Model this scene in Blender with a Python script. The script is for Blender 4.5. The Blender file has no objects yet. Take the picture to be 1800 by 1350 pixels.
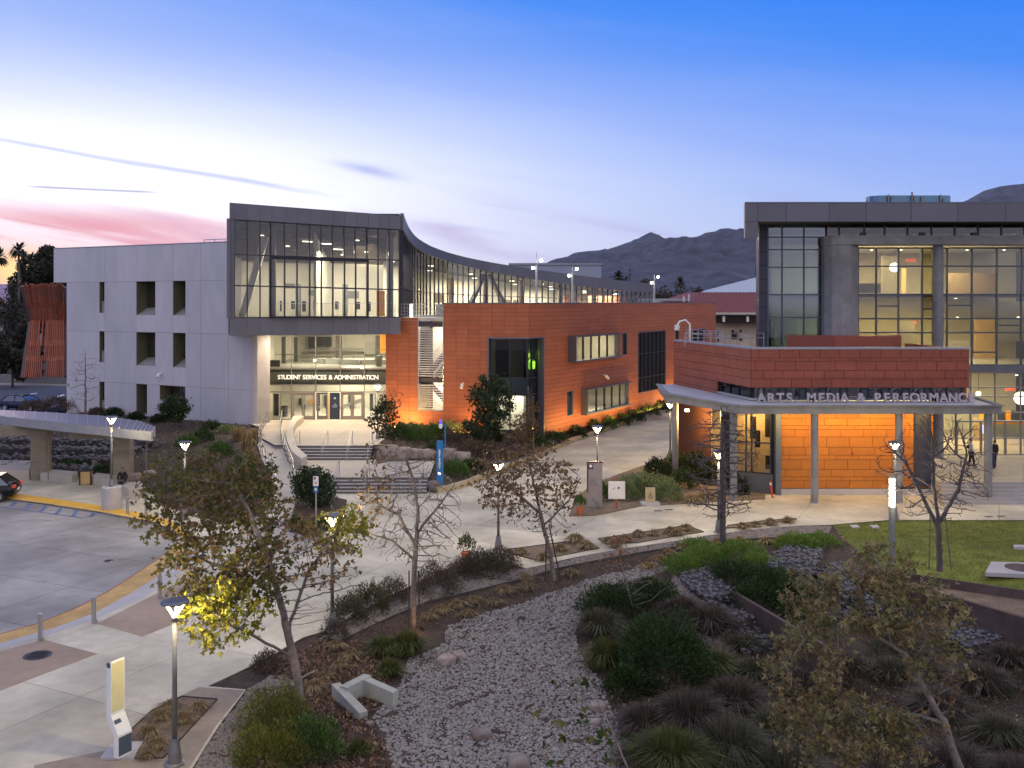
import bpy, bmesh, math, random
import numpy as np
from mathutils import Vector, Matrix
S = bpy.context.scene
COL = S.collection
R = math.radians
rnd = random.Random(7)
# ------------------------------------------------------------------ camera, world, sun, exposure
F, HY, CZ = 1680.0, 530.0, 11.1           # focal length in photo pixels, horizon row, camera height above the plaza
cam = bpy.data.objects.new('camera', bpy.data.cameras.new('camera'))
COL.objects.link(cam); S.camera = cam
cam.location = (0, 0, CZ); cam.rotation_euler = (R(90), 0, 0)
cam.data.sensor_width = 36; cam.data.lens = F / 1800 * 36
cam.data.shift_y = -(675 - HY) / 1800
cam.data.clip_start = .1; cam.data.clip_end = 20000
S.view_settings.view_transform = 'Standard'; S.view_settings.look = 'None'
S.view_settings.exposure = 0.6; S.view_settings.gamma = 1; S.view_settings.use_curve_mapping = False
S.cycles.use_denoising = True
S.cycles.max_bounces = 6; S.cycles.diffuse_bounces = 3; S.cycles.glossy_bounces = 3
S.cycles.transparent_max_bounces = 16; S.cycles.transmission_bounces = 4
S.cycles.sample_clamp_indirect = 4; S.cycles.sample_clamp_direct = 0
S.cycles.caustics_reflective = False; S.cycles.caustics_refractive = False

def lin(r, g, b):
    f = lambda c: (c / 255) / 12.92 if c <= 10 else ((c / 255 + .055) / 1.055) ** 2.4
    return (f(r), f(g), f(b), 1)

W = bpy.data.worlds.new('World'); S.world = W; W.use_nodes = True
def build_world():
    nt = W.node_tree; N = nt.nodes; L = nt.links; N.clear()
    def v(x, sock):
        if isinstance(x, (int, float)): sock.default_value = x
        else: L.new(x, sock)
    def m(op, a, b=0.0, c=0.0, clamp=False):
        n = N.new('ShaderNodeMath'); n.operation = op; n.use_clamp = clamp
        v(a, n.inputs[0]); v(b, n.inputs[1]); v(c, n.inputs[2]); return n.outputs[0]
    def ss(x, a, b):
        n = N.new('ShaderNodeMapRange'); n.interpolation_type = 'SMOOTHSTEP'
        v(x, n.inputs[0]); n.inputs[1].default_value = a; n.inputs[2].default_value = b; return n.outputs[0]
    def mix(f, a, b, mode='MIX'):
        n = N.new('ShaderNodeMix'); n.data_type = 'RGBA'; n.blend_type = mode; v(f, n.inputs[0])
        for x, s in ((a, n.inputs[6]), (b, n.inputs[7])):
            if isinstance(x, tuple): s.default_value = x
            else: L.new(x, s)
        return n.outputs[2]
    tc = N.new('ShaderNodeTexCoord'); sp = N.new('ShaderNodeSeparateXYZ'); L.new(tc.outputs['Generated'], sp.inputs[0])
    x, y, z = sp.outputs
    az = m('ARCTAN2', x, y)                                   # 0 straight ahead, + to the right
    el = m('ARCSINE', z)
    sa = R(-27.2)
    ang = m('ABSOLUTE', m('SUBTRACT', az, sa))
    ang = m('MINIMUM', ang, m('SUBTRACT', 2 * math.pi, ang))
    # wispy high cloud, stretched along the horizon and dipping to the right
    cv = N.new('ShaderNodeCombineXYZ')
    L.new(m('MULTIPLY', az, 2.4), cv.inputs[0]); L.new(m('MULTIPLY_ADD', az, 3.4, m('MULTIPLY', el, 22.0)), cv.inputs[1])
    nz = N.new('ShaderNodeTexNoise'); nz.inputs['Scale'].default_value = 1.35; nz.inputs['Detail'].default_value = 7; nz.inputs['Roughness'].default_value = .56
    nz.inputs['Distortion'].default_value = .35
    L.new(cv.outputs[0], nz.inputs['Vector']); n1 = nz.outputs[0]
    elp = m('MAXIMUM', el, 0.0)
    t = m('ADD', m('MULTIPLY', elp, 3.15), m('MULTIPLY', m('SUBTRACT', ang, .52), .56))
    t = m('ADD', t, m('MULTIPLY', m('SUBTRACT', n1, .5), .16))
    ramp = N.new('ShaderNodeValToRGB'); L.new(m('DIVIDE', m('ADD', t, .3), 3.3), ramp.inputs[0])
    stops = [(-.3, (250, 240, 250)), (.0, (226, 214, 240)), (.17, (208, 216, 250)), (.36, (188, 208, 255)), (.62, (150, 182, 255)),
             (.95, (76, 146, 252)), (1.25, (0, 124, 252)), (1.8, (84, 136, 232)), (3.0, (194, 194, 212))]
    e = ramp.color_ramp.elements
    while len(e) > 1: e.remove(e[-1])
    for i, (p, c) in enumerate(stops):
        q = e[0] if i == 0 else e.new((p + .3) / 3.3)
        q.position = (p + .3) / 3.3; kk = .66 if p < 1.5 else (.8 if p < 2 else 1.0); q.color = tuple(v_ * kk for v_ in lin(*c)[:3]) + (1,)  # unseen upper sky stops kept brighter to light the ground
    col = ramp.outputs[0]
    # broad white glow of the afterglow
    d1 = m('ADD', m('POWER', m('DIVIDE', ang, .42), 2.0), m('POWER', m('DIVIDE', m('SUBTRACT', el, .105), .085), 2.0))
    g1 = m('EXPONENT', m('MULTIPLY', d1, -1.0))
    col = mix(m('MULTIPLY', g1, .92, clamp=True), col, lin(255, 252, 255))
    # lavender and violet streaks low in the sky
    wis = m('MULTIPLY', ss(n1, .48, .66), m('MULTIPLY', ss(el, .16, .05), ss(ang, 1.0, .45)))
    col = mix(m('MULTIPLY', wis, .5), col, tuple(v_ * .66 for v_ in lin(190, 168, 224)[:3]) + (1,))
    pk = m('MULTIPLY', ss(ang, .34, .05), m('MULTIPLY', ss(el, .100, .072), ss(el, .0, .05)))
    pk = m('MULTIPLY', pk, m('ADD', .35, m('MULTIPLY', ss(n1, .40, .54), .75)))
    col = mix(m('MULTIPLY', pk, .78, clamp=True), col, tuple(v_ * .66 for v_ in lin(250, 158, 172)[:3]) + (1,))
    # orange gap above the hills where the sun has gone down
    d2 = m('ADD', m('POWER', m('DIVIDE', ang, .06), 2.0), m('POWER', m('DIVIDE', m('SUBTRACT', el, .030), .018), 2.0))
    g2 = m('EXPONENT', m('MULTIPLY', d2, -1.0))
    col = mix(m('MULTIPLY', g2, 1.0), col, (.78, .40, .14, 1))
    d3 = m('ADD', m('POWER', m('DIVIDE', ang, .025), 2.0), m('POWER', m('DIVIDE', m('SUBTRACT', el, .030), .014), 2.0))
    col = mix(m('EXPONENT', m('MULTIPLY', d3, -1.0)), col, (1.0, .66, .27, 1))
    # thin long vapour streak, a short one under it and one small dark cloud
    def streak(px0, py0, px1, py1, w, op, c, fade=.05, wob=0.0):
        nonlocal col
        f = lambda px, py: (math.atan((px - 900) / F), math.atan((HY - py) / F * math.cos(math.atan((px - 900) / F))))
        a0, e0 = f(px0, py0); a1, e1 = f(px1, py1)
        s = (e1 - e0) / (a1 - a0)
        line = m('ADD', m('MULTIPLY', m('SUBTRACT', az, a0), s), e0)
        if wob: line = m('ADD', line, m('MULTIPLY', m('SUBTRACT', n1, .5), wob))
        dd = m('POWER', m('DIVIDE', m('SUBTRACT', el, line), w), 2.0)
        k = m('MULTIPLY', m('EXPONENT', m('MULTIPLY', dd, -1.0)), m('MULTIPLY', ss(az, a0 - .002, a0 + fade), ss(az, a1 + .002, a1 - fade)))
        col = mix(m('MULTIPLY', k, op), col, tuple(v_ * .66 for v_ in lin(*c)[:3]) + (1,))
    streak(-200, 205, 640, 352, .0024, .6, (165, 182, 236), .12, .014)
    streak(20, 326, 300, 339, .0011, .8, (150, 160, 205), .03)
    streak(545, 277, 750, 318, .0055, .65, (140, 160, 232), .07, .02)
    streak(715, 392, 900, 445, .010, .45, (190, 170, 220), .05, .05)
    # the opposite, eastern twilight: unseen rose and lavender band, brightened to light the ground
    bv = m('MULTIPLY', ss(ang, 1.05, 2.1), ss(el, 1.15, .12))
    col = mix(m('MULTIPLY', bv, .95), col, lin(212, 207, 224))
    # below the horizon: dim ground colour
    col = mix(ss(el, .0, -.02), col, lin(120, 110, 120))
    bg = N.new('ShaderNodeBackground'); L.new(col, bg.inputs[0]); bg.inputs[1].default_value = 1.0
    # physical twilight sky adds a little on top
    sk = N.new('ShaderNodeTexSky'); sk.sky_type = 'NISHITA'; sk.sun_disc = False
    sk.sun_elevation = R(-4.5); sk.sun_rotation = sa
    b2 = N.new('ShaderNodeBackground'); L.new(sk.outputs[0], b2.inputs[0]); b2.inputs[1].default_value = .012
    ad = N.new('ShaderNodeAddShader'); L.new(bg.outputs[0], ad.inputs[0]); L.new(b2.outputs[0], ad.inputs[1])
    out = N.new('ShaderNodeOutputWorld'); L.new(ad.outputs[0], out.inputs[0])
build_world()
sl = bpy.data.lights.new('low_sun', 'SUN'); sl.energy = .25; sl.angle = R(12); sl.color = (1, .66, .5)
so = bpy.data.objects.new('low_sun', sl); COL.objects.link(so)
so.rotation_euler = Vector((math.sin(R(-28.5)), math.cos(R(-28.5)), math.tan(R(4)))).to_track_quat('Z', 'Y').to_euler()

# ------------------------------------------------------------------ helpers
def P(px, py, z=0.0):
    Y = F * (CZ - z) / (py - HY); return Vector(((px - 900) / F * Y, Y, z))
def D(px, py, Y):
    return Vector(((px - 900) / F * Y, Y, CZ - (py - HY) / F * Y))

MATS = {}
def mat(name, col, rough=.6, metal=0.0, var=.12, scale=1.5, bump=0.0, bscale=40.0, rand=0.0, emit=None, estr=1.0,
        col2=None, dirt=0.0, spec=.4, stretch=None, trans=0.0):
    if name in MATS: return MATS[name]
    M = bpy.data.materials.new(name); M.use_nodes = True; nt = M.node_tree; N = nt.nodes; L = nt.links
    b = N['Principled BSDF']; b.inputs['Roughness'].default_value = rough; b.inputs['Metallic'].default_value = metal
    b.inputs['Specular IOR Level'].default_value = spec
    col = tuple(col[:3]) + (1,)
    geo = N.new('ShaderNodeNewGeometry'); vec = geo.outputs['Position']
    if stretch:
        mp = N.new('ShaderNodeMapping'); mp.inputs['Scale'].default_value = stretch; L.new(vec, mp.inputs[0]); vec = mp.outputs[0]
    nz = N.new('ShaderNodeTexNoise'); nz.inputs['Scale'].default_value = scale; nz.inputs['Detail'].default_value = 6
    nz.inputs['Roughness'].default_value = .6; L.new(vec, nz.inputs['Vector'])
    mr = N.new('ShaderNodeMapRange'); L.new(nz.outputs[0], mr.inputs[0])
    mr.inputs[1].default_value = .3; mr.inputs[2].default_value = .7; mr.inputs[3].default_value = 1 - var; mr.inputs[4].default_value = 1 + var
    fac = mr.outputs[0]
    if dirt:
        n2 = N.new('ShaderNodeTexNoise'); n2.inputs['Scale'].default_value = scale * .17; n2.inputs['Detail'].default_value = 4; L.new(vec, n2.inputs['Vector'])
        m2 = N.new('ShaderNodeMapRange'); L.new(n2.outputs[0], m2.inputs[0]); m2.inputs[1].default_value = .35; m2.inputs[2].default_value = .65
        m2.inputs[3].default_value = 1 - dirt; m2.inputs[4].default_value = 1 + dirt * .4
        mm = N.new('ShaderNodeMath'); mm.operation = 'MULTIPLY'; L.new(fac, mm.inputs[0]); L.new(m2.outputs[0], mm.inputs[1]); fac = mm.outputs[0]
    rv = None
    if rand or col2:
        oi = N.new('ShaderNodeObjectInfo'); ad = N.new('ShaderNodeMath'); ad.operation = 'ADD'
        L.new(oi.outputs['Random'], ad.inputs[0]); L.new(geo.outputs['Random Per Island'], ad.inputs[1])
        fr = N.new('ShaderNodeMath'); fr.operation = 'FRACT'; L.new(ad.outputs[0], fr.inputs[0]); rv = fr.outputs[0]
    base = None
    if col2:
        mx = N.new('ShaderNodeMix'); mx.data_type = 'RGBA'; L.new(rv, mx.inputs[0]); mx.inputs[6].default_value = col; mx.inputs[7].default_value = tuple(col2[:3]) + (1,)
        base = mx.outputs[2]
    if rand:
        m3 = N.new('ShaderNodeMapRange'); L.new(rv, m3.inputs[0]); m3.inputs[3].default_value = 1 - rand; m3.inputs[4].default_value = 1 + rand
        mm = N.new('ShaderNodeMath'); mm.operation = 'MULTIPLY'; L.new(fac, mm.inputs[0]); L.new(m3.outputs[0], mm.inputs[1]); fac = mm.outputs[0]
    vm = N.new('ShaderNodeVectorMath'); vm.operation = 'SCALE'
    if base: L.new(base, vm.inputs[0])
    else: vm.inputs[0].default_value = col[:3]
    L.new(fac, vm.inputs['Scale']); L.new(vm.outputs[0], b.inputs['Base Color'])
    if bump:
        n4 = N.new('ShaderNodeTexNoise'); n4.inputs['Scale'].default_value = bscale; n4.inputs['Detail'].default_value = 4; L.new(vec, n4.inputs['Vector'])
        bp = N.new('ShaderNodeBump'); bp.inputs['Strength'].default_value = bump; bp.inputs['Distance'].default_value = .02
        L.new(n4.outputs[0], bp.inputs['Height']); L.new(bp.outputs[0], b.inputs['Normal'])
    if emit:
        b.inputs['Emission Color'].default_value = tuple(emit[:3]) + (1,); b.inputs['Emission Strength'].default_value = estr
    if trans:                                                  # thin leaves let some light through
        tl = N.new('ShaderNodeBsdfTranslucent'); L.new(vm.outputs[0], tl.inputs[0]); ms = N.new('ShaderNodeMixShader'); ms.inputs[0].default_value = trans
        L.new(b.outputs[0], ms.inputs[1]); L.new(tl.outputs[0], ms.inputs[2]); L.new(ms.outputs[0], N['Material Output'].inputs[0])
    MATS[name] = M; return M

def glass_mat(name, tint=(.8, .85, .85), refl=.12, rough=.02, opaq=0.0, body=(.02, .025, .03)):
    if name in MATS: return MATS[name]
    M = bpy.data.materials.new(name); M.use_nodes = True; nt = M.node_tree; N = nt.nodes; L = nt.links; N.clear()
    out = N.new('ShaderNodeOutputMaterial'); tr = N.new('ShaderNodeBsdfTransparent'); tr.inputs[0].default_value = tuple(tint) + (1,)
    gl = N.new('ShaderNodeBsdfGlossy'); gl.inputs['Roughness'].default_value = rough; gl.inputs[0].default_value = (.9, .92, .95, 1)
    ge = N.new('ShaderNodeNewGeometry'); dt = N.new('ShaderNodeVectorMath'); dt.operation = 'DOT_PRODUCT'; L.new(ge.outputs['Normal'], dt.inputs[0]); L.new(ge.outputs['Incoming'], dt.inputs[1])
    def mm(op, a, b):
        n = N.new('ShaderNodeMath'); n.operation = op; n.use_clamp = True
        for q, sk in ((a, n.inputs[0]), (b, n.inputs[1])):
            if isinstance(q, (int, float)): sk.default_value = q
            else: L.new(q, sk)
        return n
    cc = N.new('ShaderNodeMath'); cc.operation = 'ABSOLUTE'; L.new(dt.outputs['Value'], cc.inputs[0])
    ad = mm('ADD', mm('MULTIPLY', mm('POWER', mm('SUBTRACT', 1.0, cc.outputs[0]).outputs[0], 5.0).outputs[0], .9).outputs[0], refl * .5)
    base = tr
    if opaq:
        df = N.new('ShaderNodeBsdfDiffuse'); df.inputs[0].default_value = tuple(body) + (1,); m0 = N.new('ShaderNodeMixShader'); m0.inputs[0].default_value = opaq
        L.new(tr.outputs[0], m0.inputs[1]); L.new(df.outputs[0], m0.inputs[2]); base = m0
    ms = N.new('ShaderNodeMixShader'); L.new(ad.outputs[0], ms.inputs[0]); L.new(base.outputs[0], ms.inputs[1]); L.new(gl.outputs[0], ms.inputs[2])
    L.new(ms.outputs[0], out.inputs[0]); MATS[name] = M; return M

def tag(o, label=None, cat=None, group=None, kind=None):
    if label: o['label'] = label
    if cat: o['category'] = cat
    if group: o['group'] = group
    if kind: o['kind'] = kind
    return o
def thing(name, loc, label, cat, group=None, rz=0.0):
    o = bpy.data.objects.new(name, None); COL.objects.link(o); o.location = loc; o.rotation_euler.z = rz
    o.empty_display_size = .3
    return tag(o, label, cat, group)
def wloc(o):
    v = Vector((0, 0, 0))
    while o is not None: v = v + o.location; o = o.parent
    return v
class MB:
    def __init__(s): s.v = []; s.f = []
    def add(s, vs, fs):
        k = len(s.v); s.v += [tuple(q) for q in vs]; s.f += [tuple(i + k for i in q) for q in fs]; return s
    def hexa(s, p):        # 8 points: bottom 4 ccw, top 4
        return s.add(p, [(3, 2, 1, 0), (4, 5, 6, 7), (0, 1, 5, 4), (1, 2, 6, 5), (2, 3, 7, 6), (3, 0, 4, 7)])
    def box(s, c, sz, rz=0.0):
        x, y, z = c; a, b, h = sz[0] / 2, sz[1] / 2, sz[2] / 2; cs, sn = math.cos(rz), math.sin(rz)
        q = [(x + i * a * cs - j * b * sn, y + i * a * sn + j * b * cs) for i, j in ((-1, -1), (1, -1), (1, 1), (-1, 1))]
        return s.hexa([(u, w, z - h) for u, w in q] + [(u, w, z + h) for u, w in q])
    def prism(s, pts, z0, z1):
        n = len(pts); A = sum(pts[i][0] * pts[(i + 1) % n][1] - pts[(i + 1) % n][0] * pts[i][1] for i in range(n))
        if A < 0: pts = pts[::-1]
        zz0 = z0 if callable(z0) else (lambda x, y: z0); zz1 = z1 if callable(z1) else (lambda x, y: z1)
        vs = [(p[0], p[1], zz0(p[0], p[1])) for p in pts] + [(p[0], p[1], zz1(p[0], p[1])) for p in pts]
        return s.add(vs, [tuple(range(n - 1, -1, -1)), tuple(range(n, 2 * n))] + [(i, (i + 1) % n, n + (i + 1) % n, n + i) for i in range(n)])
    def beam(s, a, b, w, h=None):
        a = Vector(a); b = Vector(b); h = h or w; d = (b - a).normalized()
        up = Vector((0, 0, 1)) if abs(d.z) < .95 else Vector((0, 1, 0))
        sd = d.cross(up).normalized() * w / 2; u2 = sd.cross(d).normalized() * h / 2
        return s.hexa([a - sd - u2, a + sd - u2, b + sd - u2, b - sd - u2, a - sd + u2, a + sd + u2, b + sd + u2, b - sd + u2])
    def tube(s, path, rad, n=8, cap=True):
        path = [Vector(p) for p in path]; k = len(path)
        if isinstance(rad, (int, float)): rad = [rad] * k
        base = len(s.v); pu = None
        for i, p in enumerate(path):
            d = (path[min(i + 1, k - 1)] - path[max(i - 1, 0)]).normalized()
            if pu is None: pu = d.orthogonal().normalized()
            else:
                pu = pu - d * pu.dot(d); pu = pu.normalized() if pu.length > 1e-6 else d.orthogonal().normalized()
            w = d.cross(pu)
            for j in range(n):
                a = 2 * math.pi * j / n; s.v.append(tuple(p + (pu * math.cos(a) + w * math.sin(a)) * rad[i]))
        for i in range(k - 1):
            for j in range(n):
                s.f.append((base + i * n + j, base + i * n + (j + 1) % n, base + (i + 1) * n + (j + 1) % n, base + (i + 1) * n + j))
        if cap:
            s.f.append(tuple(base + j for j in range(n - 1, -1, -1))); s.f.append(tuple(base + (k - 1) * n + j for j in range(n)))
        return s
    def lathe(s, c, prof, n=20):      # prof: (r, z) list bottom to top
        return s.tube_prof(c, prof, n)
    def tube_prof(s, c, prof, n):
        base = len(s.v); k = len(prof)
        for r, z in prof:
            for j in range(n):
                a = 2 * math.pi * j / n; s.v.append((c[0] + r * math.cos(a), c[1] + r * math.sin(a), c[2] + z))
        for i in range(k - 1):
            for j in range(n):
                s.f.append((base + i * n + j, base + i * n + (j + 1) % n, base + (i + 1) * n + (j + 1) % n, base + (i + 1) * n + j))
        s.f.append(tuple(base + j for j in range(n - 1, -1, -1))); s.f.append(tuple(base + (k - 1) * n + j for j in range(n)))
        return s
    def build(s, name, m, parent=None, smooth=False):
        me = bpy.data.meshes.new(name)
        off = wloc(parent) if parent is not None else Vector((0, 0, 0))
        vs = [(x - off.x, y - off.y, z - off.z) for x, y, z in s.v]
        me.from_pydata(vs, [], s.f); me.materials.append(m)
        if smooth:
            me.polygons.foreach_set('use_smooth', [True] * len(me.polygons))
        o = bpy.data.objects.new(name, me); COL.objects.link(o); o.parent = parent
        return o
def tri_mesh(name, verts, faces, m, parent=None, smooth=False):
    """verts (n,3) float array, faces (m,k) int array: fast path for foliage, stones and terrain"""
    verts = np.asarray(verts, dtype=np.float32); faces = np.asarray(faces, dtype=np.int32); k = faces.shape[1]
    if parent is not None: verts = verts - np.array(wloc(parent), dtype=np.float32)
    me = bpy.data.meshes.new(name); me.vertices.add(len(verts)); me.vertices.foreach_set('co', verts.ravel())
    me.loops.add(faces.size); me.loops.foreach_set('vertex_index', faces.ravel())
    me.polygons.add(len(faces)); me.polygons.foreach_set('loop_start', np.arange(0, faces.size, k, dtype=np.int32))
    if smooth: me.polygons.foreach_set('use_smooth', np.ones(len(faces), dtype=bool))
    me.update(calc_edges=True); me.materials.append(m)
    o = bpy.data.objects.new(name, me); COL.objects.link(o); o.parent = parent
    return o
def kids(o): return [c for c in bpy.data.objects if c.parent == o]
def copy_thing(src, tree, loc, rz=0.0, label=None, group=None):
    """tree = [(part, [sub-parts])] of src; copies the thing with all of it"""
    c = src.copy(); COL.objects.link(c); c.location = loc; c.rotation_euler.z = rz
    if label: c['label'] = label
    if group: c['group'] = group
    for p, subs in tree:
        q = p.copy(); COL.objects.link(q); q.parent = c
        for s_ in subs:
            t = s_.copy(); COL.objects.link(t); t.parent = q
    return c
def tree_of(o):
    ch = {}
    for c in bpy.data.objects:
        if c.parent: ch.setdefault(c.parent, []).append(c)
    return [(p, ch.get(p, [])) for p in ch.get(o, [])]

class Fr:                                   # a facade frame: u along the wall, v up, w outwards
    def __init__(s, a, b, out=None):
        a = Vector((a[0], a[1], 0)); b = Vector((b[0], b[1], 0)); s.o = a; s.u = (b - a).normalized(); s.len = (b - a).length
        s.n = Vector((s.u.y, -s.u.x, 0))
        if s.n.dot(-(a + b) / 2) < 0: s.n = -s.n           # outwards = towards the camera side
        if out is not None and s.n.dot(Vector(out)) < 0: s.n = -s.n
    def p(s, u, v, w=0.0):
        q = s.o + s.u * u + s.n * w; return Vector((q.x, q.y, v))
    def zf(s, u, v): return v
    def box(s, mb, u0, u1, v0, v1, w0, w1):
        a = [(s.p(u0, 0, w1), u0), (s.p(u1, 0, w1), u1), (s.p(u1, 0, w0), u1), (s.p(u0, 0, w0), u0)]
        if s.u.cross(s.n).z > 0: a = a[::-1]
        return mb.hexa([(q.x, q.y, s.zf(u, v0)) for q, u in a] + [(q.x, q.y, s.zf(u, v1)) for q, u in a])
    def upx(s, px):                          # u where the photo column px crosses this wall
        k = (px - 900) / F
        return (k * s.o.y - s.o.x) / (s.u.x - k * s.u.y)
    def vpx(s, px, py):                      # height on the wall seen at that pixel
        q = s.p(s.upx(px), 0); return CZ - (py - HY) / F * q.y
def rsub(r, holes):
    out = [r]
    for h in holes:
        nx = []
        for (a, b, c, d) in out:
            if h[0] >= b or h[1] <= a or h[2] >= d or h[3] <= c: nx.append((a, b, c, d)); continue
            if h[0] > a: nx.append((a, h[0], c, d))
            if h[1] < b: nx.append((h[1], b, c, d))
            m0, m1 = max(a, h[0]), min(b, h[1])
            if h[2] > c: nx.append((m0, m1, c, h[2]))
            if h[3] < d: nx.append((m0, m1, h[3], d))
        out = nx
    return [q for q in out if q[1] - q[0] > .02 and q[3] - q[2] > .02]
def panels(fr, cells, holes, th, gap, name, m, parent, limit=300, w=0.0, wob=0.0):
    """cladding: every cell a recessed-jointed board; the ones nearest the camera are parts, the rest join one stuff part"""
    L_ = []
    for c in cells:
        rs = rsub(c, holes)
        if rs: L_.append((c, rs))
    L_.sort(key=lambda q: fr.p(q[0][0], 0).length)
    rest = MB()
    for i, (c, rs) in enumerate(L_):
        mb = MB() if i < limit else rest; dw = rnd.uniform(-wob, wob)
        for (a, b, c0, d0) in rs:
            ga = gap if a == c[0] else 0; gb = gap if b == c[1] else 0; gc = gap if c0 == c[2] else 0; gd = gap if d0 == c[3] else 0
            fr.box(mb, a + ga, b - gb, c0 + gc, d0 - gd, w, w + th + dw)
        if i < limit: mb.build(name, m, parent)
    if rest.v: tag(rest.build(name + 's', m, parent), kind='stuff')
def backing(fr, u0, u1, v0, v1, holes, m, parent, name, w0=-.3, w1=-.005):
    mb = MB()
    for (a, b, c, d) in rsub((u0, u1, v0, v1), holes): fr.box(mb, a, b, c, d, w0, w1)
    return mb.build(name, m, parent)
def reveal(mb, fr, h, depth, t=.06, proud=.0):
    a, b, c, d = h
    fr.box(mb, a, a + t, c, d, -depth, proud); fr.box(mb, b - t, b, c, d, -depth, proud)
    fr.box(mb, a + t, b - t, d - t, d, -depth, proud); fr.box(mb, a + t, b - t, c, c + t, -depth, proud)
def curtain(fr, us, vs, parent, fm, gm, w=0.0, mw=.06, md=.14, name='window', skip=lambda i, j: False, hm=None, gmf=None, vm=None):
    """glazed wall: each mullion, transom and pane is a part of the building"""
    for i, u in enumerate(us):
        if vm and not vm(i): continue
        mb = MB(); fr.box(mb, u - mw / 2, u + mw / 2, vs[0], vs[-1], w - md / 2, w + md / 2); mb.build('mullion', fm, parent)
    for j, v in enumerate(vs):
        mb = MB()
        for i in range(len(us) - 1):
            if skip(i, j) and (j == 0 or skip(i, j - 1)): continue
            fr.box(mb, us[i] + mw / 2, us[i + 1] - mw / 2, v - (hm or mw) / 2, v + (hm or mw) / 2, w - md * .4, w + md * .4)
        if mb.v: mb.build('transom', fm, parent)
    for i in range(len(us) - 1):
        for j in range(len(vs) - 1):
            if skip(i, j): continue
            mb = MB(); fr.box(mb, us[i] + mw / 2, us[i + 1] - mw / 2, vs[j] + mw / 2, vs[j + 1] - mw / 2, w - .012, w + .012)
            mb.build('pane', gmf(i, j) if gmf else gm, parent)
def lamp_light(name, kind, loc, energy, color, size=.1, parent=None, rot=None, size2=None):
    l = bpy.data.lights.new(name, kind); l.energy = energy; l.color = color
    if kind == 'AREA':
        l.shape = 'RECTANGLE'; l.size = size; l.size_y = size2 or size
    else: l.shadow_soft_size = size
    o = bpy.data.objects.new(name, l); COL.objects.link(o); o.location = Vector(loc) - (wloc(parent) if parent else Vector((0, 0, 0))); o.parent = parent
    if rot: o.rotation_euler = rot
    return o
# ------------------------------------------------------------------ materials
concrete = mat('pale_concrete', (.44, .41, .40), .75, var=.08, scale=2.2, dirt=.12, bump=.12, bscale=60)
paving = mat('paving_concrete', (.53, .475, .355), .7, var=.11, scale=2.2, dirt=.26, bump=.12, bscale=80, rand=.12)
tan_paving = mat('tan_paving', (.36, .26, .18), .75, var=.1, scale=3, dirt=.14, bump=.1, rand=.04)
joint = mat('dark_joint', (.05, .045, .04), .9)
yellow_paint = mat('yellow_warning_paving', (.72, .40, .04), .6, var=.12, scale=6, dirt=.12, bump=.3, bscale=50)
red_paint = mat('red_kerb_paint', (.32, .07, .05), .6, var=.2, scale=8)
blue_paint = mat('blue_marking_paint', (.11, .15, .30), .6, var=.25, scale=9)
white_render = mat('white_board_concrete', (.55, .53, .56), .8, var=.07, scale=1.1, dirt=.1, bump=.1, bscale=25, rand=.035, stretch=(1, 1, .35))
grey_metal = mat('grey_metal_panel', (.13, .13, .155), .42, metal=.3, var=.05, scale=.8, rand=.09)
dark_frame = mat('dark_window_frame', (.045, .045, .06), .4, metal=.5, var=.05)
terracotta = mat('terracotta_panel', (.365, .106, .044), .62, var=.07, scale=2.5, dirt=.05, rand=.10, bump=.06)
red_cladding = mat('red_brown_panel', (.26, .068, .04), .62, var=.08, scale=2.5, dirt=.06, rand=.08, bump=.06)
cream = mat('cream_plaster', (.60, .57, .49), .8, var=.03)
floor_grey = mat('polished_floor', (.35, .34, .31), .3, var=.05)
dark_ceiling = mat('dark_slatted_ceiling', (.10, .09, .075), .7)
steel = mat('brushed_steel', (.42, .42, .42), .35, metal=.8, var=.08)
pole_grey = mat('grey_pole_paint', (.23, .23, .22), .45, metal=.3, var=.06)
board_concrete = mat('board_formed_concrete', (.22, .195, .15), .85, var=.18, scale=3.0, dirt=.15, bump=.5, bscale=10, stretch=(1, 1, 6))
raw_concrete = mat('raw_concrete', (.235, .23, .225), .8, var=.18, scale=1.6, dirt=.25, bump=.25, bscale=20)
soil = mat('mulch_soil', (.062, .042, .031), .95, var=.45, scale=14, dirt=.25, bump=1.0, bscale=30)
dry_soil = mat('dry_soil', (.19, .135, .09), .95, var=.35, scale=12, dirt=.25, bump=.9, bscale=30)
river_stone = mat('river_stone', (.40, .36, .315), .8, var=.15, scale=20, col2=(.15, .14, .135), rand=.35)
rip_rap = mat('broken_rock', (.28, .23, .19), .85, var=.2, scale=12, col2=(.14, .12, .11), rand=.3, bump=.4, bscale=30)
grey_rock = mat('grey_gabion_rock', (.17, .16, .17), .85, var=.2, scale=10, col2=(.10, .09, .10), rand=.4)
boulder_m = mat('weathered_boulder', (.27, .215, .185), .85, var=.35, scale=2.5, dirt=.35, bump=.9, bscale=6)
grass_green = mat('lawn_grass', (.165, .22, .02), .8, var=.35, scale=1.4, rand=.35, col2=(.25, .24, .05), trans=.2)
bark = mat('pale_bark', (.22, .18, .145), .85, var=.35, scale=8, dirt=.3, bump=.7, bscale=25)
dark_bark = mat('dark_bark', (.10, .08, .075), .9, var=.3, scale=8, bump=.6, bscale=25)
lawn_soil = mat('lawn_soil', (.15, .17, .03), .95, var=.5, scale=1.1, dirt=.3, bump=.8, bscale=60)
corten = mat('dark_weathered_steel', (.10, .068, .058), .7, metal=.2, var=.25, scale=2, dirt=.3)
black_m = mat('black_metal', (.02, .02, .022), .4)
white_paint = mat('white_paint', (.75, .74, .70), .5, var=.03)
led = mat('warm_lamp_tube', (.9, .8, .5), .4, emit=(1.0, .80, .42), estr=9)
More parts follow.
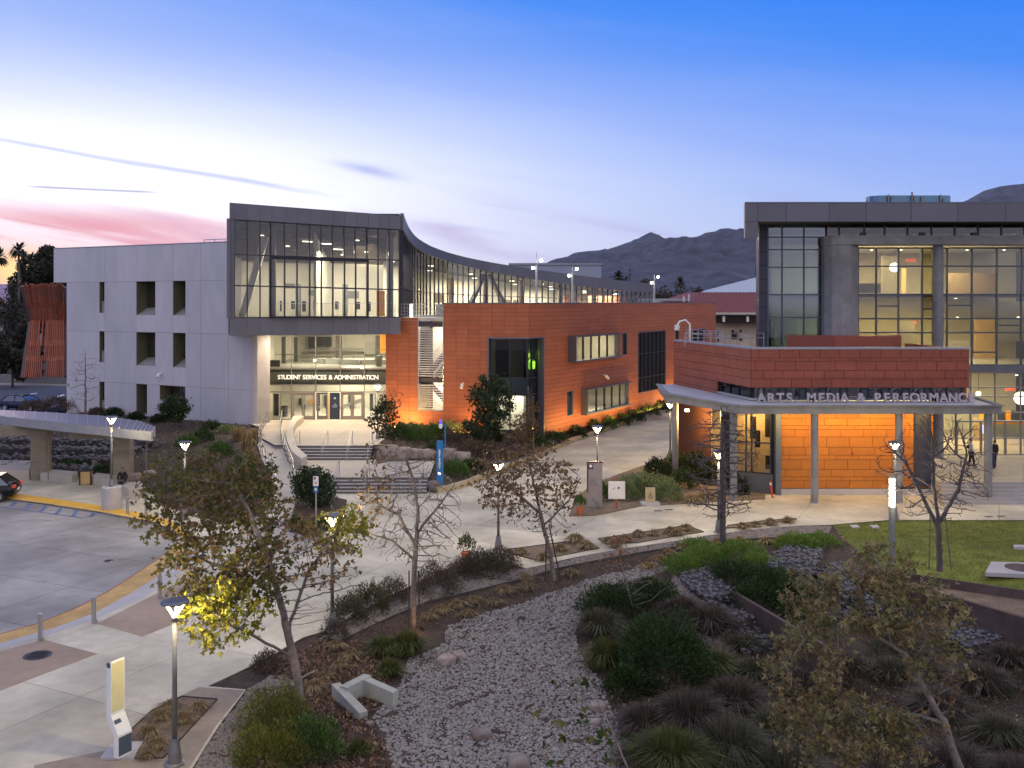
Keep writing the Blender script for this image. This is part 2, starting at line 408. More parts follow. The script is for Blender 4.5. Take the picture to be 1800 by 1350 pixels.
led_white = mat('white_lamp', (.9, .9, .9), .4, emit=(1.0, .95, .86), estr=9)
ceil_light = mat('ceiling_light_panel', (.9, .9, .9), .4, emit=(1.0, .92, .70), estr=5)
glass_clear = glass_mat('clear_glass', (.78, .79, .77), .09)
glass_dark = glass_mat('tinted_glass', (.42, .46, .47), .10)
glass_mirror = glass_mat('dark_reflective_glass', (.10, .12, .13), .85, opaq=.8, body=(.012, .013, .016))
WARM = (1.0, .88, .68)
# ================================================================== GROUND
def pip(x, y, poly):
    inside = np.zeros(np.shape(x), bool); n = len(poly)
    for i in range(n):
        x0, y0 = poly[i][0], poly[i][1]; x1, y1 = poly[(i + 1) % n][0], poly[(i + 1) % n][1]
        if y0 == y1: continue
        c = ((y0 > y) != (y1 > y)) & (x < (x1 - x0) * (y - y0) / (y1 - y0) + x0); inside ^= c
    return inside
class RBF:
    def __init__(s, pts):
        A = np.array([(p[0], p[1]) for p in pts]); z = np.array([p[2] for p in pts]); s.A = A; n = len(A)
        d = np.linalg.norm(A[:, None] - A[None], axis=2); K = s.k(d) + np.eye(n) * .05
        M = np.zeros((n + 3, n + 3)); M[:n, :n] = K; M[:n, n] = 1; M[:n, n + 1:] = A; M[n:, :n] = M[:n, n:].T
        s.w = np.linalg.solve(M, np.concatenate([z, np.zeros(3)]))
    @staticmethod
    def k(d): return d
    def __call__(s, x, y):
        x = np.asarray(x, float); y = np.asarray(y, float); sh = x.shape; q = np.stack([x.ravel(), y.ravel()], 1)
        out = np.empty(len(q))
        for i in range(0, len(q), 20000):
            c = q[i:i + 20000]; d = np.linalg.norm(c[:, None] - s.A[None], axis=2)
            out[i:i + 20000] = s.k(d) @ s.w[:len(s.A)] + s.w[len(s.A)] + c @ s.w[len(s.A) + 1:]
        return out.reshape(sh)
edge_px = [(345, 1480), (338, 1350), (385, 1275), (432, 1212), (365, 1206), (440, 1171), (533, 1120), (574, 1108), (640, 1070), (690, 1044), (767, 1008), (813, 988), (862, 978),
           (925, 999), (1011, 979), (1094, 964), (1178, 952), (1261, 938), (1340, 929), (1400, 924), (1464, 922), (1560, 914), (1800, 914), (2100, 914)]
edge = [P(a, b) for a, b in edge_px]
arc_px = [(-600, 1290), (-200, 1165), (0, 1115), (63, 1097), (133, 1070), (190, 1040), (233, 1013), (287, 977), (308, 957), (314, 943), (300, 929), (269, 917), (179, 899.5), (90, 886), (0, 874), (-300, 838)]
arc = [P(a, b) for a, b in arc_px]
plaza_poly = [(v.x, v.y) for v in edge] + [(34, 100), (10, 106), (-4, 106), (-4, 66), (-24, 66), (-36, 66), (-56, 69)] + [(v.x, v.y) for v in arc[::-1]] + [(-24, 14), (-9, 14)]
lot_poly = [(v.x, v.y) for v in arc] + [(-60, 52), (-60, 20)]
near_ctrl = [(v.x, v.y, -.04) for v in edge]
for a, b, z in [(751, 1058, -.15), (844, 1036, -.15), (938, 1013, -.15), (980, 1001, -.15), (1067, 982, -.12), (1150, 967, -.12), (1261, 952, -.1), (1358, 946, -.08),
                (600, 1110, -.1), (660, 1095, -.15), (480, 1185, -.1), (400, 1300, -.08),
                (783, 1103, -.5), (833, 1085, -.5), (917, 1062, -.5), (1000, 1033, -.5), (1100, 1006, -.45), (1178, 993, -.4), (717, 1160, -.6), (690, 1350, -.65),
                (900, 1200, -.85), (800, 1300, -.8), (950, 1120, -.75), (1000, 1300, -.85), (1060, 1060, -.6), (600, 1300, -.5), (530, 1275, -.35), (450, 1340, -.2),
                (600, 1180, -.4), (1150, 1150, -.75), (1120, 1050, -.5), (1250, 1300, -1.1), (1200, 1200, -.95), (1190, 1030, -.5), (1260, 1150, -1.1), (1380, 1200, -1.5),
                (1500, 1250, -1.8), (1700, 1200, -1.7), (1750, 1340, -2.0), (1600, 1150, -1.6), (1500, 1120, -1.5), (1640, 1095, -1.4), (1780, 1135, -1.4),
                (1400, 1030, -.3), (1340, 1010, -.25), (1330, 985, -.15), (1270, 990, -.2), (1350, 960, -.08), (1480, 940, -.04), (1500, 975, -.05), (1600, 995, -.05),
                (1800, 1010, -.05), (1700, 930, -.04), (1800, 960, -.04), (2000, 1010, -.05), (1650, 960, -.04), (1420, 1080, -.7), (1450, 1130, -1.3)]:
    p = P(a, b, z); near_ctrl.append((p.x, p.y, z))
near_ctrl += [(-9, 15, 0), (0, 12, -.9), (8, 10, -1.5), (14, 12, -2), (30, 30, -.6), (30, 44, 0), (26, 20, -1.5)]
near = RBF(near_ctrl)
def ground_z(x, y):
    if 2 < y < 50 and -12 < x < 30:
        if pip(np.array(x), np.array(y), plaza_poly): return 0.0
        return float(near(np.array([x]), np.array([y]))[0])
    return 0.0
def G(px, py, z0=-.5):
    """the point of the near planting ground seen at that pixel"""
    z = z0
    for _ in range(12):
        p = P(px, py, z); z = .5 * z + .5 * ground_z(p.x, p.y)
    return P(px, py, z)
def terrain(name, x0, x1, y0, y1, st, fz, m, keep=None, rough=.03, label=None):
    xs = np.arange(x0, x1 + 1e-6, st); ys = np.arange(y0, y1 + 1e-6, st); X, Y = np.meshgrid(xs, ys); Z = fz(X, Y)
    rs = np.random.RandomState(3); Z = Z + rs.normal(0, rough, Z.shape) * (rough > 0)
    nx = len(xs); I = np.arange(len(ys) - 1)[:, None] * nx + np.arange(nx - 1)[None]; I = I.ravel()
    fc = np.stack([I, I + 1, I + nx + 1, I + nx], 1)
    if keep is not None:
        cx = X.ravel()[fc].mean(1); cy = Y.ravel()[fc].mean(1); fc = fc[keep(cx, cy)]
    return tag(tri_mesh(name, np.stack([X.ravel(), Y.ravel(), Z.ravel()], 1), fc, m, smooth=True), kind='structure')
def near_z(X, Y):
    ins = pip(X, Y, plaza_poly); Z = near(X, Y); return np.where(ins, -.09, np.minimum(Z, -.02))
lawn_poly = [(P(a, b).x, P(a, b).y) for a, b in [(1464, 921), (1560, 912), (2100, 912), (2100, 1060), (1800, 1040), (1690, 1022), (1592, 1007), (1530, 985), (1490, 955)]]
terrain('planting_ground', -12, 30, 2, 50, .22, near_z, soil, keep=lambda x, y: ~pip(x, y, lawn_poly))
terrain('lawn', -12, 30, 2, 50, .22, lambda X, Y: near_z(X, Y) + .0, lawn_soil, keep=lambda x, y: pip(x, y, lawn_poly), rough=.006)
mb = MB()
for (a, b, c, d) in [(-9000, -12, -60, 9000), (30, 9000, -60, 9000), (-12, 30, 50, 9000), (-12, 30, -60, 2)]:
    mb.add([(a, c, -.2), (b, c, -.2), (b, d, -.2), (a, d, -.2)], [(0, 1, 2, 3)])
tag(mb.build('ground', mat('distant_ground', (.08, .065, .05), .95, var=.3, scale=.05)), kind='structure')

def clip(poly, x0, x1, y0, y1):
    def cut(pts, f):
        out = []
        for i in range(len(pts)):
            a, b = pts[i], pts[(i + 1) % len(pts)]; fa, fb = f(a), f(b)
            if fa >= 0: out.append(a)
            if (fa >= 0) != (fb >= 0):
                t = fa / (fa - fb); out.append((a[0] + (b[0] - a[0]) * t, a[1] + (b[1] - a[1]) * t))
        return out
    for f in (lambda p: p[0] - x0, lambda p: x1 - p[0], lambda p: p[1] - y0, lambda p: y1 - p[1]):
        poly = cut(poly, f)
        if len(poly) < 3: return []
    return poly
def paved(name, poly, z, cell, rot, m, jm, gap=.011, th=.06, slabname='paving_slab', label=None, cy=None):
    """jointed concrete: each slab is a part of the pavement lying on a dark joint bed"""
    cs, sn = math.cos(rot), math.sin(rot); rt = [(x * cs + y * sn, -x * sn + y * cs) for x, y in poly]
    mb = MB(); mb.prism(poly, z - .09, z - .02); root = tag(mb.build(name, jm), kind='structure'); cy = cy or cell
    us = [p[0] for p in rt]; vs = [p[1] for p in rt]; u = math.floor(min(us) / cell) * cell; n = 0
    while u < max(us):
        v = math.floor(min(vs) / cy) * cy
        while v < max(vs):
            q = clip(rt, u + gap, u + cell - gap, v + gap, v + cy - gap)
            if len(q) >= 3:
                A = abs(sum(q[i][0] * q[(i + 1) % len(q)][1] - q[(i + 1) % len(q)][0] * q[i][1] for i in range(len(q)))) / 2
                w = [(x * cs - y * sn, x * sn + y * cs) for x, y in q]; c = sum(p[1] for p in w) / len(w)
                if A > .05:
                    m_ = MB(); m_.prism(w, z - th, z); m_.build(slabname, m, root); n += 1
            v += cy
        u += cell
    return root
R27 = R(-27)
plaza = paved('plaza', plaza_poly, 0.0, 4.6, R27, paving, joint)
lot = paved('parking_lot', lot_poly, -.13, 3.9, R(-24), mat('lot_concrete', (.34, .315, .285), .75, var=.14, scale=1.3, dirt=.34, bump=.12, bscale=70, rand=.07), joint, gap=.013)
def strip(pxa, pxb, z, m, name, parent=None, th=.02, kind='structure'):
    a = [P(x, y, z) for x, y in pxa]; b = [P(x, y, z) for x, y in pxb]
    mb = MB(); pts = [(p.x, p.y) for p in a] + [(p.x, p.y) for p in b[::-1]]; mb.prism(pts, z - th, z)
    o = mb.build(name, m, parent)
    return tag(o, kind=kind) if parent is None else o
# bright warning paving along the kerb, the red kerb face and a pale band behind it
lowA = [(-600, 1290), (-200, 1165), (0, 1115), (63, 1097), (133, 1070), (190, 1040), (233, 1013), (287, 977), (308, 957)]
lowB = [(-600, 1315), (-200, 1183), (0, 1130.5), (97, 1103), (167, 1077), (222, 1047), (267, 1020), (312, 984), (335, 957)]
lowC = [(-600, 1335), (-200, 1196), (0, 1141), (70, 1121), (175, 1085), (240, 1055), (290, 1028), (335, 990), (350, 957)]
topA = [(-300, 838), (0, 874), (90, 886), (179, 899.5), (269, 917), (300, 929), (314, 943)]
topB = [(-300, 829), (13, 865), (90, 876), (179, 889), (267, 905), (312, 920), (335, 943)]
amber = mat('amber_warning_paving', (.52, .32, .10), .65, var=.12, scale=6, dirt=.2, bump=.3, bscale=50)
strip(lowA, lowB, .006, amber, 'tactile_pavement')
strip(lowB, lowC, .005, concrete, 'pavement_border')
strip(topA, topB, .006, yellow_paint, 'tactile_pavement')
def wallstrip(px, z0, z1, th, m, name, kind='structure', off=0):
    mb = MB(); pts = [P(a, b, 0) for a, b in px]; base = len(mb.v)
    for i in range(len(pts) - 1):
        d = (pts[i + 1] - pts[i]).normalized(); n = Vector((-d.y, d.x, 0)) * th
        a, b = pts[i], pts[i + 1]
        mb.hexa([(a.x, a.y, z0), (b.x, b.y, z0), (b.x + n.x, b.y + n.y, z0), (a.x + n.x, a.y + n.y, z0), (a.x, a.y, z1), (b.x, b.y, z1), (b.x + n.x, b.y + n.y, z1), (a.x + n.x, a.y + n.y, z1)])
    return tag(mb.build(name, m), kind=kind)
wallstrip(lowA, -.125, .008, .045, red_paint, 'kerb')
wallstrip(topA, -.125, .009, .045, mat('pale_kerb', (.45, .43, .4), .7, var=.15), 'kerb')
strip([(x, y) for x, y in [(214, 909.5), (269, 920), (300, 933)]], [(x, y + 2.2) for x, y in [(214, 909.5), (269, 920), (300, 933)]], -.12, mat('faded_red_paint', (.35, .16, .09), .7), 'kerb_marking')
# tan paving fields
def patch(px, m, name, z=.004, th=.02, parent=None):
    mb = MB(); mb.prism([(P(a, b, z).x, P(a, b, z).y) for a, b in px], z - th, z); o = mb.build(name, m, parent)
    return o if parent else tag(o, kind='structure')
patch([(77, 1124.5), (172, 1149), (0, 1214), (-260, 1320), (-300, 1245), (-100, 1178), (0, 1145)], tan_paving, 'tan_pavement')
patch([(170, 1096), (250, 1119), (307, 1096), (360, 1070), (345, 1020), (300, 1030), (247, 1058)], tan_paving, 'tan_pavement')
patch([(310, 1226), (350, 1208), (430, 1213), (380, 1275), (335, 1345), (315, 1400), (60, 1400), (60, 1345), (190, 1318), (240, 1290)], mat('brown_paving', (.30, .235, .175), .75, var=.12, scale=4, dirt=.2, bump=.1), 'tan_pavement', z=.003)
# blue hatching in the lot
Z = -.122
bm_ = MB()
def bar(p, q, w):
    a, b = P(*p, Z), P(*q, Z); d = (b - a).normalized(); n = Vector((-d.y, d.x, 0)) * w / 2
    bm_.add([tuple(a - n), tuple(b - n), tuple(b + n), tuple(a + n)], [(0, 1, 2, 3)])
bar((-80, 880), (132, 908.5), .12); bar((132, 908.5), (146, 911), .12); bar((146, 911), (178, 902), .10)
for a, b in (((30, 879.5), (19, 890)), ((56.5, 882.5), (45, 895)), ((82.5, 886), (72, 899)), ((110, 890), (98, 904)), ((138, 894), (127.5, 908)), ((167, 898.5), (160, 908)), ((2, 876), (-8, 887))):
    bar(a, b, .2)
tag(bm_.build('road_markings', blue_paint), kind='structure')
def manhole(px, py, r, z=.0, label='', m=black_m):
    p = P(px, py, z); mb = MB(); mb.lathe((p.x, p.y, z), [(r, .0), (r, .012), (r - .04, .014)], 28)
    t = thing('manhole_cover', p, label, 'manhole cover'); a = mb.build('frame', m, t)
    mb = MB(); mb.lathe((p.x, p.y, z), [(r - .06, .0), (r - .06, .016)], 28)
    for k in range(5):
        mb.box((p.x, p.y - r * .55 + k * r * .27, z + .02), (r * 1.1, .03, .012))
    mb.build('lid', mat('cast_iron', (.035, .032, .03), .6, metal=.4, var=.3, scale=30), t)
manhole(66, 1152, .43, label='dark round cast iron manhole cover in the tan paving by two steel bollards')
manhole(191, 986, .22, -.13, 'small round drain cover in the grey concrete turning lot')
for k, (a, b) in enumerate([(1157, 898), (1176, 896), (1475, 870), (1500, 869), (1738, 908), (1760, 907.5)]):
    p = P(a, b, .0); mb = MB(); mb.box((p.x, p.y, .004), (.42, .2, .01), .1)
    o = mb.build('drain_grate', mat('grate_metal', (.05, .045, .04), .7)); nm = ['left grate of the pair in the path below the accessible sign', 'right grate of the pair in the path below the accessible sign', 'left grate of the pair in front of the orange wall under the canopy', 'right grate of the pair in front of the orange wall under the canopy', 'left of two small grates on the path beside the lawn and steps', 'right of two small grates on the path beside the lawn and steps'][k]
    tag(o, 'small dark ' + nm, 'drain', 'small drain grates set in the concrete')
# island beds cut in the pavement, soil a hand below the rim
beds = {'A': [(884, 969.5), (898, 965.5), (1025, 949), (1054, 964), (942, 985.5)], 'B': [(1051, 947.5), (1208, 924), (1237, 935.5), (1180, 944), (1122, 954.5), (1067, 957.5)],
        'C': [(1275, 929.5), (1279, 924), (1340, 916), (1397, 911.5), (1400, 913), (1340, 922)],
        'D': [(320, 1225), (382, 1230), (340, 1275), (300, 1320), (287, 1333), (237, 1335), (230, 1284), (267, 1250)]}
for k, px in beds.items():
    patch(px, dry_soil, 'planting_bed', z=.012, th=.03)
    mb = MB(); pts = [P(a, b, .0) for a, b in px]
    for i in range(len(pts)):
        mb.beam(pts[i] + Vector((0, 0, .012)), pts[(i + 1) % len(pts)] + Vector((0, 0, .012)), .025, .05)
    tag(mb.build('bed_edging', mat('steel_edging', (.06, .05, .045), .8)), kind='structure')
# steel edging between riprap and soil
em = MB()
ln = [(600, 1128), (680, 1090), (751, 1060), (844, 1038), (938, 1014), (980, 1001), (1067, 983.5), (1150, 969), (1261, 953), (1358, 947)]
pts = [G(a, b, -.15) for a, b in ln]
for a, b in zip(pts, pts[1:]): em.beam(a, b, .03, .14)
tag(em.build('bed_edging', mat('steel_edging', (.06, .05, .045), .8)), kind='structure')

# -------- slopes up to the student building
ramp_c = [((481, 742), 1.5), ((474, 760), 1.45), ((474, 782), 1.30), ((484, 808), 1.05), ((494, 836), .72), ((497, 868), .40), ((494, 905), .14), ((489, 945), 0.0)]
ramp_l = [((468, 744), 1.5), ((459, 760), 1.45), ((453, 783), 1.30), ((461, 808), 1.05), ((476, 836), .72), ((484, 868), .40), ((482, 905), .14), ((471, 945), 0.0)]
ramp_r = [((497, 742), 1.5), ((494, 760), 1.45), ((495, 782), 1.30), ((505, 808), 1.05), ((516, 836), .72), ((520, 868), .40), ((515, 905), .14), ((512, 945), 0.0)]
RL = [P(*a, z) for a, z in ramp_l]; RR = [P(*a, z) for a, z in ramp_r]
BA = [P(a, b) for a, b in ((-500, 812), (-100, 818), (60, 826.5), (138, 841), (203, 848), (262, 862), (285, 890), (330, 905))]
poly_a = [(v.x, v.y) for v in BA[:-1]] + [(P(a, b).x, P(a, b).y) for a, b in [(330, 905), (400, 925), (440, 935)]] + [(v.x - .05, v.y) for v in RL[::-1]] + [(-20, 76), (-35, 86.3), (-44, 81), (-60, 74)]
kerb_px = [(760, 868), (795, 863), (830, 852), (900, 822), (1000, 781), (1090, 750), (1186, 719)]
poly_b = [(-9.3, 62.5), (-9.5, 64.3), (-9.3, 77)] + [(-2, 74), (1.2, 71.8), (15, 95), (21, 105)] + [(P(a, b).x, P(a, b).y) for a, b in kerb_px[::-1]] + [(-5.0, 57), (-5.0, 62)]
sc = [(v.x, v.y, .06) for v in BA[:-1]] + [(P(a, b).x, P(a, b).y, 0) for a, b in [(330, 905), (400, 925), (440, 935)]]
sc += [(v.x, v.y, v.z - .03) for v in RL] + [(-20, 75.2, 1.3), (-27, 79, 1.4), (-35, 85.5, 1.45), (-42, 80, .95), (-55, 74, .9), (-30, 69, 1.0), (-24, 64, .8), (-38, 69, .8), (-24, 70, 1.2)]
sb = [(-9.3, 62.5, .72), (-9.4, 64.3, 1.4), (-9.2, 77, 1.5), (-2, 74, 1.2), (1.2, 71.5, .95), (15, 95, 1.2), (21, 105, 1.25), (-5, 57, .6), (-5, 62, .75), (-7, 70, 1.35)] + [(P(a, b).x, P(a, b).y, .12) for a, b in kerb_px]
fa = RBF(sc); fb = RBF(sb)
terrain('planting_slope', -62, -14, 44, 88, .35, fa, soil, keep=lambda x, y: pip(x, y, poly_a))
terrain('planting_slope', -12, 24, 50, 108, .35, fb, soil, keep=lambda x, y: pip(x, y, poly_b))
kb = wallstrip([(768, 867), (795, 863), (830, 852), (900, 822), (1000, 781), (1090, 750), (1186, 719)], 0, .32, .35, mat('sandy_kerb', (.45, .36, .22), .8, var=.12, dirt=.15), 'kerb')
# curved ramp with its side kerbs
mb = MB()
for i in range(len(RL) - 1):
    a, b, c, d = RL[i], RR[i], RR[i + 1], RL[i + 1]
    mb.hexa([(d.x, d.y, -.05), (c.x, c.y, -.05), (b.x, b.y, -.05), (a.x, a.y, -.05), (d.x, d.y, d.z + .01), (c.x, c.y, c.z + .01), (b.x, b.y, b.z + .01), (a.x, a.y, a.z + .01)])
ramp = mb.build('access_ramp', mat('ramp_concrete', (.48, .43, .37), .75, var=.07, scale=3, dirt=.1), smooth=False)
tag(ramp, kind='structure')
# terrace, landing and the two flights
ter = mat('terrace_concrete', (.46, .40, .33), .72, var=.07, scale=3, dirt=.1, rand=.05)
T0 = P(515, 782, 1.5); T1 = P(655, 782, 1.5)
terr = paved('entrance_terrace', [(T0.x - 1.2, 64.0), (T1.x + .3, 64.0), (-8.6, 77.6), (-22.2, 77.6), (-20.5, 74.9), (-19.2, 73), (-18.5, 70), (-17.5, 67)], 1.5, 3.1, 0.0, ter, joint, gap=.008)
land = paved('landing', [(-14.6, 62.7), (-9.2, 62.7), (-5.0, 62.2), (-4.9, 56.6), (-10.8, 56.6), (-16.6, 58.6)], .74, 3.1, 0.0, ter, joint, gap=.008)
def mass(poly, z0, z1, name='retaining_mass', m=None):
    mb = MB(); mb.prism(poly, z0, z1); return tag(mb.build(name, m or raw_concrete), kind='structure')
mass([(T0.x - 1.2, 64.02), (T1.x + .3, 64.02), (-8.6, 77.5), (-20, 77.5), (-19.2, 73), (-18.5, 70), (-17.5, 67)], 0, 1.405, 'terrace_base')
mass([(-14.6, 62.68), (-5.02, 62.2), (-4.92, 56.62), (-10.8, 56.62), (-16.6, 58.6)], 0, .645, 'landing_base')
riser = mat('dark_riser_stone', (.13, .115, .12), .85, var=.15)  # dark stone risers under the pale nosings
nose = mat('pale_step_nosing', (.36, .33, .31), .7, var=.1)
def flight(name, x0, x1, y_bot, z0, n, rise, run, label, skew=0.0):
    t = thing(name, ((x0 + x1) / 2, y_bot, z0), label, 'steps')
    for k in range(n):
        y0 = y_bot + k * run; zt = z0 + (k + 1) * rise
        mb = MB(); mb.prism([(x0, y0 + .035), (x1, y0 + .035 + skew), (x1, y_bot + n * run + .05 + skew), (x0, y_bot + n * run + .05)], z0 - .1 + k * rise, zt - .045); mb.build('riser', riser, t)
        mb = MB(); mb.prism([(x0, y0), (x1, y0 + skew), (x1, y0 + run + .06 + skew), (x0, y0 + run + .06)], zt - .045, zt); mb.build('tread', nose, t)
    return t
flight('upper_steps', -14.5, -9.3, 62.45, .74, 5, .151, .32, 'upper flight of dark stone steps with pale nosings below the glass entrance')
flight('lower_steps', -10.5, -4.95, 55.2, 0.0, 5, .147, .30, 'lower flight of grey steps rising from the plaza behind the bare young tree')
# handrails
def rail_line(mb, a, b, r=.022): mb.tube([a, b], r, 6)
def stair_rail(x, yb, yt, z0, z1, label, grp):
    t = thing('handrail', (x, yb, z0), label, 'handrail', grp)
    mb = MB(); lo = Vector((x, yb - .25, z0 + .92)); hi = Vector((x, yt + .25, z1 + .92))
    mb.tube([Vector((x, yb - .3, z0)), lo, hi, Vector((x, yt + .3, z1))], .024, 6); mb.build('rail', steel, t)
    mb = MB(); mb.tube([Vector((x, yb - .27, z0 + .5)), Vector((x, yt + .27, z1 + .5))], .016, 6); mb.build('lower_rail', steel, t)
for x, w in ((-14.3, 'leftmost'), (-12.4, 'second from the left'), (-10.75, 'third from the left'), (-9.4, 'rightmost')):
    stair_rail(x, 62.5, 64.1, .74, 1.5, f'steel handrail on the upper entrance steps, {w} of four', 'handrails on the entrance steps')
for x, w in ((-10.3, 'leftmost'), (-8.5, 'second from the left'), (-6.9, 'third from the left'), (-5.3, 'rightmost beside the blue tower')):
    stair_rail(x, 55.2, 56.7, 0, .74, f'steel handrail on the lower grey steps, {w}', 'handrails on the entrance steps')
def ramp_rail(pts, label, sp=1.5):
    t = thing('ramp_railing', pts[0], label, 'railing', 'railings along the curved ramp')
    # resample
    out = []; L_ = [0]
    for a, b in zip(pts, pts[1:]): L_.append(L_[-1] + (b - a).length)
    n = max(2, int(L_[-1] / .8))
    for k in range(n + 1):
        s = L_[-1] * k / n; i = max(j for j in range(len(L_)) if L_[j] <= s + 1e-6); i = min(i, len(pts) - 2)
        out.append(pts[i].lerp(pts[i + 1], (s - L_[i]) / (L_[i + 1] - L_[i])))
    for h, r, nm in ((.95, .03, 'handrail'), (.66, .02, 'guard_rail'), (.36, .02, 'guard_rail')):
        mb = MB(); mb.tube([q + Vector((0, 0, h)) for q in out], r, 6); mb.build(nm, steel, t)
    for q in out[::2]:
        mb = MB(); mb.tube([q, q + Vector((0, 0, .96))], .024, 6); mb.build('post', steel, t)
ramp_rail([v + Vector((.05, 0, 0)) for v in RL], 'long curved steel railing down the left side of the pale ramp')
ramp_rail([v + Vector((-.05, 0, 0)) for v in RR[:6]], 'curved steel railing down the right side of the pale ramp beside the white wall')
# curved pale wall between ramp and steps
cw_in = [P(516, 742, 1.5), P(508, 757, 1.5), P(503, 775, 1.5), P(505, 790, 1.4), P(513, 806, 1.2), P(530, 818, 1.0)]
cw_out = [P(534, 742, 1.5), P(522, 752, 1.5), P(515, 765, 1.5), P(516, 780, 1.4), P(522, 797, 1.2), P(540, 812, 1.0)]
mb = MB()
hh = [.5, .52, .52, .5, .45, .4]
for i in range(5):
    a, b, c, d = cw_in[i], cw_out[i], cw_out[i + 1], cw_in[i + 1]
    mb.hexa([(d.x, d.y, 0), (c.x, c.y, 0), (b.x, b.y, 0), (a.x, a.y, 0), (d.x, d.y, d.z + hh[i + 1]), (c.x, c.y, c.z + hh[i + 1]), (b.x, b.y, b.z + hh[i]), (a.x, a.y, a.z + hh[i])])
tag(mb.build('curved_wall', mat('cream_concrete', (.50, .45, .38), .75, var=.06)), 'low curved cream concrete wall between the ramp and the upper steps', 'wall')
# planting beds standing on the plaza
def bedflat(px, z, m, name='planting_bed', h=.05):
    mb = MB(); mb.prism([(P(a, b, 0).x, P(a, b, 0).y) for a, b in px], 0.0, z); return tag(mb.build(name, m), kind='structure')
bedflat([(1000, 908), (1046, 907), (1128, 890), (1205, 886), (1280, 881), (1345, 878), (1345, 850), (1220, 815), (1187, 803), (1150, 812), (1040, 852), (1010, 880)], .05, dry_soil)
bedflat([(508, 938), (560, 951), (603, 920), (610, 880), (560, 868), (505, 880)], .05, soil)
wallstrip([(500, 940), (560, 953), (603, 922)], 0, .12, .14, concrete, 'kerb')
# gravel / stones
ICO = np.array([(0, 0, -1), (.7236, -.5257, -.4472), (-.2764, -.8506, -.4472), (-.8944, 0, -.4472), (-.2764, .8506, -.4472), (.7236, .5257, -.4472), (.2764, -.8506, .4472), (-.7236, -.5257, .4472), (-.7236, .5257, .4472), (.2764, .8506, .4472), (.8944, 0, .4472), (0, 0, 1)])
IF = np.array([(0, 1, 2), (1, 0, 5), (0, 2, 3), (0, 3, 4), (0, 4, 5), (1, 5, 10), (2, 1, 6), (3, 2, 7), (4, 3, 8), (5, 4, 9), (1, 10, 6), (2, 6, 7), (3, 7, 8), (4, 8, 9), (5, 9, 10), (6, 10, 11), (7, 6, 11), (8, 7, 11), (9, 8, 11), (10, 9, 11)])
def stones(name, xyz, size, m, flat=.7, jit=.18, seed=1, parent=None, smooth=True, label=None, cat=None):
    rs = np.random.RandomState(seed); n = len(xyz); xyz = np.asarray(xyz)
    s = np.asarray(size) * np.ones(n); v = ICO[None] * (1 + rs.uniform(-jit, jit, (n, 12, 1)))
    v = v * np.stack([rs.uniform(.75, 1.2, n), rs.uniform(.75, 1.2, n), rs.uniform(flat * .8, flat * 1.2, n)], 1)[:, None]
    a = rs.uniform(0, 6.28, n); t = rs.uniform(-.35, .35, n); ca, sa, ct, st = np.cos(a), np.sin(a), np.cos(t), np.sin(t)
    x, y, z = v[..., 0], v[..., 1], v[..., 2]; y, z = y * ct[:, None] - z * st[:, None], y * st[:, None] + z * ct[:, None]
    x, y = x * ca[:, None] - y * sa[:, None], x * sa[:, None] + y * ca[:, None]
    v = np.stack([x, y, z], 2) * s[:, None, None] + xyz[:, None]
    f = (IF[None] + (np.arange(n) * 12)[:, None, None]).reshape(-1, 3)
    return tri_mesh(name, v.reshape(-1, 3), f, m, parent, smooth)
def scatter(poly, n, fz, seed=1, dz=0.0):
    rs = np.random.RandomState(seed); A = np.array([(p[0], p[1]) for p in poly]); lo, hi = A.min(0), A.max(0); out = np.zeros((0, 2))
    while len(out) < n:
        q = rs.uniform(lo, hi, (n * 2, 2)); q = q[pip(q[:, 0], q[:, 1], poly)]; out = np.concatenate([out, q])
    out = out[:n]; return np.column_stack([out, fz(out[:, 0], out[:, 1]) + dz])
def gpoly(px, z=-.5): return [(G(a, b, z).x, G(a, b, z).y) for a, b in px]
gravel_poly = gpoly([(700, 1480), (690, 1350), (673, 1290), (655, 1262), (700, 1215), (717, 1160), (783, 1133), (783, 1103), (833, 1085), (917, 1062), (1000, 1033), (1067, 1010), (1150, 988), (1183, 1001), (1110, 1022), (1050, 1035), (1027, 1067), (1012, 1110),
                     (1017, 1147), (1033, 1173), (1060, 1200), (1070, 1240), (1090, 1283), (1135, 1350), (1180, 1480)])
gp = scatter(gravel_poly, 38000, near, 5); rs = np.random.RandomState(8); gp[:, 2] += rs.uniform(-.015, .035, len(gp))
gs = rs.lognormal(math.log(.037), .36, len(gp)).clip(.02, .13)
tag(stones('river_gravel', gp, gs, river_stone, .62, .15, 6), kind='stuff', label='bed of rounded grey and tan river stones filling the dry swale', cat='gravel')
rip_px = [(560, 1125), (620, 1092), (690, 1060), (767, 1028), (840, 1005), (925, 1001), (1011, 981), (1094, 966), (1178, 954), (1261, 940), (1340, 931), (1400, 926), (1460, 926), (1455, 938), (1358, 945), (1261, 951), (1150, 967), (1067, 981), (980, 999), (938, 1012), (844, 1036), (751, 1058), (680, 1088), (600, 1125)]
rp = scatter(gpoly(rip_px, -.1), 6500, near, 11, .01)
tag(stones('riprap', rp, np.random.RandomState(2).uniform(.04, .11, len(rp)), rip_rap, .5, .3, 12, smooth=False), kind='stuff', label='band of broken angular stones edging the pavement', cat='stones')
rip2 = gpoly([(345, 1480), (342, 1350), (390, 1275), (436, 1214), (480, 1185), (520, 1200), (455, 1270), (420, 1350), (400, 1480)], -.1)
rp = scatter(rip2, 3200, near, 13, .01)
tag(stones('riprap', rp, np.random.RandomState(4).uniform(.03, .085, len(rp)), rip_rap, .5, .3, 14, smooth=False), kind='stuff', label='patch of broken brown stones beside the near pavement corner', cat='stones')
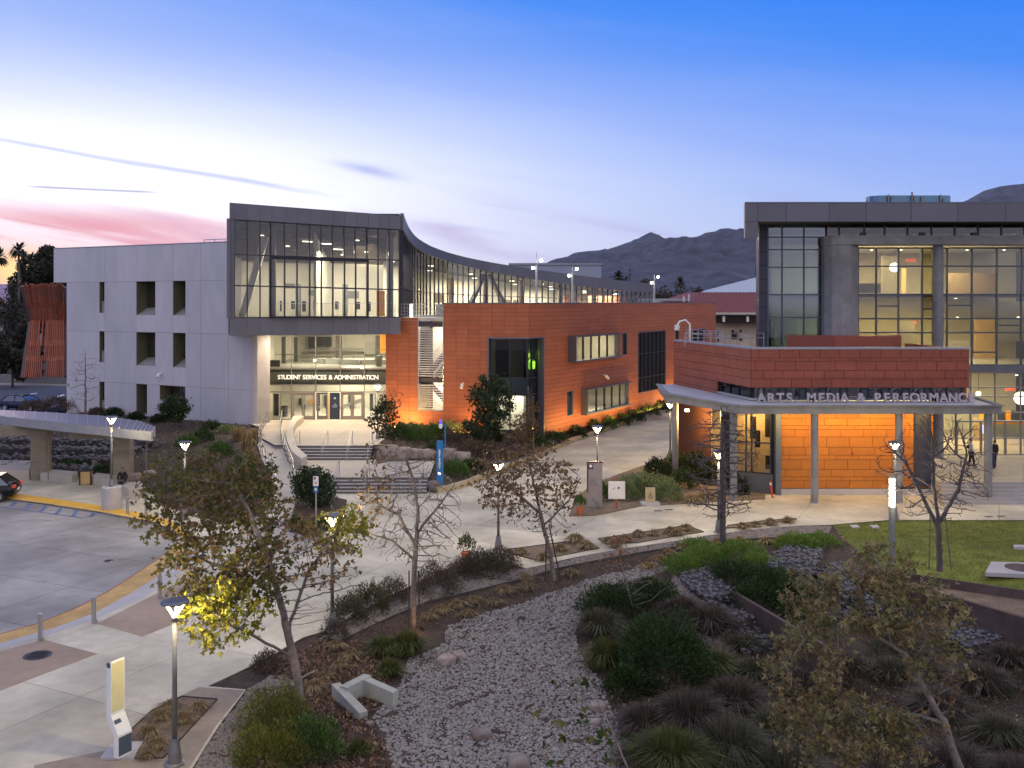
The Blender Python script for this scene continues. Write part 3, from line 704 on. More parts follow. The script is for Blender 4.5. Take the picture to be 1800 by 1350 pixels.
# ================================================================== STUDENT SERVICES BUILDING
ssa = thing('college_building', (-8, 80, 1.5), 'three storey building with white concrete hall, grey glass box and orange cladding', 'building')
def rect(fr, px0, px1, y0, y1, at=None):
    at = at or (px0 + px1) / 2
    return (fr.upx(px0), fr.upx(px1), fr.vpx(at, y1), fr.vpx(at, y0))
# ---- white hall
wf = Fr((-39.79, 85.44), (-19.96, 75.0)); WL = wf.len
J3, J2, J1, WT = 4.1, 8.5, 12.8, 15.85
olive = mat('olive_reveal', (.13, .12, .07), .85, var=.15, scale=2)
sillm = mat('grey_sill', (.27, .26, .25), .8, var=.1)
wh = []
for px0, px1, ys in ((175, 184, [(495, 550), (583, 637), (670, 724)]), (240, 273.5, [(494.5, 554), (585, 643)]), (304.5, 326.5, [(494.5, 554.5), (586, 646)]), (240, 259, [(674, 729)]), (281, 326.5, [(677, 704)])):
    for y0, y1 in ys: wh.append(rect(wf, px0, px1, y0, y1))
wh = [(a, b, c, (J1 if abs(d - J1) < .15 else J2 if abs(d - J2) < .2 else J3 if abs(d - J3) < .2 else d)) for a, b, c, d in wh]
cb = [0] + [wf.upx(p) for p in (184, 239.7, 304.3, 353, 402)] + [WL]
cells = []
for i in range(len(cb) - 1):
    rows = [(1.0, J3), (J3, J2)] + ([(J2, J1), (J1, WT)] if i < 5 else [])
    for a, b in rows:
        u0 = cb[i]
        if i == 0 and a == J1: u0 = -1.75
        cells.append((u0, cb[i + 1], a, b))
panels(wf, cells, wh, .03, .012, 'concrete_panel', white_render, ssa)
backing(wf, 0, WL, 1.0, J2, wh, mat('panel_joint_grey', (.25, .23, .24), .9), ssa, 'hall_wall', -1.4, -.001)  # darker grey wall behind the panels, seen in the joints
backing(wf, 0, cb[5], J2, WT - .1, wh, MATS['panel_joint_grey'], ssa, 'hall_wall', -1.4, -.001)
mb = MB(); wf.box(mb, -1.75, 0, J1, WT - .1, -1.4, -.001); wf.box(mb, -1.78, cb[5], WT, WT + .07, -.5, .05); mb.build('parapet_cap', mat('cap_metal', (.30, .29, .32), .5), ssa)
mb = MB(); wf.box(mb, 0, cb[5], WT - 1.2, WT - 1, -22, -1.4); wf.box(mb, 0, .3, 1, WT - .1, -22, -1.4); mb.build('roof', mat('flat_roof', (.2, .2, .2), .8), ssa)
for (a, b, c, d) in wh:                                       # deep reveals, sloping sills, dark glass set back
    dp = 1.15 if b - a > .7 else .35
    f = MB(); t = .015
    wf.box(f, a, a + t, c, d, -dp, -.03); wf.box(f, b - t, b, c, d, -dp, -.03); wf.box(f, a, b, d - t, d, -dp, -.03)
    w = f.build('window', olive, ssa)
    sh = .62 if (b - a > .7 and d - c > 2) else .05
    if c < 1.6: sh = .03
    s_ = MB(); q = [wf.p(a + t, c, -.02), wf.p(b - t, c, -.02), wf.p(b - t, c, -dp), wf.p(a + t, c, -dp)]
    s_.add([q[0], q[1], (q[2].x, q[2].y, c + sh), (q[3].x, q[3].y, c + sh)], [(0, 1, 2, 3)]); s_.build('sill', sillm, w)
    g_ = MB(); wf.box(g_, a + t, b - t, c + sh, d - t, -dp - .02, -dp); g_.build('pane', glass_mirror, w)
    if b - a < .7:
        g_ = MB(); wf.box(g_, a + .03, b - .03, c + .03, c + (d - c) * .36, -.3, -.2); g_.build('infill_panel', sillm, w)
        wf.box(g_ := MB(), a + t, b - t, c + (d - c) * .36, c + (d - c) * .38, -.3, -.14); g_.build('transom', steel, w)
    else:
        fm = MB(); wf.box(fm, a + (b - a) * .45, a + (b - a) * .45 + .05, c + sh, d - t, -dp, -dp + .05); fm.build('mullion', dark_frame, w)
# return wall beside the entrance
rf_ = Fr((-19.96, 75.0), (-19.75, 77.9), out=(1, 0, 0))
mb = MB(); rf_.box(mb, 0, rf_.len, 1.2, J3 - .01, -.35, 0); rf_.box(mb, 0, rf_.len, J3 + .01, 8.6, -.35, 0); mb.build('return_wall', mat('cream_concrete', (.50, .45, .38), .75, var=.06), ssa)
mb = MB(); rf_.box(mb, .9, 1.35, 2.9, 3.6, 0, .03); mb.build('wall_plaque', black_m, ssa)
# roof rail on the hall
mb = MB(); a = wf.p(wf.upx(343), WT, -1); b = wf.p(wf.upx(402), WT, -1)
mb.tube([a + Vector((0, 0, .35)), b + Vector((0, 0, .35))], .03, 6)
for k in range(4): q = a.lerp(b, k / 3.2); mb.tube([q, q + Vector((0, 0, .35))], .03, 6)
mb.build('roof_rail', steel, ssa)
# ---- glass box
class BoxFr(Fr):
    def zf(s, u, v):
        k = np.interp(v, [8.6, 9.9, 12.28, 14.56, 17.1, 18.3], [0, 0, .28, .31, .5, .65]); return v - k * max(0, min(1.0, u / s.len))
bf = BoxFr((-20.7, 70.0), (-8.6, 73.4)); BL = bf.len
BZ = [8.6, 9.9, 12.28, 14.56, 17.1, 18.3]
mp = [412, 434.5, 457, 475.5, 499.7, 521.5, 543.7, 564, 584, 604.5, 624, 644.7, 664.5, 684, 702]
mu = [bf.upx(p) for p in mp]
fc = [0.0] + [bf.upx(p) for p in (411, 434.5, 457, 478, 500.7, 523, 545, 565.7, 586, 606, 626.5, 647, 665.5, 684)] + [BL]
panels(bf, [(fc[i], fc[i + 1], BZ[4] + .02, BZ[5]) for i in range(len(fc) - 1)], [], .05, .008, 'fascia_panel', grey_metal, ssa, w=.18)
panels(bf, [(fc[i], fc[i + 1], BZ[0], BZ[1] - .02) for i in range(len(fc) - 1)], [], .05, .008, 'fascia_panel', grey_metal, ssa, w=.18)
mb = MB(); bf.box(mb, 0.01, BL, BZ[4], BZ[5] + .03, -.4, .17); mb.build('fascia_backing', dark_frame, ssa); mb = MB(); bf.box(mb, 0.01, BL, BZ[0] - .0, BZ[1], -.4, .17); mb.build('fascia_backing', dark_frame, ssa)
mb = MB(); bf.box(mb, -.18, .05, BZ[1] - .0, BZ[4] + .05, -.6, .45); bf.box(mb, .05, bf.upx(412), BZ[1], BZ[4], -.3, .2); mb.build('side_fin', grey_metal, ssa)
mb = MB(); bf.box(mb, 0, BL - .2, BZ[4] + .2, BZ[5] - .25, -9, -.4); mb.build('roof', dark_ceiling, ssa)
soff = MB(); bf.box(soff, 0, BL, 8.62, 8.72, -7.6, -.4); soff.build('soffit', mat('pale_soffit', (.5, .46, .4), .7), ssa)
fl = MB(); bf.box(fl, 0.02, BL - .02, 9.6, 9.88, -9, -.3); fl.build('floor', floor_grey, ssa)
# left bays, full frame
curtain(bf, mu[:4], BZ[1:5], ssa, dark_frame, glass_clear, w=-.02, md=.22, mw=.10)
curtain(bf, mu[3:12], [BZ[3], BZ[4]], ssa, dark_frame, glass_clear, w=-.02, md=.22, mw=.10)
curtain(bf, mu[11:], BZ[1:5], ssa, dark_frame, glass_clear, w=-.02, md=.22, mw=.10)
curtain(bf, mu[3:12], [BZ[1] + .05, BZ[2], BZ[3] - .2], ssa, dark_frame, glass_clear, w=.42, md=.2, mw=.12)
mb = MB(); u0, u1 = mu[3] - .08, mu[11] + .08                 # heavy projecting surround
bf.box(mb, u0, u1, BZ[3] - .26, BZ[3] + .02, -.1, .62); bf.box(mb, u0, u1, BZ[1] - .02, BZ[1] + .10, -.1, .62)
bf.box(mb, u0, u0 + .12, BZ[1] + .1, BZ[3] - .26, -.1, .62); bf.box(mb, u1 - .12, u1, BZ[1] + .1, BZ[3] - .26, -.1, .62)
mb.build('window_surround', mat('charcoal_metal', (.022, .022, .03), .45, metal=.4), ssa)
# inside of the box
mb = MB(); bf.box(mb, .1, BL - .1, 9.9, 14.4, -8.6, -8.4); mb.build('inner_wall', cream, ssa)
mb = MB(); bf.box(mb, .1, BL - .1, 14.4, 15.4, -9, -8.6); mb.build('inner_wall', cream, ssa)
for k in range(16):
    mb = MB(); z_ = 16.75 - k * .15; bf.box(mb, .3, BL - .2, z_, z_ + .22, -.9 - k * .48, -.62 - k * .48); mb.build('ceiling_slat', mat('timber_slat', (.10, .08, .06), .6, rand=.15), ssa)
mb = MB(); bf.box(mb, .15, .3, 9.9, 17, -8.4, -.5); mb.build('inner_wall', mat('grey_plaster', (.25, .24, .24), .8), ssa)
for u, w in ((3.1, -1.2), (12.0, -1.4)):
    q = bf.p(u, 0, w); mb = MB(); mb.lathe((q.x, q.y, 9.9), [(.27, 0), (.27, 6.8)], 16); mb.build('column', mat('grey_column', (.14, .14, .15), .5), ssa)
for u, w in ((5.2, -5), (8.9, -5)):
    q = bf.p(u, 0, w); mb = MB(); mb.lathe((q.x, q.y, 9.9), [(.22, 0), (.22, 2.6)], 16); mb.build('column', MATS['grey_column'], ssa)
mb = MB(); mb.beam(bf.p(.9, 9.9, -1.6), bf.p(2.6, 16.0, -1.6), .5, .3); mb.build('brace', mat('pale_brace', (.6, .58, .5), .6), ssa)
mb = MB(); bf.box(mb, bf.upx(669), bf.upx(684), 9.95, 12.2, -2.4, -2.3); mb.build('orange_panel', mat('orange_door', (.85, .33, .01), .5), ssa)
for k in range(9):                                            # dark window slits low in the lit wall and a rail in front
    u = 3.9 + k * .9
    mb = MB(); bf.box(mb, u, u + (.3 if k % 3 else .14), 10.3 + (k % 2) * .2, 11.2, -8.38, -8.34); mb.build('wall_slot', black_m, ssa)
for a_, b_, c_, d_ in ((4.3, 5.1, 12.3, 12.7), (6.2, 7.9, 11.7, 12.2), (9.4, 10.4, 11.5, 12.2)):
    mb = MB(); bf.box(mb, a_, b_, c_, d_, -8.38, -8.34); mb.build('wall_slot', mat('mid_grey', (.2, .2, .19), .7), ssa)
mb = MB()
mb.tube([bf.p(3.4, 10.95, -.8), bf.p(BL - .4, 10.95, -.8)], .025, 6)
for k in range(9): mb.tube([bf.p(3.5 + k * 1.1, 9.9, -.8), bf.p(3.5 + k * 1.1, 10.95, -.8)], .02, 5)
mb.build('inner_railing', steel, ssa)
for u, w in ((4, -3), (8, -3), (11.5, -3)):
    q = bf.p(u, 15.0, w); lamp_light('box_ceiling_light', 'AREA', q, 650, WARM, 2.5, ssa, size2=1.2)
for k, (u, w, v) in enumerate([(5.4, -2.8, 16.3), (6.9, -3.1, 16.35), (7.9, -4.2, 16.35), (4.2, -4, 16.3), (9.4, -2, 16.2), (10.4, -4.5, 16.2), (2.2, -2, 16.4), (8.6, -5.4, 16.3)]):
    mb = MB(); v = 16.66 + (w + .8) * .31 - .12; bf.box(mb, u, u + (.75 if k < 3 else .28), v, v + .05, w - .09, w + .09); mb.build('ceiling_lamp', ceil_light, ssa)
# ---- curving gallery beyond the box
gt = [(703.5, 73.5), (708, 76.5), (715, 80), (727, 84), (751, 88.5), (783, 92.5), (820, 96), (867, 99.5), (913, 102.5), (960, 105.5), (1022, 110), (1084, 115), (1150, 121)]
xs_ = [g[0] for g in gt]
top_px = ([705, 712, 720, 742, 773, 804, 835, 873, 944, 991, 1084, 1150], [381, 396, 409, 425, 441, 451.5, 459.5, 465, 473.5, 480.5, 492, 500])
bot_px = ([703, 712, 727, 751.5, 782.6, 820, 866.6, 913, 960, 1022, 1084, 1150], [404, 421, 434, 447, 460, 470.4, 479.8, 488, 495.3, 502.5, 509.3, 515.5])
GP = [Vector(((px - 900) / F * Y, Y, 0)) for px, Y in gt]
dens = []
for i in range(len(GP) - 1):
    for k in range(12): dens.append(GP[i].lerp(GP[i + 1], k / 12))
dens.append(GP[-1])
# smooth the plan curve a little and measure it
for _ in range(10): dens = [dens[0]] + [(dens[i - 1] + dens[i] * 2 + dens[i + 1]) / 4 for i in range(1, len(dens) - 1)] + [dens[-1]]
acc = [0.0]
for a, b in zip(dens, dens[1:]): acc.append(acc[-1] + (b - a).length)
def gpt(s):
    i = min(int(np.searchsorted(acc, s, 'right')) - 1, len(dens) - 2); t = (s - acc[i]) / (acc[i + 1] - acc[i]); p = dens[i].lerp(dens[i + 1], t)
    d = (dens[min(i + 2, len(dens) - 1)] - dens[max(i - 1, 0)]).normalized(); return p, d
def gz(s, which):
    p, d = gpt(s); px = 900 + F * p.x / p.y; y = np.interp(px, *which); return CZ - (y - HY) / F * p.y
GS = acc[-1]; zt_ = lambda s: gz(s, top_px); zb_ = lambda s: gz(s, bot_px)
# straighten heights so the edges run in clean lines
ss_ = np.linspace(0, GS, 60); ft = np.poly1d(np.polyfit(ss_, [zt_(s) for s in ss_], 3)); fb_ = np.poly1d(np.polyfit(ss_, [zb_(s) for s in ss_], 3))
def gstrip(s0, s1, za, zb, w0, w1, mb):
    (p, d), (q, e) = gpt(s0), gpt(s1); n = Vector((d.y, -d.x, 0)); m_ = Vector((e.y, -e.x, 0))
    P_ = [p + n * w1, q + m_ * w1, q + m_ * w0, p + n * w0]; Z0 = [za(s0), za(s1), za(s1), za(s0)]; Z1 = [zb(s0), zb(s1), zb(s1), zb(s0)]
    mb.hexa([(v.x, v.y, z) for v, z in zip(P_, Z0)] + [(v.x, v.y, z) for v, z in zip(P_, Z1)])
n_f = 30
for k in range(n_f):
    s0, s1 = GS * k / n_f, GS * (k + 1) / n_f
    mb = MB(); gstrip(s0 + .008, s1 - .008, lambda s: fb_(s), lambda s: ft(s), .0, .25, mb); mb.build('fascia_panel', grey_metal, ssa)
mb = MB()
for k in range(60): gstrip(GS * k / 60, GS * (k + 1) / 60, lambda s: fb_(s) + .05, lambda s: ft(s) - .05, -7.5, -.05, mb)
mb.build('gallery_roof', dark_ceiling, ssa)
for nm, za, zb, w0, w1, m_ in (('gallery_floor', 9.6, 9.85, -7.5, 0, floor_grey), ('inner_wall', 9.85, None, -6.6, -6.4, cream)):
    mb = MB()
    for k in range(30): gstrip(GS * k / 30, GS * (k + 1) / 30, lambda s: za, (lambda s: zb) if zb else (lambda s: fb_(s)), w0, w1, mb)
    mb.build(nm, m_, ssa)
sp = .98; ng = int(GS / sp)
for k in range(ng + 1):
    s0 = k * sp
    mb = MB(); gstrip(s0, min(s0 + .06, GS), lambda s: 9.85, lambda s: fb_(s), -.07, .07, mb); mb.build('mullion', dark_frame, ssa)
    if k < ng:
        for (f0, f1) in ((lambda s: 9.9, lambda s: 12.2 - .02 * s), (lambda s: 12.26 - .02 * s, lambda s: fb_(s))):
            mb = MB(); gstrip(s0 + .06, s0 + sp, f0, f1, -.01, .01, mb); mb.build('pane', glass_clear, ssa)
mb = MB()
for k in range(60): gstrip(GS * k / 60, GS * (k + 1) / 60, lambda s: 12.2 - .02 * s, lambda s: 12.26 - .02 * s, -.05, .06, mb)
mb.build('transom', dark_frame, ssa)
def near_s(px):
    return min(np.linspace(0, GS, 400), key=lambda s: abs(900 + F * gpt(s)[0].x / gpt(s)[0].y - px))
brc = mat('brace_steel', (.12, .09, .075), .6)
for pxa, pxb in ((866, 836), (874, 908)):
    a, b = gpt(near_s(pxa)), gpt(near_s(pxb)); q = lambda g, z: g[0] + Vector((-g[1].y, g[1].x, 0)) * 1.2 + Vector((0, 0, z))
    mb = MB(); mb.beam(q(a, 13.9), q(b, 9.9), .38, .38); mb.build('brace', brc, ssa)
for px_ in (745, 813, 870, 930, 1000, 1060):
    a = gpt(near_s(px_)); q = a[0] + Vector((-a[1].y, a[1].x, 0)) * 1.3; mb = MB(); mb.lathe((q.x, q.y, 9.85), [(.28, 0), (.28, 5.0 if px_ < 800 else 3.6)], 12); mb.build('column', brc, ssa)
for k in range(5):
    s0 = GS * (k + .5) / 5; a = gpt(s0); q = a[0] + Vector((-a[1].y, a[1].x, 0)) * 3
    lamp_light('gallery_ceiling_light', 'AREA', (q.x, q.y, fb_(s0) - .5), 1500 if k else 500, WARM, 6, ssa, rot=(0, 0, math.atan2(a[1].y, a[1].x)), size2=1.5)
for k in range(18):
    s0 = GS * (k + .3) / 18; a = gpt(s0); q = a[0] + Vector((-a[1].y, a[1].x, 0)) * (2 + 2.5 * (k % 2)); mb = MB(); mb.box((q.x, q.y, fb_(s0) - .3), (.5, .2, .05), .6); mb.build('ceiling_lamp', ceil_light, ssa)
for px_, z0, z1, w_ in ((950, 10.6, 11.3, 1.0), (962, 10.6, 11.3, 1.0), (975, 10.6, 11.3, 1.0), (985, 10.7, 11.0, .6), (800, 11, 12.2, 1.2), (845, 11, 12, 1.5)):
    s0 = near_s(px_); mb = MB(); gstrip(s0, s0 + w_, lambda s: z0, lambda s: z1, -6.38, -6.34, mb); mb.build('picture', MATS['brace_steel'], ssa)
for px_ in (1040, 1060, 1080, 1095, 1110, 1125, 1140):       # timber partition at the far end
    s0 = near_s(px_); mb = MB(); gstrip(s0, s0 + 1.3, lambda s: 9.9, lambda s: 11.9, -4.2, -4.0, mb); mb.build('timber_partition', mat('timber_partition', (.23, .09, .045), .6, rand=.3), ssa)

# ---- glazed entrance below the box
ef = Fr((-19.75, 77.6), (-9.9, 77.6))
eu = [ef.upx(p) for p in (470.5, 512, 555, 598, 640.5, 679)]
curtain(ef, eu, [5.62, 8.62], ssa, mat('bronze_frame', (.15, .135, .115), .45, metal=.4), glass_clear, mw=.05)
bz = MATS['bronze_frame']
curtain(ef, eu, [3.78, 4.34], ssa, bz, glass_clear, mw=.06)
mb = MB(); ef.box(mb, eu[0], eu[-1], 4.37, 5.58, -.16, -.1); mb.build('sign_band', mat('dark_green_glass_band', (.045, .05, .042), .15, var=.02), ssa)
for u in eu: mb = MB(); ef.box(mb, u - .03, u + .03, 4.3, 5.65, -.1, .05); mb.build('mullion', bz, ssa)
def door_leaf(u0, u1, v0, v1, w, fm, par, hand=1):
    mb = MB(); t = .13
    ef.box(mb, u0, u0 + t, v0, v1, w - .03, w + .03); ef.box(mb, u1 - t, u1, v0, v1, w - .03, w + .03)
    ef.box(mb, u0 + t, u1 - t, v0, v0 + .3, w - .03, w + .03); ef.box(mb, u0 + t, u1 - t, v1 - t, v1, w - .03, w + .03)
    d = mb.build('door', fm, par)
    g_ = MB(); ef.box(g_, u0 + t, u1 - t, v0 + .3, v1 - t, w - .008, w + .008); g_.build('pane', glass_clear, d)
    h = MB(); uu = u1 - t if hand > 0 else u0 + t; ef.box(h, uu - .03, uu + .03, v0 + .85, v0 + 1.2, w + .03, w + .10); h.build('handle', black_m, d)
    h = MB(); ef.box(h, u0 + t, u1 - t, v0 + 1.0, v0 + 1.05, w + .01, w + .05); h.build('push_bar', steel, d)
drf = mat('taupe_door_frame', (.25, .21, .175), .5, metal=.3)
for i in range(5):
    u0, u1 = eu[i] + .03, eu[i + 1] - .03; m_ = (u0 + u1) / 2
    if i in (1, 3):
        mb = MB(); ef.box(mb, u0, u0 + .08, 1.5, 3.75, -.08, .08); ef.box(mb, u1 - .08, u1, 1.5, 3.75, -.08, .08); ef.box(mb, u0 + .08, u1 - .08, 3.66, 3.75, -.08, .08); mb.build('door_frame', drf, ssa)
        door_leaf(u0 + .09, m_ - .005, 1.52, 3.65, 0, drf, ssa, 1); door_leaf(m_ + .005, u1 - .09, 1.52, 3.65, 0, drf, ssa, -1)
    elif i == 2:
        door_leaf(u0 + .05, m_ - .02, 1.52, 3.7, -.05, bz, ssa, 1)
        mb = MB(); ef.box(mb, m_ - .02, m_ + .16, 1.5, 3.7, -.06, .06); mb.build('mullion', mat('amber_post', (.55, .4, .2), .6), ssa)
        mb = MB(); ef.box(mb, m_ + .16, u1, 1.52, 3.7, -.03, 0); mb.build('notice_panel', mat('navy_notice', (.02, .03, .055), .35), ssa)
        mb = MB(); ef.box(mb, m_ + .5, u1 - .3, 2.75, 2.8, 0, .006); ef.box(mb, m_ + .35, u1 - .2, 2.6, 2.65, 0, .006); ef.box(mb, m_ + .35, u1 - .25, 2.5, 2.53, 0, .006)
        q0 = ef.p((m_ + u1) / 2 + .08, 3.25, .006); mb.box(tuple(q0), (.16, .006, .14)); mb.build('notice_print', mat('pale_print', (.35, .38, .45), .6), ssa)
    else:
        vs_ = [u0 - .03, (u0 + u1) / 2, u1 + .03] if i == 4 else [u0 - .03, u0 + .45, u0 + 1.0, u1 + .03]
        curtain(ef, vs_, [1.52, 3.7], ssa, bz, glass_clear, mw=.05)
# lobby: ground floor, upper floor, back walls, lights, furniture
mb = MB(); mb.prism([(-21, 77.6), (-6, 77.6), (-2, 98), (-26, 98)], 1.2, 1.49); mb.build('lobby_floor', mat('lobby_floor', (.42, .40, .35), .35, var=.06), ssa)
mb = MB(); mb.prism([(-21, 78.4), (-6, 78.4), (-2, 98), (-26, 98)], 5.3, 5.66); mb.build('upper_floor', floor_grey, ssa)
mb = MB(); mb.prism([(-21, 77.8), (-6, 77.8), (-2, 98), (-26, 98)], 8.75, 9.0); mb.build('lobby_ceiling', cream, ssa)
for za, zb, yb, nm in ((1.5, 5.3, 87, 'inner_wall'), (5.66, 8.7, 95.5, 'inner_wall')):
    mb = MB(); mb.box((-14, yb, (za + zb) / 2), (26, .3, zb - za)); mb.build(nm, cream, ssa)
    mb = MB(); mb.box((-21.1, 88, (za + zb) / 2), (.3, 20, zb - za)); mb.box((-8.9, 88, (za + zb) / 2), (.3, 20, zb - za)); mb.build(nm, cream, ssa)
def lb(x0, x1, y, z0, z1, m_, nm, dy=.1):
    mb = MB(); mb.box(((x0 + x1) / 2, y, (z0 + z1) / 2), (x1 - x0, dy, z1 - z0)); mb.build(nm, m_, ssa)
og = MATS['orange_door']; blk = black_m; tpl = mat('lobby_dark_panel', (.07, .075, .07), .5)
for px0, px1, y0, y1, Y, m_, nm in ((495, 502, 592, 640, 84, tpl, 'column'), (542, 556, 592, 612, 95, tpl, 'ticket_window'), (558, 583, 592, 609, 95, tpl, 'ticket_window'), (590, 602, 590, 633, 89, sillm, 'column'), (660, 668, 590, 634, 89, sillm, 'column'),
        (668, 678, 588, 620, 94, og, 'orange_panel'), (541, 640, 612, 616, 94.6, sillm, 'counter'), (641, 664, 600, 624, 95.2, mat('mesh_panel', (.42, .40, .36), .8), 'wall_panel'),
        (517, 523, 593, 640, 86, tpl, 'column'), (475, 492, 633, 647, 80, blk, 'cabinet'),
        (556, 562, 690, 735, 84, tpl, 'column'), (570, 580, 694, 730, 86.7, tpl, 'inner_door'), (612, 622, 694, 730, 86.7, tpl, 'inner_door'), (480, 490, 692, 737, 80.5, tpl, 'column'), (525, 535, 700, 712, 86.7, tpl, 'wall_picture'), (545, 552, 702, 710, 86.7, og, 'wall_picture'), (650, 656, 692, 734, 84, tpl, 'column')):
    a = D(px0, y0, Y); b = D(px1, y1, Y); lb(a.x, b.x, Y, b.z, a.z, m_, nm)
mb = MB(); mb.add([D(560, 735, 85), D(640, 705, 85), D(640, 698, 85), D(560, 728, 85)], [(0, 1, 2, 3)]); mb.add([D(600, 743, 84), D(678, 716, 84), D(678, 722, 84), D(610, 748, 84)], [(0, 1, 2, 3)])
mb.build('inner_stair_stringer', sillm, ssa)
def low_seat(pts, z, label):
    t = thing('lobby_bench', (pts[0][0], pts[0][1], z), label, 'bench', 'curved benches in the upper lobby'); mb = MB()
    for a, b in zip(pts, pts[1:]): mb.beam((a[0], a[1], z + .22), (b[0], b[1], z + .22), .9, .44)
    mb.build('seat', mat('grey_upholstery', (.30, .30, .29), .8), t)
low_seat([(-17.2, 84.5), (-16.2, 83.6), (-15, 83.5)], 5.67, 'short grey curved bench, leftmost behind the upper glass above the entrance sign')
low_seat([(-14.7, 83), (-13, 82.3), (-11.8, 82.6), (-10.6, 82.2)], 5.67, 'long grey curved bench in the middle of the upper lobby above the sign')
for x, z, y, lab in ((-11.2, 5.67, 80.5, 'grey cylindrical litter bin in the upper lobby by the orange wall'), (-19.0, 1.5, 79.8, 'dark litter bin inside the left glass bay of the entrance')):
    t = thing('litter_bin', (x, y, z), lab, 'bin'); mb = MB(); mb.lathe((x, y, z), [(.27, 0), (.3, .8)], 16); mb.build('bin_body', pole_grey, t); mb = MB(); mb.lathe((x, y, z + .8), [(.31, 0), (.31, .05), (.12, .1)], 16); mb.build('bin_lid', blk, t)
mb = MB(); mb.tube([(-16.6, 88, 6.7), (-9.4, 88, 6.7)], .03, 6); mb.tube([(-19.6, 79.1, 6.7), (-10.1, 79.1, 6.7)], .03, 6)
for k in range(8): mb.tube([(-16.6 + k, 88, 5.66), (-16.6 + k, 88, 6.7)], .03, 5)
mb.build('inner_railing', steel, ssa)
for x, y, z, e in ((-17, 82, 8.6, 420), (-12, 82, 8.6, 420), (-14.5, 90, 8.6, 700), (-17, 80.5, 5.2, 300), (-12.5, 80.5, 5.2, 300), (-14.5, 84.5, 5.2, 420)):
    lamp_light('lobby_ceiling_light', 'AREA', (x, y, z), e, (1.0, .88, .66), 2.5, ssa, size2=1.6)
for k in range(6): lamp_light('soffit_downlight', 'AREA', (-18.2 + k * 1.55, 75.6, 8.55), 150, (1.0, .83, .58), .5, ssa)
mb = MB()
for k in range(6): mb.box((-18.2 + k * 1.55, 75.6, 8.6), (.4, .4, .03))
mb.build('soffit_lamp', ceil_light, ssa)
# lettering
def glyph(ch, h, depth, m, parent, pos, rz=0.0, name='letter', bold=.012):
    c = bpy.data.curves.new('letter', 'FONT'); c.body = ch; c.size = h / .72; c.extrude = depth / 2; c.offset = bold; c.align_x = 'CENTER'
    o = bpy.data.objects.new('letter_tmp', c); COL.objects.link(o)
    me = bpy.data.meshes.new_from_object(o.evaluated_get(bpy.context.evaluated_depsgraph_get())); bpy.data.objects.remove(o); me.name = name
    me.materials.clear(); me.materials.append(m)
    q = bpy.data.objects.new(name, me); COL.objects.link(q); q.parent = parent; q.location = Vector(pos) - wloc(parent); q.rotation_euler = (R(90), 0, rz)
    return q
def word(txt, p0, p1, h, depth, m, parent, widths, bold=.012):
    W_ = [widths.get(c, 1.0) for c in txt]; tot = sum(W_) - (W_[0] + W_[-1]) / 2; acc_ = 0
    for i, c in enumerate(txt):
        if i: acc_ += (W_[i - 1] + W_[i]) / 2
        if c != ' ': glyph(c, h, depth, m, parent, p0.lerp(p1, acc_ / tot), bold=bold)
wd = {'I': .42, ' ': .55, 'M': 1.2, '&': 1.1, 'T': .85, 'S': .85, 'E': .85, 'L': .8, 'C': 1.05, 'O': 1.15, 'D': 1.05, ',': .5, 'N': 1.05, 'A': 1.05, 'R': .95}
word('STUDENT SERVICES & ADMINISTRATION', D(490.5, 666.5, 77.4), D(661.5, 667, 77.4), .36, .08, mat('sign_letter_white', (.85, .82, .78), .5, emit=(1, .95, .88), estr=.12), ssa, wd, bold=0)

# ---- orange clad wing
c0 = (1.28, 71.5)
of = Fr((-9.8, 74.3), c0); OL = of.len
rw = Fr(c0, (23.0, 108.0)); RWL = rw.len
u735, u780, u705 = of.upx(735), of.upx(780), of.upx(704.5)
zc = 10.95
ohole = [(u735, u780, of.vpx(757, 722), 11.5), (of.upx(857), OL + 1, of.vpx(893, 768) - .2, of.vpx(893, 593)), (-.1, u705, 8.55, 11.5), (u705 - .01, u735, 9.85, 11.5)]
ph = .33
ocells = []
nr = int(round((zc - .72) / ph))
xs0 = np.linspace(0, OL, 13)
for r in range(nr):
    for i in range(12): ocells.append((xs0[i], xs0[i + 1], .72 + r * ph, .72 + (r + 1) * ph))
panels(of, ocells, ohole, .03, .007, 'cladding_panel', terracotta, ssa, limit=300)
tj = mat('cladding_joint', (.06, .018, .01), .9)
backing(of, 0, OL, .5, zc - .05, ohole, tj, ssa, 'wing_wall', -.25, 0)
rh = [(-1, rw.upx(955.5), rw.vpx(940, 768) - .3, ohole[1][3])]
W1 = rect(rw, 998, 1086, 588, 632, 1042); W2 = rect(rw, 1021, 1104, 677, 720.5, 1062); W3 = rect(rw, 1121, 1170, 582, 687, 1145)
S1 = rect(rw, 1093, 1102, 585, 624); S2 = rect(rw, 996, 1007, 687, 731, 1001); S3 = rect(rw, 1187, 1193, 580, 606); S4 = rect(rw, 1214, 1240, 578, 600)
rh += [W1, W2, W3, S1, S2, S3, S4]
rcells = []
for r in range(nr):
    u = -(r % 2) * 1.3 if r % 2 else 0.0; u = 0.0 if r % 3 == 0 else (.9 if r % 3 == 1 else 1.7)
    bounds = [0.0] + list(np.arange(u if u > 0 else 2.4, RWL, 2.6)) + [RWL]
    for a, b in zip(bounds, bounds[1:]):
        if b - a > .02: rcells.append((a, b, .72 + r * ph, .72 + (r + 1) * ph))
panels(rw, rcells, rh, .03, .009, 'cladding_panel', terracotta, ssa, limit=300)
backing(rw, 0, RWL, .5, zc - .05, rh, tj, ssa, 'wing_wall', -.25, 0)
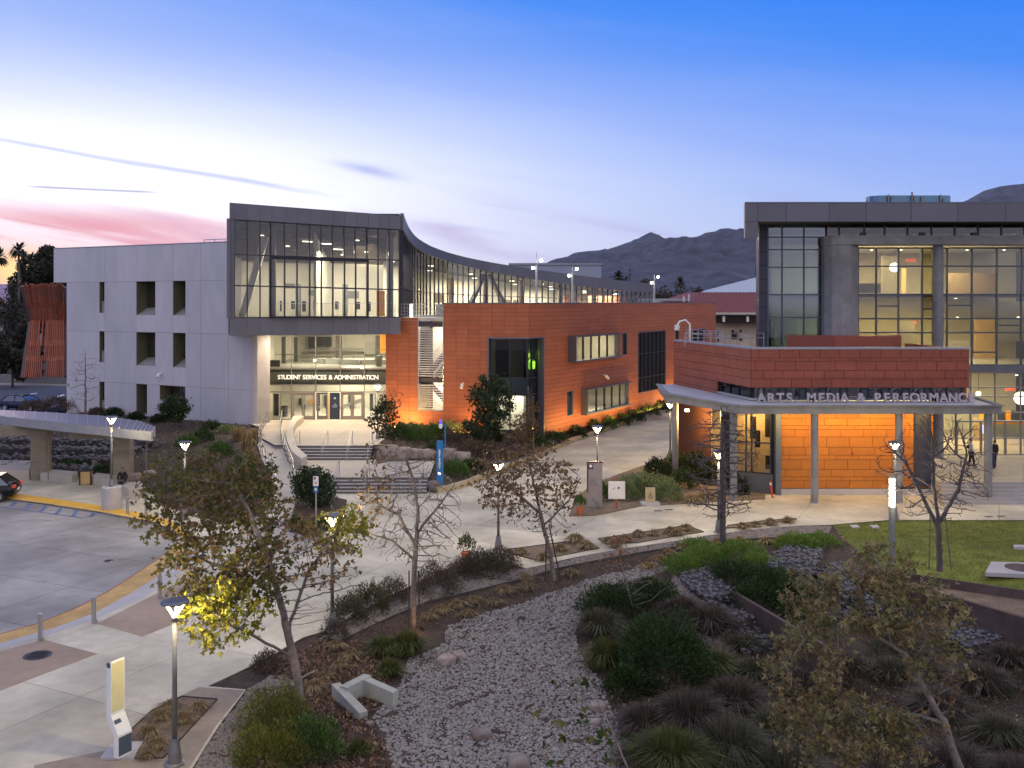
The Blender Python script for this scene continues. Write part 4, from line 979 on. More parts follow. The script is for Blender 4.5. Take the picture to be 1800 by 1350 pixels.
mb = MB(); of.box(mb, u780, OL + .05, zc - .02, zc + .06, -.4, .06); rw.box(mb, 0, RWL, zc - .02, zc + .06, -.4, .06); mb.build('parapet_cap', grey_metal, ssa)
mb = MB(); mb.prism([(-4.9, 73.6), (1.2, 71.9), (22.8, 108.2), (18, 121), (5, 104), (-5, 97)], 9.9, 10.1); mb.build('roof', mat('flat_roof', (.2, .2, .2), .8), ssa)
mb = MB(); a = rw.p(RWL, 0); mb.prism([(a.x, a.y), (a.x - .3, a.y + .2), (19.5, 121), (20, 121)], 1, zc - .1); mb.build('end_wall', terracotta, ssa)
mb = MB(); a, b = of.p(0, 0), Vector((-9.9, 77.6, 0)); mb.prism([(a.x, a.y), (a.x + .25, a.y + .1), (b.x + .25, b.y), (b.x, b.y)], .8, 8.6); mb.build('side_wall', terracotta, ssa)
mb = MB(); of.box(mb, u705, u780, 9.6, 9.86, -4.5, .02); mb.build('balcony', mat('pale_soffit', (.5, .46, .4), .7), ssa)
mb = MB(); of.box(mb, of.upx(750), u780 + .02, 9.86, 10.9, -2.4, -2.2); mb.build('balcony_wall', sillm, ssa)
mb = MB()
for h in (.25, .5, .75, 1.05): mb.tube([of.p(u705, 9.86 + h, -.1), of.p(of.upx(745), 9.86 + h, -.1)], .018, 5)
for k in range(7): q = of.p(u705 + k * .27, 9.86, -.1); mb.tube([q, q + Vector((0, 0, 1.05))], .018, 5)
mb.tube([of.p(of.upx(737), 10.95, -.3), of.p(u780, 9.95, -.3)], .03, 6); mb.tube([of.p(of.upx(750), 11.0, -1.8), of.p(u780, 10.0, -1.8)], .03, 6)
mb.build('balcony_railing', steel, ssa)
mb = MB(); of.box(mb, of.upx(716), of.upx(719), 9.9, 10.9, -.8, -.6); mb.build('balcony_light', ceil_light, ssa)
# stair slot with louvres
sh_ = ohole[0]; lv = mat('pale_louvre', (.62, .57, .52), .55, rand=.1); lz = sh_[2]
mb = MB(); of.box(mb, u735, u735 + .06, lz, 9.75, -.3, .05); of.box(mb, u780 - .06, u780, lz, 9.75, -.3, .05); of.box(mb, u735 + .06, u780 - .06, lz, lz + .06, -.3, .05); mb.build('louvre_frame', steel, ssa)
mb = MB(); u_m = (u735 + u780) / 2; of.box(mb, u_m - .06, u_m + .06, lz + .06, 9.7, -.3, -.1); of.box(mb, u735 + .06, u_m - .06, 9.15, 9.5, -.3, -.1); of.box(mb, u_m + .06, u780 - .06, 9.15, 9.5, -.3, -.1)
of.box(mb, u735 + .06, u_m - .06, 4.9, 5.2, -.3, -.1); of.box(mb, u_m + .06, u780 - .06, 4.9, 5.2, -.3, -.1); mb.build('louvre_post', mat('plum_steel', (.07, .045, .05), .5), ssa)
n_l = 38
for k in range(n_l):
    v = lz + .12 + (9.65 - lz - .12) * k / n_l
    if 4.8 < v < 5.2 or 9.1 < v < 9.5: continue
    mb = MB(); of.box(mb, u735 + .07, u780 - .07, v, v + .075, -.08, .0); mb.build('louvre', lv, ssa)
mb = MB(); of.box(mb, u735 - .1, u780 + .1, 1.2, 9.7, -3.4, -3.2); mb.build('inner_wall', cream, ssa)
stm = mat('stair_brown', (.13, .09, .075), .6)
for (ua, va, ub, vb) in ((u780 - .1, 7.3, u735 + .3, 5.2), (u735 + .3, 5.0, u780 - .1, 3.2), (u780 - .1, 6.4, u_m, 5.2), (u735 + .2, 2.9, u780 - .2, 1.6)):
    mb = MB(); mb.beam(of.p(ua, va, -1.2), of.p(ub, vb, -1.2), .12, .4); mb.build('stair_flight', stm, ssa)
    mb = MB(); mb.tube([of.p(ua, va + 1, -1.0), of.p(ub, vb + 1, -1.0)], .025, 6); mb.build('stair_rail', steel, ssa)
for z in (9.2, 4.7): lamp_light('stair_light', 'AREA', of.p(u_m, z, -2.0), 170, WARM, 1.2, ssa)
# corner window
cz0, cz1 = 1.0, ohole[1][3]; u857 = of.upx(857); u955 = rw.upx(955.5)
zs = [of.vpx(893, 765), of.vpx(893, 695), of.vpx(893, 665), cz1 - .08]
dw = -.35
mb = MB(); of.box(mb, u857, u857 + .1, cz0, cz1, -.6, .08); of.box(mb, u857 + .1, OL + .05, cz1 - .1, cz1, -.6, .08); rw.box(mb, .0, u955, cz1 - .1, cz1 - .002, -.6, .08); rw.box(mb, u955 - .1, u955, cz0 - .3, cz1 - .1, -.9, .08)
rw.box(mb, rw.upx(943), u955 - .1, cz0 - .3, cz1 - .1, -.9, -.7); mb.build('window_frame', grey_metal, ssa)
vus = [u857 + .1, of.upx(894.5), OL - .25]
dark_g = lambda i, j: glass_mirror if j else glass_clear
curtain(of, vus, zs, ssa, dark_frame, None, w=dw, mw=.08, gmf=lambda i, j: MATS['spandrel'] if j == 1 else (glass_dark if j == 2 else glass_clear)) if not mat('spandrel', (.02, .03, .045), .3) is None else 0
rus = [.3, rw.upx(941), rw.upx(951)]
curtain(rw, rus, zs, ssa, dark_frame, None, w=dw, mw=.07, gmf=lambda i, j: glass_dark if i else (glass_clear if j != 1 else glass_clear))
mb = MB(); mb.prism([(-3, 76), (.9, 75), (2.5, 77), (-3, 79)], 1, 9.4); mb.build('inner_wall', cream, ssa)
mb = MB(); of.box(mb, u857 - .3, OL - .5, 4.85, 5.15, -3, -.5); mb.build('floor', floor_grey, ssa)
mb = MB(); of.box(mb, u857 + .2, u857 + 1.4, 5.2, cz1 - .3, -1.6, -1.55); mb.build('blind', mat('grey_blind', (.22, .21, .19), .8), ssa)
lamp_light('corner_room_light', 'AREA', of.p(OL - 1.8, 4.7, -1.6), 330, (1, .93, .78), 2, ssa); lamp_light('corner_green_light', 'POINT', D(932, 625, 72.9), 32, (.55, 1.0, .08), .3, ssa)
mb = MB(); q = D(934, 640, 72.9); mb.lathe((q.x, q.y, 5.9), [(.1, 0), (.28, .1), (.3, .6), (.1, .8)], 14); mb.build('green_lamp', mat('green_lamp', (.3, .6, .05), .5, emit=(.45, 1, .05), estr=.5), ssa)
# wing windows
gshow = mat('grey_window_box', (.10, .10, .12), .45, metal=.3)
def wing_window(h, proj, pxs, label, lit, depth=1.1, ends=True, hs=(), fm=None, gm=glass_dark):
    a, b, c, d = h; f = MB(); t = .1
    if proj:
        rw.box(f, a, a + t, c, d, -.3, proj); rw.box(f, b - t, b, c, d, -.3, proj * .15); rw.box(f, a + t, b - t, c, c + t, -.3, proj * .8); rw.box(f, a + t, b - t, d - t, d, -.3, proj * .8)
    else: reveal(f, rw, h, .3, .07, .03)
    w = f.build('window', gshow, ssa); w['label'] = label
    us = [a + t] + [rw.upx(p) for p in pxs] + [b - t]
    for u in us[1:-1]: m_ = MB(); rw.box(m_, u - .035, u + .035, c + t, d - t, -.12, .04); m_.build('mullion', dark_frame, w)
    for v in hs: m_ = MB(); rw.box(m_, a + t, b - t, v - .035, v + .035, -.10, .02); m_.build('transom', dark_frame, w)
    for u, u2 in zip(us, us[1:]): m_ = MB(); rw.box(m_, u + .04, u2 - .04, c + t, d - t, -.06, -.045); m_.build('pane', gm, w)
    if lit:
        r_ = MB(); rw.box(r_, a - .5, b + 1.5, c - .4, d + .4, -depth - 3.2, -depth - 3); r_.build('inner_wall', cream, ssa)
        lamp_light('room_light', 'AREA', rw.p((a + b) / 2, d + .1, -depth - .6), lit, (1, .86, .6), (b - a) * .8, ssa, size2=.8, rot=(0, 0, math.atan2(rw.u.y, rw.u.x)))
        r_ = MB(); rw.box(r_, a - .5, b + 1.5, d + .25, d + .3, -depth - 3, -.26); rw.box(r_, a - .5, b + 1.5, c - .4, c - .35, -depth - 3, -.26); rw.box(r_, b + 1.5, b + 1.6, c - .4, d + .3, -depth - 3, -.26); rw.box(r_, a - .6, a - .5, c - .4, d + .3, -depth - 3, -.26); r_.build('inner_wall', cream, ssa)
wing_window(W1, .75, (1009, 1025.5, 1039.5, 1054, 1068), 'projecting upper window box partly lit inside', 420, gm=glass_clear)
wing_window(W2, .6, (1033, 1049, 1063, 1076, 1090), 'projecting lower window box with lit blinds', 260, gm=glass_clear)
wing_window(W3, 0, (1128, 1134, 1141, 1148, 1155, 1162), 'tall dark window of two storeys with close mullions', 14, hs=(rw.vpx(1145, 620), rw.vpx(1145, 661)))
wing_window(S1, 0, (), 'narrow slot window beside the upper box', 50); wing_window(S2, 0, (), 'narrow slot window beside the lower box', 0); wing_window(S3, 0, (), 'small slot window at the far end', 0); wing_window(S4, 0, (1224, 1232), 'small far window at the roof corner', 0)
for fr_, u, v in ((rw, rw.upx(1060), rw.vpx(1060, 661)), (of, of.upx(815), of.vpx(815, 676)), (wf, wf.upx(285), wf.vpx(285, 658))):
    t = MB(); q = fr_.p(u, v, .3); t.beam(fr_.p(u, v + .15, 0), q, .08); t.tube([q + Vector((0, 0, .05)), q + fr_.n * .25 - Vector((0, 0, .22))], [.13, .11], 10); t.build('camera_housing', white_paint, ssa)
# warm wall washers hidden in the planting along the base of the orange walls
for fr_, ua, ub, z, n_, e in ((of, .3, u735, 1.5, 2, 150), (of, u735, of.upx(852), 1.3, 3, 66), (rw, u955 + .5, RWL * .85, 1.05, 7, 85)):
    L_ = (ub - ua) / n_
    for k in range(n_):
        u = ua + (k + .5) * L_; q = fr_.p(u, z, 1.25)
        l = lamp_light('wall_washer', 'AREA', q, e, (1.0, .60, .16), L_ * .97, ssa, size2=.15)
        dirv = (-fr_.n * .55 + Vector((0, 0, 1))).normalized(); zax = -dirv; xax = fr_.u; yax = zax.cross(xax)
        l.rotation_euler = Matrix((xax, yax, zax)).transposed().to_euler()
        mb = MB(); fr_.box(mb, u - .3, u + .3, z - .12, z - .04, 1.17, 1.3); mb.build('wall_washer_fixture', black_m, ssa)
# ================================================================== ARTS BUILDING
amp = thing('arts_building', (20, 58, .3), 'grey and red arts building with tall lit glass wall, concrete frame and lettered canopy', 'building')
af = Fr((13.75, 55.0), (26.3, 55.0)); AL = af.len
aw = Fr((11.23, 66.25), (13.75, 55.0), out=(-1, 0, 0)); AWL = aw.len
vp = lambda y: af.vpx(1400, y)
za = [vp(681.5), vp(666), vp(651.3), vp(634.8), vp(629.3), vp(614)]
ztop = za[-1]; lowrows = [za[0] - .52, za[0] - 1.04]
stagger = [0, .62, .2, .9, .4, .1]
def course_cells(L_, rows, w_, seed=0):
    out = []
    for r, (a, b) in enumerate(rows):
        o_ = stagger[(r + seed) % 6] * w_; bd = [0.0] + [x for x in np.arange(o_ if o_ > .12 else w_, L_, w_) if L_ - x > .12] + [L_]
        for p, q in zip(bd, bd[1:]): out.append((p, q, a, b))
    return out
rows = list(zip(za, za[1:]))
panels(af, course_cells(AL, rows, 1.16), [], .04, .012, 'cladding_panel', red_cladding, amp, wob=.004)
wrows = [(lowrows[1] - .8, lowrows[1]), (lowrows[1], lowrows[0]), (lowrows[0], za[0])] + rows
wingmat = mat('salmon_panel', (.31, .095, .06), .62, var=.08, scale=2.5, dirt=.06, rand=.07, bump=.06)
uS = aw.upx(1262); hS = [(uS, AWL + 1, -1, za[0])]
panels(aw, course_cells(AWL, wrows, 1.16, 2), hS, .04, .012, 'cladding_panel', wingmat, amp, wob=.004)
ajm = mat('cladding_joint', (.06, .018, .01), .9)
backing(af, 0, AL, za[0], ztop - .02, [], ajm, amp, 'upper_wall', -.3, 0)
backing(aw, 0, AWL, 0, ztop - .02, hS, ajm, amp, 'side_wall', -.3, 0)
mb = MB(); af.box(mb, 0, AL + .05, ztop, ztop + .12, -.4, .07); aw.box(mb, 0, AWL + .02, ztop + .0, ztop + .118, -.4, .07); mb.build('parapet_cap', mat('cap_metal', (.30, .29, .32), .5), amp)
mb = MB(); mb.prism([(14.0, 55.3), (26.2, 55.3), (26.2, 63.4), (11.9, 63.4)], ztop - .9, ztop - .7); mb.build('terrace_roof', mat('flat_roof', (.2, .2, .2), .8), amp)
mb = MB(); af.box(mb, AL - .3, AL, 4.95, ztop - .02, -8.3, -.31); mb.build('side_wall', red_cladding, amp)
mb = MB(); mb.prism([(18, 62.6), (20.5, 60.6), (24, 60.6), (25.5, 62.6)], ztop - .7, ztop + .55); mb.build('terrace_planter', red_cladding, amp)
# strip of dark windows over the canopy
zstrip0, zstrip1 = 5.42, za[0]
us = [.12] + [af.upx(p) for p in (1345, 1372, 1384, 1407, 1419, 1443, 1455, 1480, 1492, 1516, 1529, 1553, 1566, 1590, 1602, 1628, 1640, 1668)] + [AL - .3]
mb = MB(); af.box(mb, 0, AL - .01, zstrip0, zstrip0 + .08, -.35, -.1); mb.build('window_sill', grey_metal, amp)
blu = mat('blue_grey_spandrel', (.06, .085, .11), .4)
for i in range(len(us) - 1):
    mb = MB(); af.box(mb, us[i] + .03, us[i + 1] - .03, zstrip0 + .08, zstrip1 - .03, -.30, -.27)
    if us[i + 1] - us[i] > .55: mb.build('pane', glass_mirror, amp)
    else: mb.build('spandrel', blu, amp)
    mb = MB(); af.box(mb, us[i + 1] - .03, us[i + 1] + .03, zstrip0 + .08, zstrip1 - .02, -.35, -.2); mb.build('mullion', dark_frame, amp)
backing(af, 0, AL, zstrip0, zstrip1, [], black_m, amp, 'strip_backing', -.6, -.4)
aus = [uS + .05, uS + 1.3, uS + 2.5, AWL - .05]
for i in range(3):
    mb = MB(); aw.box(mb, aus[i] + .04, aus[i + 1] - .04, zstrip0 + .06, zstrip1 - .03, -.25, -.22); mb.build('pane', glass_dark, amp)
    mb = MB(); aw.box(mb, aus[i] - .03, aus[i] + .03, zstrip0, zstrip1, -.3, -.15); mb.build('mullion', dark_frame, amp)
mb = MB(); aw.box(mb, uS, AWL, zstrip0, zstrip0 + .1, -.4, .05); mb.build('window_sill', concrete, amp)
mb = MB(); aw.box(mb, uS, AWL, zstrip0, zstrip1, -.7, -.6); mb.build('strip_backing', sillm, amp)
# orange wall under the canopy
oz = [af.vpx(1500, y) for y in (858, 845, 838, 825, 808, 800, 786, 768, 755, 748, 735, 722)]
oz = sorted(oz); u1372, u1640 = af.upx(1372), af.upx(1640)
lowf = Fr(af.p(u1372, 0), af.p(u1640, 0)); LW = lowf.len
orange_p = mat('orange_panel', (.46, .155, .02), .6, var=.07, scale=2.5, dirt=.05, rand=.08, bump=.05)
panels(lowf, course_cells(LW, list(zip(oz, oz[1:])), 1.32), [], .04, .012, 'cladding_panel', orange_p, amp, wob=.004)
backing(lowf, 0, LW, 0, 5.1, [], ajm, amp, 'lower_wall', -.3, 0)
mb = MB(); lowf.box(mb, -.02, LW, 0, oz[0] - .03, -.3, .16); mb.build('plinth', concrete, amp)
mb = MB(); lowf.box(mb, -.33, -.03, 0, 4.92, -.3, .25); mb.build('corner_post', mat('steel_blue_post', (.13, .15, .17), .5), amp)
mb = MB(); q = af.p(af.upx(1498), af.vpx(1498, 797), .06); mb.box(tuple(q), (.12, .06, .16)); mb.build('alarm_box', red_paint, amp)
# corner window bay under the canopy
bay = Fr((12.9, 56.2), (14.95, 55.2)); BL2 = bay.len
zb0, zb1 = 1.15, 4.9
curtain(bay, [0, BL2 * .38, BL2 * .52, BL2], [zb0, 2.9, zb1], amp, dark_frame, glass_clear, mw=.08)
mb = MB(); bay.box(mb, -.05, BL2 + .15, 0, zb0 - .04, -.5, .12); mb.build('bay_base', mat('dark_grey_base', (.10, .10, .10), .7, var=.1), amp)
mb = MB(); q = bay.p(BL2 + .1, 0); mb.box((q.x + .12, q.y + .1, 2.45), (.28, .3, 4.9)); q = bay.p(0, 0); mb.box((q.x - .3, q.y + .15, 2.45), (.6, .3, 4.9)); mb.build('dark_pier', mat('charcoal_metal', (.022, .022, .03), .45, metal=.4), amp)
mb = MB(); mb.prism([(12.2, 58.3), (15.6, 57.6), (15.6, 57.8), (12.2, 58.5)], 0, 4.9); mb.build('inner_wall', mat('ochre_wall', (.50, .33, .15), .8), amp)
for (a, b, c, d, y) in ((.9, 1.25, 3.0, 4.3, -.9), (1.75, 2.05, 3.1, 4.5, -1.0), (1.2, 1.5, 2.5, 3.5, -.8), (1.75, 2.1, 1.2, 2.0, -1.1)):
    mb = MB(); bay.box(mb, a, b, c, d, y - .1, y); mb.build('display_figure', mat('dark_brown', (.03, .02, .015), .8), amp)
lamp_light('bay_light', 'AREA', bay.p(1.3, 4.8, -1.0), 170, (1, .72, .34), 1.2, amp)
# canopy: raw concrete slab with an upstand
cz0_, cz1_ = 4.93, 5.42
cp = [(9.55, 59.4), (12.45, 52.4), (26.85, 52.4), (27.7, 57.6), (26.32, 57.6), (26.32, 54.98), (13.76, 54.98), (11.35, 66), (10.1, 66)]
mb = MB(); mb.prism(cp, cz0_, cz1_ - .06); mb.build('canopy_slab', raw_concrete, amp)
mb = MB()
for (a, b) in (((9.55, 59.4), (12.45, 52.4)), ((12.45, 52.4), (26.85, 52.4)), ((26.85, 52.4), (27.7, 57.6)), ((10.1, 66), (9.55, 59.4))):
    mb.beam((a[0], a[1], cz1_ - .03), (b[0], b[1], cz1_ - .03), .34, .06)
mb.build('canopy_upstand', raw_concrete, amp)
mb = MB(); mb.prism([(10.1, 66), (9.9, 59.6), (12.7, 52.7), (26.6, 52.7), (27.3, 57.4)] + [(26.32, 57.4), (26.32, 54.98), (13.76, 54.98), (11.35, 66)], cz1_ - .061, cz1_ - .045); mb.build('canopy_pale_top', mat('skylit_top_paint', (.42, .43, .46), .6, var=.06, scale=1), amp)  # paler canopy top: sky light put into its colour
for k, (x, y, z0, r) in enumerate(((16.7, 52.75, 0, .2), (21.35, 52.75, 0, .199), (12.35, 53.3, 0, .2), (26.35, 52.9, .3, .22), (10.35, 60.6, 0, .2))):
    mb = MB(); mb.lathe((x, y, 0), [(r, 0), (r, cz0_)], 20); mb.build('canopy_column', raw_concrete, amp, smooth=False)
for x in (14.8, 16.6, 18.5, 20.5, 22.4, 24.2): mb = MB(); mb.lathe((x, 53.9, cz0_ - .1), [(.1, 0), (.12, .1)], 12); mb.build('downlight', ceil_light, amp); lamp_light('canopy_downlight', 'AREA', (x, 53.9, cz0_ - .12), 7, (1, .68, .30), .3, amp)
# fascia wall wash along the orange wall
for k in range(4):
    l = lamp_light('canopy_wall_light', 'AREA', (15.5 + k * 2.6, 54.0, 4.75), 34, (1.0, .66, .24), 2.2, amp, size2=.12, rot=(R(25), 0, 0))
lamp_light('side_wall_light', 'POINT', (11.1, 60.6, 3.9), 520, (1, .62, .2), .12, amp)
mb = MB(); mb.box((11.1, 60.6, 4.2), (.25, .25, .15)); mb.build('side_lamp', ceil_light, amp)
wd2 = {'I': .5, ' ': .75, 'M': 1.15, ',': .55, '&': 1.05}
word('ARTS, MEDIA & PERFORMANCE', Vector((14.1, 54.0, cz1_ + .02)), Vector((25.95, 54.0, cz1_ + .02)), .5, .14, mat('grey_sign_letter', (.45, .40, .40), .5, metal=.2), amp, wd2, bold=.02)
mb = MB(); mb.box((20, 54.05, cz1_ + .01), (12.2, .08, .05)); mb.build('letter_rail', steel, amp)
# rooftop rails
for (p0, p1, sgn) in ((aw.p(.8, ztop, -.6), aw.p(AWL - 5, ztop, -.6), 1), (Vector((11.4, 63, ztop - .2)), Vector((16.6, 63, ztop - .2)), 1)):
    mb = MB(); n_ = 6
    for h in (.55, .85): mb.tube([p0 + Vector((0, 0, h)), p1 + Vector((0, 0, h))], .03, 6)
    for k in range(n_ + 1): q = p0.lerp(p1, k / n_); mb.tube([q, q + Vector((0, 0, .85))], .03, 6)
    mb.build('roof_railing', steel, amp)
mb = MB(); q = aw.p(1.6, ztop, -.5); pth = [q + Vector((0, 0, .1)), q + Vector((0, 0, 1.2)), q + Vector((-.3, 0, 1.5)), q + Vector((-.7, 0, 1.4)), q + Vector((-.85, 0, 1.15))]; mb.tube(pth, .07, 8); mb.tube([pth[-1], pth[-1] - Vector((.05, 0, .35))], [.2, .16], 10); mb.build('roof_camera', white_paint, amp)
# ---- main glazed volume
mf = Fr((17.0, 63.5), (36.0, 63.5)); U = mf.upx; V = lambda y: mf.vpx(1500, y)
zf0, zf1 = 16.2, 17.4
ff = Fr((15.68, 61.0), (38, 61.0)); fu = [0] + [ff.upx(p) for p in (1382, 1457, 1522, 1601, 1683, 1767, 1850, 1930)]
mb = MB(); mb.prism([(15.68, 61), (38, 61), (38, 73), (17.95, 73)], zf0 + .01, zf1 - .03); mb.build('roof_slab', dark_ceiling, amp)
for a, b in zip(fu, fu[1:]): mb = MB(); ff.box(mb, a + .012, b - .012, zf0, zf1 - .03, .0, .06); mb.build('fascia_panel', grey_metal, amp)
mb = MB(); mb.prism([(14.84, 60.92), (38, 60.92), (38, 73), (17.85, 73)], zf1 - .02, zf1 + .05); mb.build('roof_edge', grey_metal, amp)
mb = MB(); ff.box(mb, -.82, -.01, zf0 - 1.05, zf0 - .01, -.25, .06); ff.box(mb, -.82, -.01, zf0 + .01, zf1 - .03, -.25, .06); mb.prism([(15.0, 61.26), (15.67, 61.26), (17.94, 72.9), (17.7, 72.9)], zf0, zf1 - .03); mb.build('fin_panel', grey_metal, amp)
mb = MB(); mb.prism([(16.45, 63.6), (17.0, 63.5), (17.0, 64), (19.9, 76), (19.4, 76)], 0, zf0); mb.build('dark_side_wall', mat('charcoal_panel', (.045, .045, .065), .5, metal=.3), amp)
for k in range(9): mb = MB(); mb.box((16.7, 63.5, 8 + k * .92 + .43), (.58, .08, .88)); mb.build('side_panel', MATS['charcoal_panel'], amp)
gm_ = glass_mat('warm_office_glass', (.66, .66, .60), .12); blue_g = glass_mat('blue_office_glass', (.34, .44, .52), .26)
hy = [612, 558, 518, 470, 439, 417, 391.5]; zsA = [V(y) for y in hy]; usA = [U(p) for p in (1349.5, 1374.7, 1413, 1452)]
afm = mat('slate_frame', (.09, .10, .115), .45, metal=.4)
curtain(mf, usA, zsA, amp, afm, None, mw=.09, gmf=lambda i, j: blue_g)
curtain(mf, [U(p) for p in (1452, 1475, 1519, 1555, 1595, 1637, 1678, 1719, 1760, 1801, 1842, 1900)], [V(415), V(391.5)], amp, afm, None, mw=.1, gmf=lambda i, j: gm_)
uB = [U(p) for p in (1508, 1540, 1579, 1620.5, 1640, 1664.5, 1708, 1751.7, 1794.5, 1838, 1880, 1930)]
zB = [V(y) for y in (642, 584.5, 560, 518, 468, 436)]
curtain(mf, uB, zB, amp, afm, None, mw=.1, gmf=lambda i, j: gm_)
for i, y in ((1, 538), (5, 537), (7, 572), (3, 543), (6, 619), (8, 609)):
    mb = MB(); mf.box(mb, uB[i] + .05, uB[i + 1] - .05, V(y) - .05, V(y) + .05, -.06, .06); mb.build('transom', afm, amp)
mb = MB(); mf.box(mb, U(1700), 20, V(653.5), V(642.5), -.1, .15); mb.build('spandrel_band', mat('mid_slate', (.14, .145, .16), .45, metal=.4), amp)
sf = mat('silver_frame', (.22, .22, .21), .4, metal=.5)
curtain(mf, [U(p) for p in (1655, 1680, 1706, 1749, 1794, 1838, 1880, 1930)], [.92, V(725), V(697), V(681), V(655)], amp, sf, glass_clear, mw=.07)
for k in range(7):
    a_ = U(1680) + k * 1.62
    mb = MB(); mf.box(mb, a_, a_ + .1, .92, 3.2, -.08, .1); mf.box(mb, a_ + .1, a_ + 1.62, 3.1, 3.2, -.08, .1); mf.box(mb, a_ + .1, a_ + 1.62, 2.0, 2.06, -.05, .12); mb.build('door_frame', sf, amp)
mb = MB(); mb.tube([(23.6, 55.3, .5), (23.6, 55.3, 4.9)], .62, 20); mb.build('curved_dark_pier', mat('charcoal_panel', (.045, .045, .065), .5, metal=.3), amp)
mb = MB(); 0 and mb.prism([(24.9, 55.31), (26.0, 55.31), (27.5, 63.4), (24.9, 63.4)], .92, 4.9)
# raw concrete frame, pier and column
px0 = mf.p(U(1453), 0).x - .2
pr = [(20.55, 62.9), (20.9, 62.35), (21.4, 62.1), (22.0, 62.1), (22.68, 62.6), (22.68, 64.4), (20.55, 64.4)]
mb = MB(); mb.prism(pr, 7.2, V(432)); mb.build('concrete_pier', raw_concrete, amp)
mb = MB(); mb.prism([(20.5, 62.9), (20.85, 62.3), (21.35, 62.02), (38, 62.02), (38, 63.8), (20.5, 63.8)], V(432) + .002, V(416.5)); mb.build('concrete_beam', raw_concrete, amp)
q = D(1649, 612, 62.7); mb = MB(); mb.lathe((q.x, 62.7, .9), [(.33, 0), (.33, V(432) - .9)], 24); mb.build('round_column', raw_concrete, amp, smooth=False)
for px in (1517, 1621, 1712): q = D(px, 414, 62.4); mb = MB(); mb.box((q.x, 62.4, V(416.5) + .12), (.35, .25, .2)); mb.build('flood_lamp', black_m, amp)
# interior of the glazed volume
ochre = mat('pale_ochre_wall', (.55, .50, .34), .8, var=.05)
for z0_, z1_ in ((.6, .9), (V(653), V(643)), (V(523), V(516)), (V(430), V(420))):
    mb = MB(); mb.prism([(17.3, 63.6), (38, 63.6), (38, 76), (20.1, 76)], z0_, z1_); mb.build('floor', floor_grey if z0_ > 1 else mat('lobby_tile', (.30, .25, .19), .35, var=.1), amp)
mb = MB(); mb.box((30.1, 76.2, 8.6), (20, .3, 16)); mb.build('inner_wall', ochre, amp)
mb = MB(); mb.prism([(17.3, 64.5), (17.5, 64.5), (20.2, 76), (20.0, 76)], 8, 16); mb.build('inner_wall', mat('grey_plaster', (.25, .24, .24), .8), amp)
def ib(x0p, x1p, y0, y1, Y, m_, nm, dy=.12):
    a, b = D(x0p, y0, Y), D(x1p, y1, Y); mb = MB(); mb.box(((a.x + b.x) / 2, Y, (a.z + b.z) / 2), (b.x - a.x, dy, a.z - b.z)); mb.build(nm, m_, amp)
for (x0, x1, y0, y1, Y, m_, nm) in ((1550, 1578, 450, 516, 70, mat('grey_door', (.22, .20, .15), .6), 'inner_door'), (1584, 1592, 472, 516, 72, MATS['ochre_wall'], 'inner_door'), (1508, 1548, 498, 515, 66, mat('grey_upholstery', (.30, .30, .29), .8), 'sofa'), (1580, 1606, 565, 608, 70, MATS['grey_door'], 'inner_door'),
      (1664, 1750, 480, 518, 70, mat('brown_wall_panel', (.22, .16, .09), .7), 'wall_panel'), (1713, 1748, 560, 640, 72, MATS['ochre_wall'], 'wall_panel'), (1755, 1800, 530, 600, 75, mat('pale_panel', (.5, .48, .38), .7), 'wall_panel'), (1664, 1705, 600, 630, 69, MATS['pale_panel'], 'wall_panel'),
      (1360, 1400, 560, 600, 74, MATS['grey_plaster'], 'wall_panel'), (1735, 1800, 744, 770, 68.5, mat('reception_counter', (.40, .42, .32), .5), 'reception_counter'), (1735, 1800, 741, 745, 68.3, MATS['orange_door'], 'counter_top'), (1712, 1735, 735, 775, 70, MATS['ochre_wall'], 'cabinet'),
      (1722, 1734, 728, 745, 71, MATS['orange_door'], 'poster'), (1754, 1766, 722, 745, 72, mat('dark_poster', (.05, .05, .07), .6), 'poster'), (1767, 1776, 722, 745, 72.05, MATS['orange_door'], 'poster'), (1778, 1800, 722, 745, 72, MATS['dark_poster'], 'poster')):
    ib(x0, x1, y0, y1, Y, m_, nm)
ib(1726, 1733, 747, 762, 66.2, mat('screen', (.4, .45, .6), .4, emit=(.6, .7, 1), estr=1.5), 'lit_screen')
exitm = mat('red_exit_glow', (.8, .1, .05), .5, emit=(1, .12, .06), estr=.8)
for px, py, Y in ((1600.5, 456, 74), (1600.5, 566, 72), (1775, 682, 72)):
    q = D(px, py, Y); word('EXIT', q + Vector((-.3, -.1, -.2)), q + Vector((.3, -.1, -.2)), .25, .05, exitm, amp, {'I': .5}, bold=.01)
def pendant(px, py, Y, r, zc):
    q = D(px, py, Y); mb = MB(); mb.tube_prof((q.x, Y, q.z), [(r * math.sin(a), -r * math.cos(a)) for a in np.linspace(.1, 3.04, 9)], 16); mb.build('globe_lamp', ceil_light, amp, smooth=True); mb = MB(); mb.tube([(q.x, Y, q.z + r), (q.x, Y, zc)], .015, 5); mb.build('lamp_cord', black_m, amp)
pendant(1572, 470, 67, .32, V(432)); pendant(1795, 700, 66, .45, 6.5); pendant(1720, 692, 67, .16, 6.5); pendant(1720, 702, 67, .16, 6.5)
for px, py in ((1532, 440), (1584, 440), (1700, 440), (1765, 440), (1405, 559), (1683, 558), (1790, 558), (1680, 525), (1385, 606), (1462, 609), (1440, 606), (1787, 660)):
    q = D(px, py, 65.5); mb = MB(); mb.lathe((q.x, 65.5, q.z), [(.09, 0), (.09, .04)], 12); mb.build('ceiling_lamp', ceil_light, amp)
